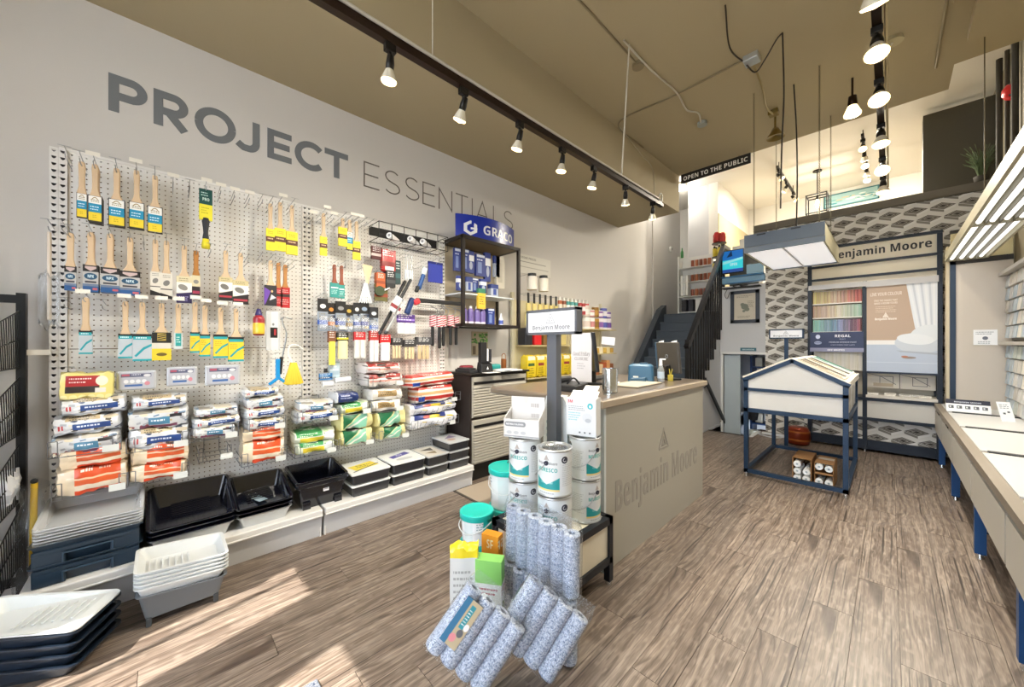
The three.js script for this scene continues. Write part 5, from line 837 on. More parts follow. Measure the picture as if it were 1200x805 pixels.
// ---------- trays, tubs and kits on the deck and floor ----------
/* rounded-rectangle rings [w, d, y, r, slope]: y + slope * (z / d) ; joined into a skin */
function loft(rings, capA = true, capB = true, n = 6) {
  const pts = rings.map(([w, d, y, r, s = 0, ox = 0, oz = 0]) => {
    const out = []; for (let q = 0; q < 4; q++) for (let i = 0; i <= n; i++) { const a = (q * 90 + 90 * i / n) * R, cx = (q === 0 || q === 3 ? 1 : -1) * (w / 2 - r), cz = (q < 2 ? 1 : -1) * (d / 2 - r), x = cx + r * Math.cos(a), z = cz + r * Math.sin(a); out.push([x + ox, y + s * z / d, z + oz]); } return out;
  });
  const P = [], N = pts[0].length, tri3 = (a, b, c) => P.push(...a, ...b, ...c);
  for (let k = 0; k + 1 < pts.length; k++) for (let i = 0; i < N; i++) { const j = (i + 1) % N; tri3(pts[k][i], pts[k + 1][i], pts[k][j]); tri3(pts[k][j], pts[k + 1][i], pts[k + 1][j]); }
  const cap = (ring, flip) => { const c = [0, 1, 2].map((m) => ring.reduce((s, p) => s + p[m], 0) / N); for (let i = 0; i < N; i++) { const j = (i + 1) % N; flip ? tri3(c, ring[j], ring[i]) : tri3(c, ring[i], ring[j]); } };
  if (capA) cap(pts[0], false); if (capB) cap(pts[pts.length - 1], true);
  const g = new THREE.BufferGeometry(); g.setAttribute('position', new THREE.Float32BufferAttribute(P, 3)); g.setAttribute('uv', new THREE.Float32BufferAttribute(new Float32Array(P.length / 3 * 2), 2)); g.computeVertexNormals(); return g;
}
const tubGeo = (w, d, h, r, s, th = .006, floorY = .012, fs = 0, taper = .86) => loft([[w * taper, d * taper, 0, r, 0], [w, d, h, r, s], [w + .02, d + .02, h + .002, r + .01, s], [w + .02, d + .02, h + .008, r + .01, s], [w - th, d - th, h + .006, r, s], [w * taper - th, d * taper - th, floorY, r, fs]]);
const NAVYP = M('#20303f', .35), BLACKP = M('#0b0e1a', .16, 0, { clearcoat: .7, clearcoatRoughness: .1 }), CLEARL = M('#f2f4f5', .1, 0, { transmission: .75, thickness: 0, ior: 1.3 }), TINM = M('#c9ccce', .28, .85), WTRAY = M('#d9dcdc', .35);
/* tray: well with ribs on its ramp. local x across, local z from shallow (-) to deep (+) */
function tray(name, label, mat, [x, y, z], turn, w, d, h, s, group, ribs = true, cat = 'paint tray') {
  const t = thing(name, label, cat, [x, y, z], turn, group); obj('tub', tubGeo(w, d, h, .02, s, .006, .012, ribs ? -h * .35 : 0), mat, t);
  if (ribs) for (let i = 0; i < 7; i++) { const zz = -d * .38 + i * d * .075; obj('rib', rbox(w * .5, .006, .008, .002, 0, .022 - h * .35 * zz / d, zz), mat, t); } return t;
}
/* deck: navy grid trays, clear liners, tub stacks; local +z of the trays looks to the wall */
for (let i = 0; i < 2; i++) {
  const t = thing('roller_tray', ['lower dark slate paint tray with a recessed front at the near end of the deck', 'upper dark slate paint tray under the clear liners'][i], 'paint tray', [-2.85, .19 + i * .085, .255], Math.PI / 2);
  const y = .0; obj('tub', tubGeo(.345, .37, .085, .014, .01 + .02 * i, .006, .07), NAVYP, t);
  obj('front_frame', [rbox(.1, .075, .014, .004, -.12, .04, .18), rbox(.1, .075, .014, .004, .12, .04, .18), rbox(.34, .02, .016, .004, 0, .07, .18)], NAVYP, t); obj('groove', [rbox(.16, .006, .01, .002, 0, .052, .188), rbox(.006, .05, .01, .002, -.078, .03, .188), rbox(.006, .05, .01, .002, .078, .03, .188)], M('#33475a', .3), t);
}
for (let i = 0; i < 6; i++) { const t = thing('tray_liner', `clear plastic tray liner in the nested stack on the slate trays, ${i < 5 ? NTH[i] + ' from the bottom' : 'topmost'}`, 'tray liner', [-2.855, .365 + i * .014, .25], Math.PI / 2, 'nested clear liners'); obj('liner', tubGeo(.335, .34, .03, .016, -.045, .003, .004), M('#e6e9eb', .12, 0, { transparent: true, opacity: .4 }), t); }
{
  const spec = [[-.125, .34, .36, 'near'], [-.46, .27, .28, 'second']];
  for (const [k, [z, w, h]] of spec.entries()) {
    const who = k ? 'narrow metal paint tray' : 'wide metal paint tray';
    tray('metal_tray', `${who} of bare tinplate on the deck`, TINM, [-2.84, .19, z], Math.PI / 2, w, .34, .075, -.02, undefined, false);
    for (let i = 0; i < 3; i++) tray('black_tray_liner', `glossy black tray liner nested in the ${who.split(' ')[0]} metal tray, ${['lowest', 'middle', 'top'][i]}`, BLACKP, [-2.85, .272 + i * .015 - k * .02, z], Math.PI / 2, w + .015, .34, .05 + .01 * i, -.13 + k * .03, 'black tray liners', i === 2, 'tray liner');
  }
  const s = cell(60, 44, (c, w, h) => { fill(c, '#8fa3ad', 0, 0, w, h); fill(c, '#6e828d', 4, 4, w - 8, 8); }); const l = obj('tray_label', pcard(.1, .05, .003, s).applyMatrix4(new THREE.Matrix4().makeRotationX(-Math.PI / 2)), PR); l.position.set(-2.82, .3, -.45); l.rotation.y = .3; tag(l, 'small blue-grey paper slip lying in the narrow black tray', 'label');
  const t = thing('paint_pail', 'black square roller bucket with a white barcode sticker', 'bucket', [-2.85, .19, -.795], Math.PI / 2);
  obj('tub', tubGeo(.31, .33, .2, .02, -.035, .008, .02, 0, .8), BLACKP, t); obj('rim_band', loft([[.322, .342, .165, .022, -.035], [.332, .352, .17, .022, -.035], [.332, .352, .195, .022, -.035], [.322, .342, .2, .022, -.035]], false, false), BLACKP, t);
  for (const x of [-.1, .1]) obj('foot', rbox(.05, .05, .02, .005, x, .022, .145), BLACKP, t);
  const b = cell(40, 34, (c, w, h) => { fill(c, '#f2f2f2', 0, 0, w, h); for (let i = 0; i < 12; i++) fill(c, '#444', 5 + i * 2.5, 8, 1.2, 14); }); obj('sticker', pcard(.036, .03, .002, b), PR, t).position.set(.02, .11, .152);
}
/* boxed tray kits */
{
  const lids = [cell(160, 130, (c, w, h) => { fill(c, '#c9cbcc', 0, 0, w, h); fill(c, '#eceeee', 8, 8, w - 16, h - 16); poly(c, '#e9d53a', w * .12, h * .36, w * .78, h * .2, w * .86, h * .6, w * .2, h * .72); scribble(c, '#4b4420', w * .3, h * .38, w * .4, 2, 14); poly(c, '#3a3a3e', w * .1, h * .78, w * .9, h * .44, w * .9, h * .48, w * .12, h * .82); }), cell(160, 130, (c, w, h) => { fill(c, '#c9cbcc', 0, 0, w, h); fill(c, '#eceeee', 8, 8, w - 16, h - 16); poly(c, '#35309a', w * .2, h * .34, w * .8, h * .14, w * .86, h * .36, w * .24, h * .54); text(c, 'KIT', w * .52, h * .34, 22, '#dfe0f4'); ell(c, w * .5, h * .7, 40, 14, '#bfc3c7'); }), cell(120, 120, (c, w, h) => { fill(c, '#b9b7b2', 0, 0, w, h); fill(c, '#d8d3ca', 8, 8, w - 16, h - 16); poly(c, '#3e3a34', w * .2, h * .3, w * .8, h * .2, w * .7, h * .5); poly(c, '#8a7a55', w * .2, h * .6, w * .7, h * .56, w * .6, h * .8); }), cell(120, 120, (c, w, h) => { fill(c, '#b5b8bb', 0, 0, w, h); fill(c, '#cdd0d2', 8, 8, w - 16, h - 16); poly(c, '#7d6f92', w * .2, h * .5, w * .7, h * .2, w * .8, h * .5); ell(c, w * .4, h * .66, 22, 12, '#b99a86'); })];
  const K = [[-1.125, .285, 2, .082, 'yellow labelled kit'], [-1.43, .28, 2, .085, 'purple labelled kit'], [-1.7, .2, 2, .08, 'beige labelled kit'], [-1.92, .215, 3, .078, 'grey labelled kit']];
  for (const [k, [z, w, n, h, nm]] of K.entries()) for (let i = 0; i < n; i++) {
    const t = thing('tray_kit', `shrink-wrapped painting ${nm}, ${n === 2 ? ['lower', 'upper'][i] : ['bottom', 'middle', 'top'][i]} of its stack on the far deck`, 'tray kit', [-2.82, .19 + i * (h + .003), z], Math.PI / 2, 'boxed tray kits');
    obj('tray', loft([[w * .93, .28, 0, .012], [w, .3, h - .014, .014], [w, .3, h - .012, .014]], true, true), M('#2c2e33', .3, 0, { clearcoat: .6, clearcoatRoughness: .15 }), t);
    obj('rim', loft([[w + .006, .306, h - .014, .016], [w + .01, .31, h - .008, .016], [w + .004, .304, h - .002, .016], [w - .02, .28, h - .003, .012]], false, false), M(k < 2 ? '#e6e8e8' : '#b9bcc0', .3), t);
    obj('lid_card', into(loft([[w - .018, .282, h - .006, .012], [w - .018, .282, h - .004, .012]]), lids[k], (x, y, zz) => [x / w + .5, .5 - zz / .3]), PRG, t);
  }
}
/* trays on the floor */
for (let i = 0; i < 4; i++) tray('navy_floor_tray', `dark navy paint tray in the leaning floor stack, ${['bottom', 'second', 'third', 'top'][i]} one`, M('#1d2836', .35), [-2.4, .004 + i * .042, .37], -27 * R, .24, .4, .062, .05, 'stacked navy trays', false).rotation.x = 0;
tray('white_tray_liner', 'white ribbed tray liner on top of the navy floor stack', M('#d9dddd', .35), [-2.4, .172, .37], -27 * R, .235, .395, .03, .05, undefined, true, 'tray liner');
{
  const t = tray('grey_floor_tray', 'grey paint tray on short legs under the white liners by the deck', M('#6c7176', .4), [-2.47, .035, -.075], Math.PI, .26, .31, .1, -.03, undefined, false);
  for (const [x, z] of [[.1, .12], [.1, -.12], [-.1, .12], [-.1, -.12]]) obj('leg', rbox(.02, .04, .02, .004, x * 1.1, -.014, z), M('#3d4247', .4), t);
  for (let i = 0; i < 5; i++) tray('white_floor_liner', `white tray liner nested on the grey floor tray, ${i < 4 ? NTH[i] + ' from the bottom' : 'topmost with visible ribs'}`, WTRAY, [-2.47, .12 + i * .018, -.075], Math.PI, .27, .32, .055, -.03, 'nested white liners', i === 4, 'tray liner');
}
// ---------- paint cans and buckets ----------
const canCell = cell(512, 220, (c, w, h) => {
  fill(c, '#dfe3e4', 0, 0, w, h);
  const face = (x) => { poly(c, '#12999c', x - 62, h * .58, x, h * .74, x + 62, h * .58, x + 62, h * .84, x - 62, h * .84); poly(c, '#dfe3e4', x - 62, h * .5, x, h * .68, x + 62, h * .5); fill(c, '#efd98a', x - 62, h * .84, 124, h * .04); tri(c, x, h * .16, 12, '#a08d80', 2.4); text(c, 'Benjamin Moore', x, h * .275, 17, '#76797c', 'bold', 104); text(c, 'MURESCO', x, h * .42, 27, '#3aa79f', 'bold', 106); text(c, 'CEILING PAINT', x, h * .7, 11, '#e6f5f4', 'normal', 60); scribble(c, '#a9adb0', x - 40, h * .92, 80, 1, 12); };
  face(128); face(384);
  for (const x of [0, 256, 512]) { scribble(c, '#b9bdc0', x - 52, h * .3, 104, 12, 9); ell(c, x - 40, h * .2, 17, 17, '#23283a'); c.strokeStyle = '#e8eaf0'; c.lineWidth = 3; c.beginPath(); c.arc(x - 40, h * .2, 8, .5, 4.5); c.stroke(); }
});
function paintCan(label, [x, y, z], turn, group = 'paint cans on the plinth') {
  const t = thing('paint_can', label, 'paint can', [x, y, z], turn, group), r = .083, h = .22;
  obj('body', into(at(new THREE.CylinderGeometry(r, r, h - .012, 36, 1, true), 0, h / 2, 0), canCell), PRG, t);
  obj('rim', lathe([[r - .001, h - .012], [r + .0035, h - .009], [r + .0035, h - .002], [r - .003, h], [r - .008, h - .003], [r - .009, h - .014], [r - .016, h - .016]], 36), TINM, t); obj('bottom_rim', lathe([[r - .002, 0], [r + .003, .001], [r + .003, .007], [r - .001, .01]], 36), TINM, t);
  obj('lid', lathe([[r - .016, h - .016], [r - .018, h - .007], [r - .024, h - .006], [r - .03, h - .014], [0, h - .014]], 36), M('#c3c7ca', .22, .9), t);
  obj('bail', tube([[r + .004, h * .72, 0], [r * .8, h * .42, r * .78], [0, h * .3, r + .012], [-r * .8, h * .42, r * .78], [-r - .004, h * .72, 0]], .0022, 30, 5), STEEL, t);
  for (const s of [-1, 1]) obj('bail_ear', at(new THREE.CylinderGeometry(.011, .011, .006, 12), s * (r + .002), h * .72, 0, 0, 0, Math.PI / 2), M('#20263a', .4), t);
  return t;
}
for (const [i, [x, z, turn, nm]] of [[-1.357, -1.4, -1.3, 'under the open white carton'], [-1.128, -1.372, -1.36, 'nearest the roller bags'], [-1.147, -1.652, -.1, 'under the mask carton']].entries()) for (const k of [0, 1]) paintCan(`white and teal paint can ${k ? 'on top of' : 'at the bottom of'} the stack ${nm}`, [x, .361 + k * .223, z], turn);
{
  const lab = cell(256, 110, (c, w, h) => { fill(c, '#e4eeee', 0, 0, w, h); for (const x of [64, 192]) { fill(c, '#f4f6f6', x - 50, 10, 100, h - 20); scribble(c, '#8fa3a6', x - 40, 20, 76, 3, 10); fill(c, '#9db9c0', x - 20, 60, 44, 26); ell(c, x + 6, 70, 14, 12, '#6d5a55'); } });
  const pail = (label, [x, y, z], r, h, turn = 0) => {
    const t = thing('plaster_bucket', label, 'bucket', [x, y, z], turn, 'teal lidded buckets'), TEAL = M('#22c0b4', .35);
    obj('body', into(at(new THREE.CylinderGeometry(r, r * .9, h - .02, 32, 1, true), 0, (h - .02) / 2, 0), lab), PRG, t); obj('bottom', lathe([[0, .002], [r * .9, .002], [r * .905, .008]], 32), M('#dfe8e8', .5), t);
    obj('lid', lathe([[r - .002, h - .035], [r + .006, h - .034], [r + .007, h - .004], [r + .002, h], [r - .01, h], [r - .013, h - .006], [0, h - .006]], 36), TEAL, t);
    obj('side_tint', at(new THREE.CylinderGeometry(r + .0012, r * .9 + .0012, h - .03, 14, 1, true, 1.0, 1.1), 0, (h - .03) / 2, 0), TEAL, t);
    obj('bail', tube([[r + .006, h * .7, 0], [r * .8, h * .55, r * .8], [0, h * .42, r + .014], [-r * .8, h * .55, r * .8], [-r - .006, h * .7, 0]], .003, 28, 5), M('#d7dcdc', .5), t); return t;
  };
  for (const k of [0, 1]) pail(`small teal-lidded plaster bucket, ${k ? 'upper' : 'lower'} of the pair beside the plinth`, [-1.655, k * .172, -1.31], .092, .17, .3);
  for (const k of [0, 1]) pail(`larger teal-lidded bucket, ${k ? 'upper' : 'lower'} of the pair behind the paint cans`, [-1.735, k * .252, -1.62], .112, .25, .6);
}
// cartons on the cans
{
  let t = thing('glove_carton', 'open white carton with a raised back flap on the paint can', 'carton', [-1.357, .807, -1.4], .45);
  const f = cell(200, 100, (c, w, h) => { fill(c, '#dcdad8', 0, 0, w, h); c.fillStyle = '#8d8f92'; c.beginPath(); c.roundRect ? c.roundRect(4, 14, 120, 26, 12) : c.rect(4, 14, 120, 26); c.fill(); text(c, 'NITRILE GLOVES', 62, 27, 13, '#f2f2f2', 'bold', 100); for (let i = 0; i < 3; i++) ell(c, 30 + i * 40, 72, 15, 9, '#c2c3c5'); fill(c, '#9fa1a4', 0, 88, w, 6); }), b = cell(200, 110, (c, w, h) => { fill(c, '#dedcda', 0, 0, w, h); scribble(c, '#b9b3b0', 120, 20, 50, 2, 30); ell(c, 90, 8, 14, 12, '#d8d4d0'); });
  const w = .19, d = .11; obj('front', pcard(w, .095, .004, f), PR, t).position.set(0, .0475, d / 2); obj('back', pcard(w, .2, .004, b), PR, t).position.set(0, .1, -d / 2); for (const s of [-1, 1]) obj('side', ext([[-d / 2, 0], [d / 2, 0], [d / 2, .095], [-d / 2, .14]], .004, 0, 0, 0, 0, 0, -Math.PI / 2, 0).translate(s * w / 2, 0, 0), M('#d8d6d4', .6), t); obj('floor', box(w, .004, d, 0, .002, 0), M('#d8d6d4', .6), t);
  t = thing('mask_carton', 'white respirator mask carton standing on the paint can', 'carton', [-1.155, .807, -1.652], .3);
  const m = cell(200, 260, (c, w2, h) => { fill(c, '#dfe1e3', 0, 0, w2, h); text(c, '3M', 26, 26, 26, '#c8202a', 'bold'); ell(c, 160, 52, 18, 20, '#3fb9c4'); ell(c, 160, 54, 8, 10, '#e6f6f8'); scribble(c, '#9a9ea3', 14, 56, 110, 3, 12); scribble(c, '#7fc3cc', 14, 100, 80, 4, 16); ell(c, 140, 130, 34, 30, '#d8dadd'); ell(c, 146, 150, 20, 14, '#b9bdc3'); for (let i = 0; i < 3; i++) ell(c, 90 + i * 34, 234, 7, 6, '#6d7278'); });
  obj('carton', pcard(.16, .2, .09, m), PR, t).position.y = .1; obj('top_flap', box(.15, .003, .06, 0, .215, -.02, .5), M('#f2f2f2', .6), t);
  t = thing('respirator_box', 'tall white and cyan carton standing behind the sign post', 'carton', [-1.37, .37, -1.7], .3);
  const g = cell(140, 260, (c, w2, h) => { fill(c, '#dde0e0', 0, 0, w2, h); poly(c, '#2aa7c9', 0, h * .42, w2, h * .42, w2, h * .8, 0, h * .96); scribble(c, '#9fb3ba', 20, 40, 90, 4, 18); ell(c, w2 * .72, h * .62, 20, 24, '#dfe9ec'); }); obj('carton', pcard(.15, .56, .1, g, true), PR, t).position.y = .28; obj('neck', ext([[-.075, 0], [.075, 0], [.045, .06], [-.06, .06]], .08, 0, 0, .56, -.04), M('#dde0e0', .6), t);
}
// ---------- speckled roller bags in front of the plinth ----------
const spk = dataTex(128, 128, (u, v, x, y) => { const k = n1(x * .5, y * .5), j = n2(x * .45 + 9, y * .45); const c = mix3([146, 157, 178], [216, 221, 231], cl(k * 2.2 - .6)); return j > .76 ? [98, 111, 140] : c; });
spk.repeat.set(1.15, 1.2); const SPK = new THREE.MeshPhysicalMaterial({ map: spk, roughness: .75, clearcoat: .35, clearcoatRoughness: .3 }), FILM = M('#f6f8fa', 0, 0, { transmission: .96, thickness: 0, ior: 1.3 });
function rollerBag(label, n, [x, y, z], rot, r = .0345, h = .25, film = true, mid = false) {
  const t = thing('roller_bag', label, 'bag of rollers', [x, y, z]); t.rotation.set(...rot, 'YXZ');
  for (let i = 0; i < n; i++) { const m = obj('roller', [lathe([[r * .42, h], [r * .96, h], [r, h - .006], [r, .006], [r * .96, 0], [r * .42, 0], [r * .4, .02], [r * .4, h - .02], [r * .42, h]], 22)].map((g) => { const p = g.attributes.position, uv = g.attributes.uv; for (let q = 0; q < p.count; q++) uv.setXY(q, uv.getX(q), p.getY(q) / .22 + i * .37); return g; }), SPK, t); m.position.set((i - (n - 1) / 2) * r * 2.02, mid ? -h / 2 : 0, (i % 2) * .003); }
  if (film) { const w = n * r * 2.02; obj('film', [loft([[w + .008, r * 2 + .008, -.004, r * .9], [w + .01, r * 2 + .01, h * .5, r * .9], [w + .006, r * 2 + .01, h + .01, r * .8], [w * .98, .02, h + .05, .006], [w * .96, .012, h + .06, .005]], false, false)], FILM, t).position.y = mid ? -h / 2 : 0; }
  return t;
}
rollerBag('standing clear bag of six speckled grey rollers leaning on the plinth, upper one', 6, [-1.085, .268, -1.215], [-.03, 0, 0]);
rollerBag('lower bag of six speckled rollers standing on the floor under another bag', 6, [-1.085, .006, -1.2], [0, 0, 0]);
const tilted = [rollerBag('bag of four speckled rollers with a card label tipped over in front', 4, [-1.08, .2, -.85], [-.22, .86, -.66], .0345, .25, true, true), rollerBag('tipped bag of four speckled rollers without a label behind the labelled one', 4, [-.95, .19, -1.07], [-.2, .76, -.6], .0345, .25, true, true)];
{
  const lb = cell(110, 200, (c, w, h) => { fill(c, '#b9a98a', 0, 0, w, h); fill(c, '#2a6f96', 0, 0, w * .34, h); fill(c, '#2f8f9c', w * .46, h * .1, w * .26, h * .5); scribble(c, '#e8eef0', w * .5, h * .2, w * .16, 6, 12); ell(c, w * .5, h * .82, 20, 17, '#d98a92'); ell(c, w * .72, h * .68, 18, 16, '#5b5e66'); ell(c, w * .84, h * .52, 15, 15, '#e8e8e8'); });
  const c1 = obj('label_card', pcard(.07, .17, .003, lb), PRG, tilted[0]); c1.position.set(-.08, .02, .043);
  const t = thing('filler_bag', 'white filler bag with a yellow folded top behind the leftmost roller bag', 'bag', [-1.335, 0, -.985], .85); const fb = cell(110, 200, (c, w, h) => { fill(c, '#dcdcd8', 0, 0, w, h); fill(c, '#f0d922', 0, 0, w, h * .17); scribble(c, '#a9a9a4', 16, h * .3, w - 34, 9, 13); });
  obj('bag', pillow(.13, .4, .06, 5, fb, .35, .03), PRG, t).position.y = .2;
  const g = thing('grout_box', 'green and white carton standing between the bucket and the roller bags', 'carton', [-1.245, 0, -1.06], .6); const gc = cell(120, 180, (c, w, h) => { fill(c, '#eef0e8', 0, 0, w, h); fill(c, '#8ccf6a', 0, 0, w, h * .3); scribble(c, '#b04a5a', 14, h * .36, w - 30, 2, 10); text(c, '062', w * .5, h * .62, 40, '#5d8a3c'); }); obj('carton', pcard(.12, .34, .06, gc, true), PR, g).position.y = .17;
  const o = thing('orange_box', 'small orange carton between the green carton and the plinth', 'carton', [-1.345, 0, -1.16], .35); const oc = cell(80, 200, (c, w, h) => { fill(c, '#ef9a24', 0, 0, w, h); text(c, 'SF', w * .5, h * .12, 30, '#fbe7c6'); }); obj('carton', pcard(.09, .375, .05, oc, true), PR, o).position.y = .188;
}
// mats
{
  const mt = cell(360, 200, (c, w, h) => { fill(c, '#ab9d8c', 0, 0, w, h); c.save(); c.translate(w / 2, h / 2); c.rotate(Math.PI); text(c, 'Benjamin Moore', 0, 0, 62, '#5c564f', 'bold', w * .92); c.restore(); });
  const t = thing('logo_mat', 'beige floor mat with dark lettering behind the buckets', 'mat', [-2.02, 0, -2.27]); obj('mat', into(rbox(1.25, .008, .82, .003, 0, .005, 0), mt, (x, y, z) => [x / 1.25 + .5, .5 - z / .82]), PR, t); obj('border', [span(-.64, .64, 0, .006, -.43, -.41), span(-.64, .64, 0, .006, .41, .43), span(-.64, -.62, 0, .006, -.43, .43), span(.62, .64, 0, .006, -.43, .43)], M('#4d463f', .8), t);
  tag(obj('grey_mat', rbox(.3, .01, .3, .004, -1.38, .006, -.28), new THREE.MeshPhysicalMaterial({ map: spk, roughness: .95, color: '#9a9a9a' })), 'corner of a grey speckled door mat on the sunlit floor', 'mat');
}
// ---------- filing cabinet and what stands on it ----------
{
  const t = thing('filing_cabinet', 'dark cabinet with two pale ribbed drawers behind the mat', 'cabinet', [-2.7, 0, -2.45]), DKB = M('#2b2320', .45), RIB = M('#b6b0a4', .4, .1);
  obj('body', [span(-.4, -.02, .15, 1.0, -.38, .38)], DKB, t); obj('plinth', span(-.4, -.04, 0, .15, -.37, .37), M('#15120f', .6), t); obj('top', rbox(.43, .022, .79, .005, -.2, 1.01, 0), M('#1b1816', .35), t);
  for (const [y0, y1] of [[.6, .985], [.16, .575]]) {
    const d = obj('drawer', span(-.02, -.008, y0, y1, -.36, .36), RIB, t); const n = Math.round((y1 - y0 - .1) / .026);
    for (let i = 0; i < n; i++) obj('slat', rbox(.016, .019, .7, .005, -.003, y0 + .022 + i * .026, 0), RIB, d);
    obj('pull_slot', span(-.01, -.004, y1 - .075, y1 - .05, -.34, .34), M('#100e0d', .6), d); obj('top_strip', span(-.012, 0, y1 - .045, y1 - .005, -.355, .355), RIB, d); obj('lock', cyl(.006, .006, .006, .002, y1 - .025, 0, 10, 0, 0, Math.PI / 2), TINM, d);
  }
  const u = thing('fan_deck_stand', 'black fan-deck stand with white marks on the cabinet', 'stand', [-2.72, 1.021, -2.25], Math.PI / 2); obj('base', loft([[.15, .09, 0, .01], [.13, .07, .09, .01, -.02]]), BLK, u); obj('case', rbox(.07, .2, .05, .004, -.02, .19, -.01), BLK, u); obj('fan_deck', rbox(.05, .13, .04, .004, .045, .16, 0), M('#2a2b30', .4), u); obj('spine', rbox(.016, .12, .006, .002, .02, .17, .02), M('#e9e9ea', .4), u);
  const lg = cell(40, 40, (c, w, h) => { fill(c, '#191a1c', 0, 0, w, h); tri(c, w / 2, h / 2 + 2, 12, '#f2f2f2', 4); }); obj('emblem', pcard(.035, .04, .003, lg), PR, u).position.set(.0, .045, .043);
  const p = thing('plant_print', 'small print of green plants pinned above the cabinet', 'picture', [W + .012, 1.17, -2.5], Math.PI / 2); const pc = cell(110, 130, (c, w, h) => { fill(c, '#b9ab90', 0, 0, w, h); const r = rng(9); for (let i = 0; i < 60; i++) ell(c, r() * w, h * .1 + r() * h * .4, 6, 4, ['#4f8a3c', '#6fa84f', '#3a6b31'][i % 3]); fill(c, '#6b5a45', 6, h * .6, 20, h * .34); }); obj('print', pcard(.22, .26, .01, pc), PR, p).position.y = .13;
  const q = (name, label, cat, x, z, g, m) => { const o = obj(name, g, m); o.position.set(x, 1.021, z); return tag(o, label, cat); };
  q('red_pouch', 'dark red zip pouch at the back of the cabinet', 'pouch', -2.95, -2.2, rbox(.08, .06, .14, .02, 0, .03, 0), M('#8d2a36', .5)); q('teal_tape', 'teal tape bundle behind the fan-deck stand', 'tape', -2.92, -2.52, rbox(.1, .06, .17, .02, 0, .03, 0), M('#2f9a98', .45)); q('copper_tin', 'copper coloured hooked tin on the cabinet', 'tin', -2.96, -2.72, [cyl(.03, .03, .11, 0, .055, 0), tube([[0, .1, -.03], [0, .16, -.02], [0, .16, .02], [0, .1, .03]], .004)], M('#a8683c', .35, .6)); q('paper_stack', 'stack of loose white papers at the front of the cabinet', 'papers', -2.72, -2.55, [rbox(.16, .012, .28, .002, 0, .006, 0), rbox(.15, .008, .2, .002, .01, .016, .03, 0, .2, 0)], M('#e9eaea', .6)); q('card_tray', 'black tray of leaflets at the near corner of the cabinet', 'tray', -2.84, -2.12, [rbox(.24, .03, .1, .004, 0, .015, 0), rbox(.2, .012, .08, .002, 0, .038, 0)], M('#26272a', .5)); q('paper_sheet', 'single white sheet lying in front of the fan-deck stand', 'paper', -2.6 + .0, -2.26, [rbox(.1, .003, .16, .001, -.04, .002, 0)], M('#efefee', .6));
}
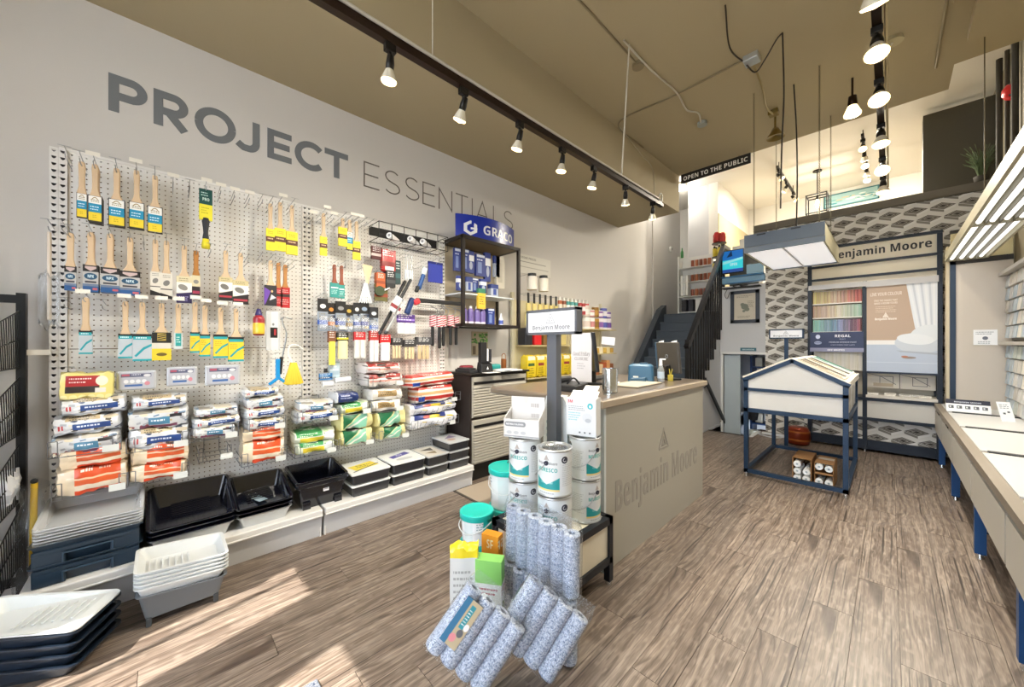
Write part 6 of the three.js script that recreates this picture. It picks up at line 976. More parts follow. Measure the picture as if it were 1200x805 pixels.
// ---------- sprayer case ----------
{
  const t = thing('glass_wall_case', 'black-framed wall case full of blue sprayer parts', 'wall case', [W, 1.475, -2.385], Math.PI / 2), w = .365, d = .36, h = .83, f = .03, FM = M('#1c1512', .4, .1), e = [];
  for (const x of [-w, w]) for (const z of [.011, d]) e.push(box(f, h, f, x, h / 2, z)); for (const y of [0, h]) { e.push(box(2 * w + f, f, f, 0, y, d), box(2 * w + f, f, f, 0, y, .011)); for (const x of [-w, w]) e.push(box(f, f, d, x, y, d / 2)); }
  obj('frame', e, FM, t); obj('back', span(-w, w, 0, h, .0, .008), M('#bfb299', .6), t); obj('floor', span(-w, w, .0, .012, 0, d), M('#d9d4c8', .5), t); obj('roof', span(-w, w, h - .012, h, 0, d), M('#6d5c40', .5), t);
  for (const y of [.3]) obj('shelf', span(-w + .01, w - .01, y, y + .012, .01, d - .06), M('#dde4ea', .3), t);
  const s = thing('brand_sign', 'blue GRACO sign board standing on the wall case', 'sign', [W + .2, 2.325, -2.43], Math.PI / 2); const sc = cell(420, 150, (c, W2, H2) => { fill(c, '#0b2fa6', 0, 0, W2, H2); text(c, 'GRACO', W2 * .63, H2 * .54, 78, '#f4f6fb', 'bold', W2 * .6); c.fillStyle = '#f4f6fb'; c.beginPath(); for (let i = 0; i < 6; i++) c.lineTo(W2 * .17 + 40 * Math.sin(i * 60 * R), H2 * .54 - 46 * Math.cos(i * 60 * R)); c.fill(); c.fillStyle = '#0b2fa6'; c.beginPath(); for (let i = 0; i < 6; i++) c.lineTo(W2 * .17 + 20 * Math.sin(i * 60 * R), H2 * .54 - 26 * Math.cos(i * 60 * R)); c.fill(); poly(c, '#0b2fa6', W2 * .17 + 6, H2 * .54 - 50, W2 * .17 + 22, H2 * .54 - 50, W2 * .17 + 14, H2 * .54 - 2, W2 * .17 + 2, H2 * .54 - 2); poly(c, '#f4f6fb', W2 * .17, H2 * .54 - 4, W2 * .17 + 36, H2 * .54 - 4, W2 * .17 + 36, H2 * .54 + 8, W2 * .17, H2 * .54 + 8); });
  const g = new THREE.BoxGeometry(.78, .235, .012, 24, 1, 1), p = g.attributes.position; for (let i = 0; i < p.count; i++) { const x = p.getX(i); p.setZ(i, p.getZ(i) + .12 - x * x * .7); } g.computeVertexNormals(); obj('board', into(g, sc, (x, y) => [x / .78 + .5, y / .235 + .5]), PRG, s).position.y = .115; obj('stand', [box(.03, .02, .1, -.25, -.0, .05), box(.03, .02, .1, .25, 0, .05)], BLK, s);
  const bp = [cell(70, 110, (c, W2, H2) => { fill(c, '#1f3480', 0, 0, W2, H2); fill(c, '#c9d0de', 6, 4, W2 - 12, 12); fill(c, '#6f83b8', 14, H2 * .36, W2 * .4, H2 * .5); scribble(c, '#dfe6f6', 8, H2 * .24, W2 - 20, 1, 14); }), cell(70, 110, (c, W2, H2) => { fill(c, '#2c3f8d', 0, 0, W2, H2); fill(c, '#eef1f6', 0, H2 * .2, W2, H2 * .26); ell(c, W2 * .5, H2 * .65, 18, 20, '#aeb9cf'); }), cell(70, 110, (c, W2, H2) => { fill(c, '#aab2c2', 0, 0, W2, H2); fill(c, '#22367c', 0, 0, W2, H2 * .36); fill(c, '#2b4596', W2 * .3, H2 * .4, W2 * .4, H2 * .5); })];
  const X0 = W, item = (i, lab, x, y, z, ww, hh, ce, dd = .03) => { const o = thing('sprayer_part', lab, 'sprayer part', [W + z, 1.475 + y, -2.385 - x], Math.PI / 2, 'parts in the wall case'); obj('pack', pcard(ww, hh, dd, ce), PRG, o); return o; };
  const top = [-.32, -.235, -.16, -.05, .06, .17], cs = [0, 0, 1, 0, 1, 2]; top.forEach((x, i) => item(i, `blue carded sprayer part hanging in the top row of the wall case, ${NTH[i]} along`, x, .64 - (i === 3 || i === 4 ? .02 : 0), .2 + .02 * (i % 2), i === 3 ? .12 : .075, i === 4 ? .3 : .22, bp[cs[i]]));
  [-.3, -.21, -.12, -.03].forEach((x, i) => item(i, `white and blue sprayer pack in the middle row of the wall case, ${NTH[i]} along`, x, .41, .22 + .02 * (i % 2), .075, .14, bp[(i + 1) % 3]));
  item(0, 'yellow carded pack with a green header in the wall case', -.1, .27, .3, .09, .2, cell(60, 110, (c, W2, H2) => { fill(c, '#e3bd3a', 0, 0, W2, H2); fill(c, '#2f7a5a', 0, 0, W2, H2 * .24); scribble(c, '#7a5f18', 10, H2 * .4, W2 - 22, 4, 12); }));
  item(0, 'white and blue box on the wall case shelf', .09, .375, .26, .1, .12, bp[2], .06);
  item(0, 'tall clear hanging bag in the far side of the wall case', .22, .58, .22, .12, .34, cell(60, 110, (c, W2, H2) => { fill(c, '#cfc8b8', 0, 0, W2, H2); fill(c, '#b9b2a2', W2 * .2, H2 * .1, W2 * .5, H2 * .7); }));
  [-.28, -.2, -.12, -.05].forEach((x, i) => { const o = thing('fluid_bottle', `purple-labelled white bottle on the wall case floor, ${NTH[i]} from the near side`, 'bottle', [W + .26, 1.488, -2.385 - x], Math.PI / 2, 'bottles on the case floor'); obj('bottle', into(lathe([[0, 0], [.03, 0], [.032, .02], [.032, .13], [.022, .15], [.014, .16], [0, .16]], 16), cell(60, 60, (c, W2, H2) => { fill(c, '#e3ddea', 0, 0, W2, H2); fill(c, '#6a5a9a', 0, H2 * .25, W2, H2 * .4); })), PRG, o); obj('cap', cyl(.015, .015, .02, 0, .17, 0), WHITEP, o); });
  const bx = item(0, 'blue and white carton standing on the wall case floor', .06, .1, .24, .09, .17, bp[0], .06); const o = thing('drip_bottle', 'small white dropper bottle on the wall case floor', 'bottle', [W + .28, 1.488, -2.57], Math.PI / 2); obj('bottle', lathe([[0, 0], [.024, 0], [.024, .07], [.01, .085], [.006, .13], [0, .13]], 14), M('#dfe3f0', .4), o); obj('label', lathe([[.0245, .015], [.0245, .055]], 14), M('#4b5fae', .5), o);
}
// ---------- crowded rack past the case ----------
{
  const t = thing('goods_rack', 'crowded cream pegboard rack of small goods under warm light past the wall case', 'rack', [PB, 0, -4.05], Math.PI / 2), CR2 = M('#d9cfa8', .6);
  const g = perforated(1.86, 1.1, 68, 40, hexHole(.004)); g.translate(-1.1, .7, 0); obj('panel', g, CR2, t); obj('lower_panel', span(-1.1, .76, .1, .7, -.03, 0), CR2, t); obj('top_rail', span(-1.1, .76, 1.8, 1.815, -.06, .004), CR2, t); for (const x of [-1.1, 0, .76]) obj('post', box(.04, 1.9, .03, x, .95, .0), M('#cfc8ae', .5), t);
  for (const y of [.86, 1.16, 1.5]) obj('shelf', span(.1, .75, y - .012, y, 0, .28), M('#c9bb8c', .5), t); for (const y of [.9, 1.28]) obj('shelf', span(-1.05, -.05, y - .012, y, 0, .2), M('#c9bb8c', .5), t); obj('base', span(-1.1, .76, 0, .12, 0, .4), M('#b5ab8c', .6), t);
  const r = rng(77), PX = (x) => -4.05 - x;
  const can = (i, name, label, cat, x, y, z, rr, h, c1, c2) => { const o = thing(name, label, cat, [PB + z, y, PX(x)]); obj('body', [cyl(rr, rr, h, 0, h / 2, 0, 18)], M(c1, .4), o); obj('band', at(new THREE.CylinderGeometry(rr + .001, rr + .001, h * .5, 18, 1, true), 0, h * .45, 0), M(c2, .45), o); obj('lid', cyl(rr * .92, rr * .98, .012, 0, h + .004, 0, 18), M('#d9d9d6', .35, .3), o); };
  [['#e9e6df', '#d9c9bd', 'cream'], ['#ece9e4', '#c98a8a', 'white and pink'], ['#b5873a', '#8f6a2a', 'brown'], ['#e6dfe4', '#8a5fa8', 'white and purple'], ['#e8e4ea', '#5a5fb0', 'white and blue'], ['#dcd6e0', '#6d4fa0', 'violet banded']].forEach(([a, b, n], i) => { can(i, 'shelf_tin', `${n} tin on the upper far shelf of the crowded rack, lower one`, 'tin', .16 + i * .108, 1.501, .16, .055, .15, a, b); can(i, 'shelf_tin', `${n} tin on the upper far shelf of the crowded rack, stacked one`, 'tin', .16 + i * .108, 1.67, .16, .05, i % 2 ? .09 : .14, b, a); });
  for (let i = 0; i < 7; i++) { const o = obj('boxed_tape', rbox(.1, .07 + .03 * (i % 2), .088, .006, 0, .04, 0), M(['#d9b65a', '#e6d7a4', '#c9a24a', '#efe6cc'][i % 4], .5)); o.position.set(PB + .17, 1.161, PX(.16 + i * .094)); tag(o, `yellowish carton on the middle shelf of the crowded rack, ${NTH[i]} from the near end`, 'carton', 'cartons on the middle shelf'); }
  for (let i = 0; i < 7; i++) { const o = obj('spool_box', rbox(.1, .13 + .05 * (i % 3), .088, .006, 0, .08, 0), M(['#b5603a', '#d9a06a', '#8f5a3c', '#e0c8a0'][i % 4], .5)); o.position.set(PB + .17, .861, PX(.16 + i * .094)); tag(o, `orange-brown carton on the lower shelf of the crowded rack, ${NTH[i]} from the near end`, 'carton', 'cartons on the lower shelf'); }
  for (let i = 0; i < 2; i++) { const o = thing('hanging_jar', `white jar with a black lid hanging high on the crowded rack, ${['nearer', 'farther'][i]} one`, 'jar', [PB + .2, 2.0 - .08, PX(-.98 + i * .2)]); obj('jar', cyl(.06, .06, .15, 0, .075, 0), M('#e3ddd0', .4), o); obj('lid', cyl(.05, .05, .04, 0, .165, 0), BLK, o); obj('hook', rd([-.2, .18, 0], [0, .19, 0], .004), HS, o); }
  for (let i = 0; i < 6; i++) { const o = thing('black_handle_brush', `black-handled brush hanging on the crowded rack, ${NTH[i]} from the near end`, 'brush', [PB + .18, 1.86, PX(-1.02 + i * .1)], Math.PI / 2, 'black-handled brushes'); obj('handle', rbox(.026, .13, .018, .006, 0, -.04, 0), BLK, o); obj('head', rbox(.055, .09, .03, .006, 0, -.14, 0), M('#d3c07a', .7), o); obj('hook', rd([0, .02, -.18], [0, .02, .0], .003), HS, o); }
  const tubes = [['#b0603a', '#d9d0c0'], ['#8a4a30', '#cfc4b0'], ['#3f8f8a', '#e8ece8'], ['#5aa09a', '#eef0ee'], ['#4f9a94', '#e8ece8'], ['#b03a3a', '#efe6e2'], ['#a83434', '#efe6e2'], ['#c04a44', '#efe6e2']]; tubes.forEach(([a, b], i) => { const o = thing('sealant_tube', `${i < 2 ? 'rust brown' : i < 5 ? 'teal and white' : 'red and white'} tube hanging on the crowded rack, ${NTH[i]} from the near end`, 'tube', [PB + .16, 1.77, PX(-.42 + i * .085)]); obj('tube', cyl(.028, .028, .15, 0, 0, 0, 14), M(a, .4), o); obj('band', cyl(.0285, .0285, .06, 0, .0, 0, 14), M(b, .45), o); obj('nozzle', cyl(.004, .012, .05, 0, .1, 0, 8), M('#efeee8', .4), o); obj('hook', rd([-.16, .12, 0], [0, .12, 0], .003), HS, o); });
  for (let i = 0; i < 5; i++) { const o = obj('hanging_bag', pillow(.11, .16, .05, i, pk.yellow, .4, .05), PRG); o.rotation.y = Math.PI / 2; o.position.set(PB + .18, 1.58, PX(-1.0 + i * .13)); tag(o, `small cream and black hanging pack on the crowded rack, ${NTH[i]} from the near end`, 'pack', 'small hanging packs'); }
  [['#22242a', 'black'], ['#c81f24', 'bright red'], ['#7a5a2c', 'brown'], ['#d9b43a', 'gold'], ['#c9b878', 'tan']].forEach(([c, n], i) => { const o = obj('power_tool_case', rbox(.13, .2, .12, .012, 0, .1, 0), M(c, .4)); o.position.set(PB + .1, 1.281, PX(-.99 + i * .16)); tag(o, `${n} case on the upper near shelf of the crowded rack`, 'case'); });
  const yb = ['#e0c62c', '#d6bb26', '#e8d34a'].map((q, i) => cell(70, 110, (c, w, h) => { fill(c, q, 0, 0, w, h); fill(c, '#f2ead0', 8, 8, w - 16, 18); fill(c, ['#3a5a35', '#8a3030', '#39394a'][i], 10, h * .36, w - 24, 12); scribble(c, '#8a7414', 12, h * .55, w - 28, 4, 10); }));
  for (let k = 0; k < 3; k++) for (let i = 0; i < 6; i++) { const y0 = [.901, .56, .3][k]; const o = obj('yellow_bag', pillow(.15, .26, .12, i + k * 9, yb[(i + k) % 3], .45, .05), k === 1 && i === 5 ? M('#2c8f3c', .5) : PRG); o.rotation.y = Math.PI / 2; o.position.set(PB + .14, y0 + .13, PX(-.98 + i * .165)); tag(o, k === 1 && i === 5 ? 'green bag at the end of the middle row of yellow bags' : `yellow sponge bag in the ${['upper', 'middle', 'lower'][k]} row of the crowded rack, ${NTH[i]} from the near end`, 'bag', 'yellow bags'); }
  const pl = thing('wall_plate', 'white lettered price board on the wall above the crowded rack', 'sign', [W + .002, 2.17, -3.4], Math.PI / 2); const pc = cell(200, 90, (c, w, h) => { fill(c, '#dedbd2', 0, 0, w, h); text(c, 'STORE PRICES', 60, 16, 15, '#8f8b82', 'bold', 90); fill(c, '#8f8b82', 6, 34, w - 40, 3); fill(c, '#a9a59b', 6, 58, w - 24, 3); }); obj('board', pcard(.6, .23, .008, pc), PR, pl).position.set(0, .11, .004);
}
// ---------- on the counter ----------
{
  const Y = .986;
  let t = thing('till_screen', 'back of a black till screen with paper notices beside the silver can', 'monitor', [-1.63, Y, -2.42], -.75); obj('screen', rbox(.34, .3, .03, .008, 0, .25, 0, .12), M('#24262b', .4), t); obj('stand', [rbox(.06, .16, .04, .008, 0, .08, -.02), rbox(.2, .014, .16, .005, 0, .007, 0)], BLK, t);
  const nt = cell(160, 300, (c, w, h) => { fill(c, '#d3d3d9', 0, 0, w, h); text(c, 'Good Friday', w / 2, h * .43, 30, '#55565c', 'normal', w * .82, 'center', 'serif'); text(c, 'CLOSURE', w / 2, h * .53, 26, '#6b6c74', 'normal', w * .66, 'center', 'serif'); scribble(c, '#a9aab2', w * .3, h * .62, w * .4, 3, 14); });
  t = thing('closure_notice', 'white paper notice reading Good Friday CLOSURE taped to the till screen', 'notice', [-1.63, 1.005, -2.3], .0); obj('paper', pcard(.185, .37, .002, nt), PR, t).position.y = .19;
  t = thing('note_slip', 'small white slip taped to the corner of the till screen', 'note', [-1.52, 1.29, -2.5], .1); obj('paper', box(.11, .06, .002, 0, .03, 0, 0, 0, -.1), M('#e9eaf0', .6), t);
  t = thing('steel_can', 'shiny bare steel can on the counter by the worktop corner', 'can', [-1.24, Y, -2.06]); obj('body', lathe([[0, .002], [.046, .002], [.049, .006], [.049, .15], [.05, .154], [.046, .156], [.045, .01], [0, .01]], 32), M('#c9ced2', .14, .95), t); obj('disc', cyl(.035, .035, .004, .05, .002, .09, 24), M('#dfe6ea', .15, .9), t);
  t = thing('counter_pad', 'flat beige counter mat on the worktop', 'mat', [-1.34, Y, -2.6], .03); obj('pad', rbox(.22, .012, .42, .004, 0, .006, 0), M('#bdb39f', .55), t); obj('edge', rbox(.225, .006, .425, .002, 0, .003, 0), M('#6a675f', .5), t);
  t = thing('card_terminal', 'blue-grey tape dispenser shaped terminal on the counter', 'terminal', [-1.43, Y, -2.86], .35); const tb = M('#34607f', .35); obj('case', loft([[.2, .12, 0, .015], [.19, .11, .13, .02], [.15, .08, .145, .02]]), tb, t); obj('handle', rbox(.06, .012, .03, .004, .02, .15, 0), M('#264a63', .35), t); obj('tray', rbox(.12, .035, .06, .008, -.01, .02, .075, 0, 0, .1), M('#27506d', .35), t); obj('badge', rbox(.04, .012, .004, .001, -.03, .045, .1), WHITEP, t);
  t = thing('sanitiser_bottle', 'clear pump bottle of sanitiser on the counter', 'bottle', [-1.3, Y, -2.94]); obj('bottle', lathe([[0, 0], [.026, 0], [.027, .01], [.027, .1], [.016, .125], [.014, .135], [0, .135]], 18), M('#dfe8ee', .1, 0, { transmission: .7, thickness: .02, ior: 1.33 }), t); obj('label', lathe([[.0275, .03], [.0275, .085]], 18), M('#b8c8d8', .5), t); obj('pump', [cyl(.012, .014, .05, 0, .155, 0, 12), rbox(.05, .012, .014, .004, .014, .185, 0)], M('#f1f2f3', .4), t);
  t = thing('order_screen', 'back of a grey monitor with folded papers on top near the stair rail', 'monitor', [-1.36, Y, -3.23], -.55); obj('screen', rbox(.3, .27, .03, .01, 0, .19, 0, .1), M('#4a4744', .45), t); obj('edge', rbox(.012, .27, .045, .004, -.15, .19, .0, .1), M('#49647c', .4), t); obj('stand', [rbox(.05, .13, .05, .008, .02, .06, .02, .25), rbox(.16, .014, .14, .005, .03, .007, .02)], BLK, t); const em = obj('emblem', at(new THREE.TorusGeometry(.016, .003, 6, 18), 0, .2, .02), M('#8b8e92', .4), t); for (const x of [-.1, .08]) obj('paper_note', box(.07, .045, .002, x, .315, .005, -.3, 0, .2), M('#eceae4', .6), t);
  const q = (name, label, cat, [x, z], g, m, ry = 0) => { const o = obj(name, g, m); o.position.set(x, Y, z); o.rotation.y = ry; return tag(o, label, cat); };
  q('receipt_pile', 'small pile of white papers beside the blue terminal', 'papers', [-1.48, -2.5], [rbox(.1, .01, .14, .002, 0, .005, 0), rbox(.08, .014, .1, .002, .02, .012, .02, 0, .4, 0)], M('#ececec', .6)); q('desk_phone', 'dark desk phone behind the mask carton', 'phone', [-1.5, -1.98], [rbox(.2, .05, .16, .012, 0, .025, 0, .1), rbox(.05, .035, .17, .014, -.06, .07, 0), tube([[.02, .05, .05], [.08, .09, .06], [.09, .04, .0]], .006)], M('#2f3033', .4)); q('note_block', 'white paper scrap beside the dark desk phone', 'paper', [-1.3, -1.94], [rbox(.09, .004, .07, .001, 0, .03, 0, .4)], M('#efefee', .6), .3); q('yellow_bottle', 'yellow-capped white bottle behind the sign post', 'bottle', [-1.72, -2.05], [cyl(.028, .03, .1, 0, .05, 0), cyl(.018, .02, .03, 0, .115, 0)], M('#e8dba0', .4)); q('pen_cup', 'small yellow and dark cup of pens by the grey monitor', 'pen cup', [-1.28, -3.08], [cyl(.022, .02, .05, 0, .025, 0), rd([0, .03, 0], [.02, .1, .01], .003), rd([0, .03, 0], [-.015, .1, -.01], .003)], M('#c9b84a', .5)); q('keyboard', 'dark keyboard wedge behind the till screen', 'keyboard', [-1.8, -2.7], [rbox(.16, .02, .38, .006, 0, .01, 0)], M('#2a2b2e', .5));
}
// ---------- basket stand and bag at the near end ----------
{
  const t = thing('basket_stand', 'black wire basket stand at the near end of the merchandise wall', 'basket stand', [0, 0, 0]), BW = M('#17181a', .4, .4);
  obj('post', [span(-3.02, -2.98, .02, 1.55, .49, .52), span(-3.02, -2.98, .02, 1.55, .98, 1.01)], BW, t); obj('foot', [span(-3.05, -2.6, 0, .025, .49, .52), span(-3.05, -2.6, 0, .025, .98, 1.01)], BW, t); obj('crossbar', [span(-3.01, -2.99, 1.5, 1.54, .5, 1.0), span(-3.01, -2.99, .1, .14, .5, 1.0)], BW, t);
  for (const y of [1.18, .85, .52, .2]) {
    const e = [], f = .0028, xb = -2.98, xf = -2.68, h = .28; for (const z of [.51, .99]) { for (const [a, b] of [[0, 0], [h * .5, .02], [h, .05]]) e.push(rd([xb, y + a, z], [xf - .0 + b, y + a * .72, z], f, 5)); for (let k = 0; k <= 10; k++) { const u = k / 10; e.push(rd([mix(xb, xf, u), y, z], [mix(xb, xf + .05, u), y + h * (1 - .28 * u), z], f * .8, 5)); } }
    for (let k = 0; k <= 10; k++) { const z = .51 + k * .048; e.push(rd([xf, y, z], [xf + .05, y + h * .72, z], f * .8, 5), rd([xb, y, z], [xf, y, z], f * .8, 5)); } for (const a of [0, .5, 1]) e.push(rd([xf + .05 * a, y + h * .72 * a, .51], [xf + .05 * a, y + h * .72 * a, .99], f, 5));
    obj('wire_basket', e, BW, t);
  }
  for (const [i, [y, z, c]] of [[.86, .62, '#d9dbe0'], [.53, .6, '#cfd2d8'], [.53, .78, '#e1e2e6'], [.21, .64, '#d4d7db'], [.86, .8, '#c9ccd3'], [1.19, .7, '#dcdde0']].entries()) { const o = obj('cloth_bundle', pillow(.18, .16, .2, 20 + i, tint(c, '#aeb3bb', 60, 60), .5, .06), PR); o.position.set(-2.85, y + .09, z); tag(o, ['pale wrapped rag bundle in the second basket beside the post', 'pale wrapped rag bundle in the third basket beside the post', 'pale rag bundle deeper in the third basket', 'rag bundle in the lowest basket', 'rag bundle deeper in the second basket', 'rag bundle in the top basket'][i], 'rag bundle'); }
  const b = thing('waste_bag', 'clear plastic bag with a yellow-handled brush sticking out beside the basket stand', 'bag', [-2.92, 0, .46]); obj('bag', loft([[.1, .1, .01, .04], [.14, .13, .2, .05], [.16, .1, .42, .05, 0, .01], [.12, .06, .52, .028], [.18, .1, .62, .045, .06]], true, false), FILM, b); obj('brush_handle', [rd([.0, .2, 0], [.03, .62, -.01], .012, 10)], M('#e3b92a', .4), b); obj('handle_tip', sph(.013, .031, .63, -.01), BLK, b);
  const h = thing('film_bag', 'crumpled clear film bag hanging at the near upright', 'bag', [-2.93, 1.52, .41], Math.PI / 2); obj('bag', pillow(.07, .26, .03, 31, tint('#e8eaec', '#d9dadd', 60, 120), .5, .1), FILM, h); obj('stick', [rd([.0, -.1, 0], [0, .34, 0], .008)], M('#e3d6c6', .5), h); hook('steel hook carrying the crumpled film bag', .41, 1.87, .16, 0);
  const pt = thing('end_price_tag', 'cream price strip sticking out at the near upright', 'price tag', [-3.0, 1.255, .44], Math.PI / 2); obj('strip', box(.11, .028, .003, -.03, 0, .0), TAGM, pt); obj('clip', rd([.01, 0, -.05], [.01, 0, 0], .003), HS, pt);
}
// ---------- boxes of rolls under the swatch display, kettle behind ----------
{
  const KR = M('#a87d50', .75), wr = M('#eef1f2', .6);
  const carton = (label, [x, y, z], w, h, d, rolls, fl) => { const t = thing('roll_carton', label, 'carton', [x, y, z]); obj('carton', [span(-w / 2, w / 2, 0, .005, -d, 0), span(-w / 2, w / 2, h - .005, h, -d, -.02), span(-w / 2, -w / 2 + .005, 0, h, -d, 0), span(w / 2 - .005, w / 2, 0, h, -d, 0), span(-w / 2, w / 2, 0, h, -d, -d + .005), span(-w / 2, w / 2, 0, .02, -.005, 0)], KR, t);  if (fl) obj('printed_band', span(-w / 2 + .01, w / 2 - .01, h, h + .001, -d * .75, -d * .5), M('#d9cdbd', .6), t); for (const [a, b] of rolls) { const o = thing('paper_roll', `white ${fl ? 'roll end in the smaller carton' : 'roll end in the taller carton'} under the swatch display, ${a < 0 ? 'near the wall' : 'near the aisle'} side, ${b < .06 ? 'low' : b < .13 ? 'middle' : 'high'}`, 'paper roll', [x + a, y + b, z - .12]); obj('roll', at(new THREE.CylinderGeometry(.028, .028, .24, 20), 0, 0, 0, Math.PI / 2), wr, o); obj('core', at(new THREE.CylinderGeometry(.009, .009, .242, 12), 0, 0, 0, Math.PI / 2), M('#9fb0b8', .6), o); } };
  carton('tall brown carton of white paper rolls under the swatch display', [-.57, .006, -4.29], .14, .22, .34, [[-.034, .036], [.032, .04], [-.034, .1], [.034, .105], [-.034, .165]], false);
  carton('lower brown carton of white rolls under the swatch display', [-.415, .006, -4.31], .135, .1, .32, [[-.034, .036], [.034, .036]], true); carton('upper brown carton of white rolls with a printed band', [-.415, .107, -4.31], .135, .105, .32, [[-.034, .07], [.034, .062]], true);
  const t = thing('copper_kettle', 'round red-brown metal churn standing under the brand bay', 'churn', [-.83, 0, -5.95]); obj('body', lathe([[0, 0], [.11, 0], [.125, .03], [.13, .14], [.115, .2], [.09, .22], [0, .22]], 26), M('#8a3418', .3, .5), t); obj('hoop', [lathe([[.127, .05], [.131, .055], [.131, .07], [.128, .075]], 26), lathe([[.124, .15], [.128, .155], [.126, .17], [.122, .175]], 26)], M('#b5652c', .3, .6), t); obj('bail', tube([[-.12, .18, 0], [-.08, .27, 0], [.08, .27, 0], [.12, .18, 0]], .005), BLK, t);
  tag(obj('power_strip', [rbox(.3, .03, .05, .006, -1.12, .02, -6.2), tube([[-1.26, .02, -6.2], [-1.3, .02, -6.1], [-1.1, .01, -6.05], [-.95, .02, -6.2]], .006)], M('#d9dce0', .5)), 'white power strip with a loose cable on the floor behind the display', 'power strip');
}
// ---------- back corner: screen, picture, doorway shelf, shelf on the landing ----------
{
  let t = thing('framed_print', 'dark-framed botanical print on the white wall beside the stairs', 'picture', [-1.545, 1.615, -6.44]); const pc = cell(150, 180, (c, w, h) => { fill(c, '#cfc7b6', 0, 0, w, h); for (const [x, y, r] of [[.5, .5, 24], [.4, .42, 14], [.6, .6, 16], [.46, .66, 10]]) ell(c, w * x, h * y, r, r * .8, '#7d8274'); scribble(c, '#8d8575', 20, 16, w - 46, 2, 9); scribble(c, '#8d8575', w * .62, h * .3, w * .28, 5, 9); scribble(c, '#8d8575', 24, h * .84, w - 60, 2, 9); });
  const w = .385, h = .5, f = .05; obj('frame', [box(w, f, .025, 0, h - f / 2, 0), box(w, f, .025, 0, f / 2, 0), box(f, h, .025, -w / 2 + f / 2, h / 2, 0), box(f, h, .025, w / 2 - f / 2, h / 2, 0)], M('#2b3340', .4), t); obj('print', pcard(w - 2 * f + .01, h - 2 * f + .01, .01, pc), PR, t).position.set(0, h / 2, -.004);
  const sg = thing('door_sign', 'small teal sign over the basement doorway', 'sign', [-1.5, 1.185, -6.445]); obj('plate', pcard(.21, .05, .008, cell(120, 28, (c, W2, H2) => { fill(c, '#3f7080', 0, 0, W2, H2); text(c, 'WASHROOM', W2 / 2, H2 / 2, 15, '#d7e6ea', 'bold', 100); })), PR, sg).position.set(0, .025, .0);
  t = thing('wall_screen', 'lit screen with a bright teal picture above the stairs wall', 'screen', [-1.73, 2.42, -6.52]); const tv = cell(200, 150, (c, W2, H2) => { fill(c, '#1f6fc0', 0, 0, W2, H2); poly(c, '#15305a', W2 * .22, H2 * .3, W2 * .46, 0, W2 * .5, H2 * .26); fill(c, '#35d0e0', 0, H2 * .42, W2, H2 * .42); poly(c, '#8ee8ee', 0, H2 * .5, W2, H2 * .34, W2, H2 * .44, 0, H2 * .62); fill(c, '#2a4f9c', 0, H2 * .86, W2, H2 * .14); text(c, 'OPEN', W2 * .56, H2 * .64, 26, '#c9f6f8'); });
  obj('bezel', rbox(.31, .37, .04, .008, 0, .18, -.01), BLK, t); const sm = new THREE.MeshPhysicalMaterial({ map: atlas, emissiveMap: atlas, emissive: '#ffffff', emissiveIntensity: .55, roughness: .3 }); obj('screen_face', pcard(.29, .34, .006, tv), sm, t).position.set(0, .18, .014);
  t = thing('blue_counter_ledge', 'pale blue glass-fronted ledge under the lit screen', 'ledge', [-1.59, 2.2, -6.5]); obj('ledge', [rbox(.6, .09, .1, .008, 0, .09, 0)], M('#7fa9c8', .25), t); obj('stripe', [rbox(.58, .02, .104, .004, 0, .15, 0), rbox(.5, .014, .106, .004, .03, .05, 0)], M('#3f7fb5', .3), t); obj('glass_block', rbox(.22, .14, .06, .006, .17, .24, 0), M('#a9d0e6', .15), t);
  t = thing('cable_shelf', 'black cable shelf with a coil of cords on the white wall', 'shelf', [-1.6, 2.16, -6.4]); obj('shelf', rbox(.5, .02, .12, .004, .02, 0, 0), BLK, t); obj('cord_coil', [at(new THREE.TorusGeometry(.06, .008, 6, 24), -.03, .03, .0, Math.PI / 2 - .2), at(new THREE.TorusGeometry(.05, .007, 6, 24), .05, .03, .0, Math.PI / 2 + .2), tube([[-.16, 0, .03], [-.2, -.1, .03], [-.17, -.16, .03], [-.13, -.06, .03]], .004)], BLK, t);
  t = thing('basement_shelf', 'blue shelf unit of assorted goods inside the basement doorway', 'shelf unit', [-1.25, -.1, -6.98]); const BS = M('#24406f', .5); obj('upright', [box(.03, 1.4, .3, -.3, .5, 0), box(.03, 1.4, .3, .3, .5, 0)], BS, t); for (const y of [-.15, .12, .42, .72, 1.02]) obj('shelf', box(.6, .025, .3, 0, y, 0), BS, t);
  const r = rng(55), gc = ['#d9d6c8', '#b9443a', '#c9b03a', '#4b5a68', '#8fa9a0', '#e3dfd2', '#2b2f38', '#a8673a']; for (const [k, y] of [-.1375, .1325, .4325, .7325, 1.0325].entries()) for (let i = 0; i < 4; i++) { const h = .09 + r() * .12, o = obj('stored_box', rbox(.1, h, .14, .01, 0, h / 2, 0), M(gc[(r() * 8) | 0], .5)); o.position.set(-1.25 - .2 + i * .135, -.1 + y + .001, -6.92); tag(o, `stored container on the ${['lowest', 'second', 'third', 'fourth', 'top'][k]} shelf inside the doorway, ${NTH[i]} along`, 'container', 'goods inside the doorway'); }
  tag(obj('hanging_coat', lathe([[0, .5], [.03, .49], [.05, .42], [.07, .25], [.075, .1], [.06, .0], [0, -.02]], 14, -1.5, .1, -6.72), M('#14151a', .8)), 'black coat-like bag hanging in the basement doorway', 'bag');
  tag(obj('white_pail', [cyl(.06, .055, .22, 0, .11, 0), cyl(.064, .064, .02, 0, .22, 0)], M('#d9dccf', .5)), 'pale pail low inside the basement doorway', 'pail').position.set(-1.5, -.3, -6.75);
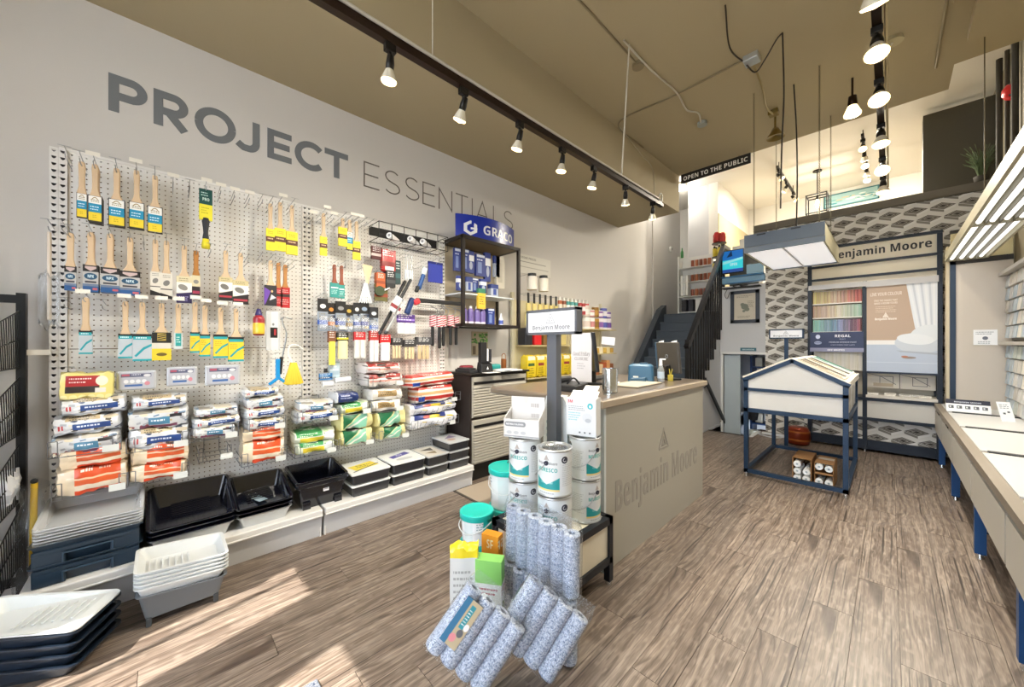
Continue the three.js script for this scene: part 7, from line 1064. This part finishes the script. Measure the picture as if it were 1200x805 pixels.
  tag(obj('basement_step', span(-1.84, -1.4, -.5, -.3, -7.4, -6.2), M('#8f8a82', .7)), 'grey concrete step going down inside the basement doorway', 'step');
}
{
  const t = thing('landing_shelf', 'white metal shelf unit of cans at the top of the staircase', 'shelf unit', [-2.41, 1.841, -6.92]), SW = M('#dcdcd8', .45); obj('back', span(-.3, .3, 0, 1.05, -.11, -.1), SW, t); obj('side', span(-.3, -.28, 0, 1.05, -.1, .08), SW, t); obj('side', span(.28, .3, 0, 1.05, -.1, .08), SW, t); for (const y of [.02, .3, .56, .82]) obj('shelf', span(-.28, .28, y, y + .014, -.1, .09), SW, t);
  for (const [k, y] of [.315, .575, .835].entries()) for (let i = 0; i < 5; i++) { const o = thing('stain_can', `small rust-labelled can on the landing shelf, ${['lower', 'middle', 'upper'][k]} row, ${NTH[i]} along`, 'can', [-2.41 - .06 + i * .07, 1.841 + y, -6.9], 0, 'cans on the landing shelf'); obj('body', cyl(.028, .028, .12, 0, .06, 0, 14), M(['#8f4a30', '#a8623f', '#7a3f2a'][i % 3], .45), o); obj('lid', cyl(.026, .026, .01, 0, .125, 0, 14), M('#d9d9d4', .4), o); }
  for (let i = 0; i < 3; i++) { const o = obj('white_binder', rbox(.04, .36, .12, .004, 0, .18, 0), M(['#eeeeea', '#d4d6d6', '#e8e8e2'][i], .5)); o.position.set(-2.64 + i * .045, 1.841 + .335, -6.9); tag(o, `tall white boxed pack at the end of the landing shelf, ${NTH[i]} from the wall`, 'box', 'white packs on the landing shelf'); }
  for (let i = 0; i < 4; i++) { const o = obj('dark_case', rbox(.09, .22, .12, .01, 0, .11, 0), M(['#1a1d26', '#24262e', '#e0e0dc', '#16181f'][i], .5)); o.position.set(-2.6 + i * .12, 1.841 + .035, -6.9); tag(o, `${i === 2 ? 'white' : 'dark'} case on the bottom of the landing shelf, ${NTH[i]} from the wall`, 'case'); }
  tag(obj('green_bottle', lathe([[0, 0], [.025, 0], [.025, .1], [.01, .14], [.01, .18], [0, .18]], 14), M('#2f7a3c', .3)), 'green bottle on the landing shelf edge', 'bottle').position.set(-2.655, 2.875, -6.9);
  const d = thing('bottle_spinner', 'spinner of yellow bottles topped with red caps at the mezzanine edge', 'spinner', [-1.99, 2.2, -6.75]); obj('pole', cyl(.02, .02, .95, 0, .475, 0), WHITEP, d); obj('base', cyl(.14, .14, .02, 0, .01, 0), WHITEP, d); for (const y of [.3, .55, .78]) obj('tier', cyl(.11, .11, .012, 0, y, 0), BLK, d);
  for (const [k, y] of [.306, .556].entries()) for (let i = 0; i < 5; i++) { const a = i * 72 * R, o = thing('yellow_bottle_small', `yellow bottle with a black cap on the ${['lower', 'upper'][k]} tier of the spinner`, 'bottle', [-1.99 + .075 * Math.cos(a), 2.2 + y, -6.75 + .075 * Math.sin(a)], 0, `bottles on the ${['lower', 'upper'][k]} spinner tier`); obj('bottle', cyl(.028, .028, .14, 0, .07, 0, 12), M('#d9c23a', .45), o); obj('cap', cyl(.014, .02, .04, 0, .16, 0, 10), BLK, o); }
  for (let i = 0; i < 4; i++) { const a = i * 90 * R + .5, o = obj('red_glove', pillow(.1, .16, .06, i + 60, tint('#b3201c', '#8f1a16', 40, 40), .6, .1), M('#b5251f', .5)); o.position.set(-1.99 + .06 * Math.cos(a), 3.06 + .02 * (i % 2), -6.75 + .06 * Math.sin(a)); o.rotation.y = a; tag(o, `crumpled red cloth on top of the bottle spinner, ${NTH[i]} of four`, 'cloth'); }
  tag(obj('white_carton_top', [rbox(.2, .14, .14, .006, 0, .07, 0), rbox(.12, .1, .1, .006, .06, .19, 0)], M('#e3dfd4', .55)), 'white cartons stacked beside the bottle spinner on the mezzanine', 'cartons').position.set(-1.7, 2.751, -6.83);
  tag(obj('mezzanine_counter', span(-1.83, -1.42, 2.2, 2.75, -6.95, -6.72), M('#5d5a52', .5)), 'dark low counter along the mezzanine edge behind the lit screen', 'counter');
  const a = thing('blue_painting', 'long thin teal and white painting on the far mezzanine wall', 'painting', [-.5, 3.86, -9.03]); const pc = cell(260, 70, (c, w, h) => { fill(c, '#9fc4c6', 0, 0, w, h); const r = rng(3); for (let i = 0; i < 30; i++) ell(c, r() * w, h * (.3 + .5 * r()), 20 * r() + 8, 4, ['#dfeaea', '#3f8a96', '#6fa9ae', '#c9b99a'][i % 4]); }); obj('canvas', pcard(.7, .2, .02, pc), PR, a).position.y = .1; obj('frame', [box(.74, .02, .03, 0, .21, 0), box(.74, .02, .03, 0, -.01, 0), box(.02, .24, .03, -.36, .1, 0), box(.02, .24, .03, .36, .1, 0)], M('#2f6f78', .4), a);
  struct('trim_4', span(-2.1, -2.088, 2.2, 3.6, -9.04, -7.06), paint('#b5a884', .6));
  const p = thing('ledge_plant', 'spiky green potted grass on the ledge beside the dark box', 'plant', [.7, 3.061, -6.5]); obj('pot', lathe([[0, 0], [.05, 0], [.06, .08], [.055, .08], [0, .07]], 18), M('#3a362e', .6), p); const gr = rng(21), bl = []; for (let i = 0; i < 90; i++) { const an = gr() * 6.28, l = .2 + gr() * .18, sp = .04 + gr() * .13, g = new THREE.TubeGeometry(new THREE.CatmullRomCurve3([V(Math.cos(an) * .02, .06, Math.sin(an) * .02), V(Math.cos(an) * sp * .4, .06 + l * .6, Math.sin(an) * sp * .4), V(Math.cos(an) * sp, .06 + l * (.8 + .2 * gr()), Math.sin(an) * sp)]), 4, .003, 3); bl.push(ng(g)); } const lf = obj('grass_blades', bl, M('#4a5a36', .6), p); lf.userData.kind = 'stuff';
  const s = thing('public_sign', 'black hanging sign reading OPEN TO THE PUBLIC at the ceiling edge', 'sign', [-1.66, 3.6, -5.4]); const oc = cell(420, 64, (c, w, h) => { fill(c, '#17140f', 0, 0, w, h); text(c, 'OPEN TO THE PUBLIC', w / 2, h / 2 + 1, 40, '#f1eee6', 'bold', w * .92); }); obj('board', pcard(.86, .13, .015, oc), PR, s).position.set(0, .065, 0); obj('hanger', [rd([-.3, .13, 0], [-.3, .15, 0], .003), rd([.3, .13, 0], [.3, .15, 0], .003)], BLK, s);
}
atlas.needsUpdate = true;
renderer.render(scene, camera);
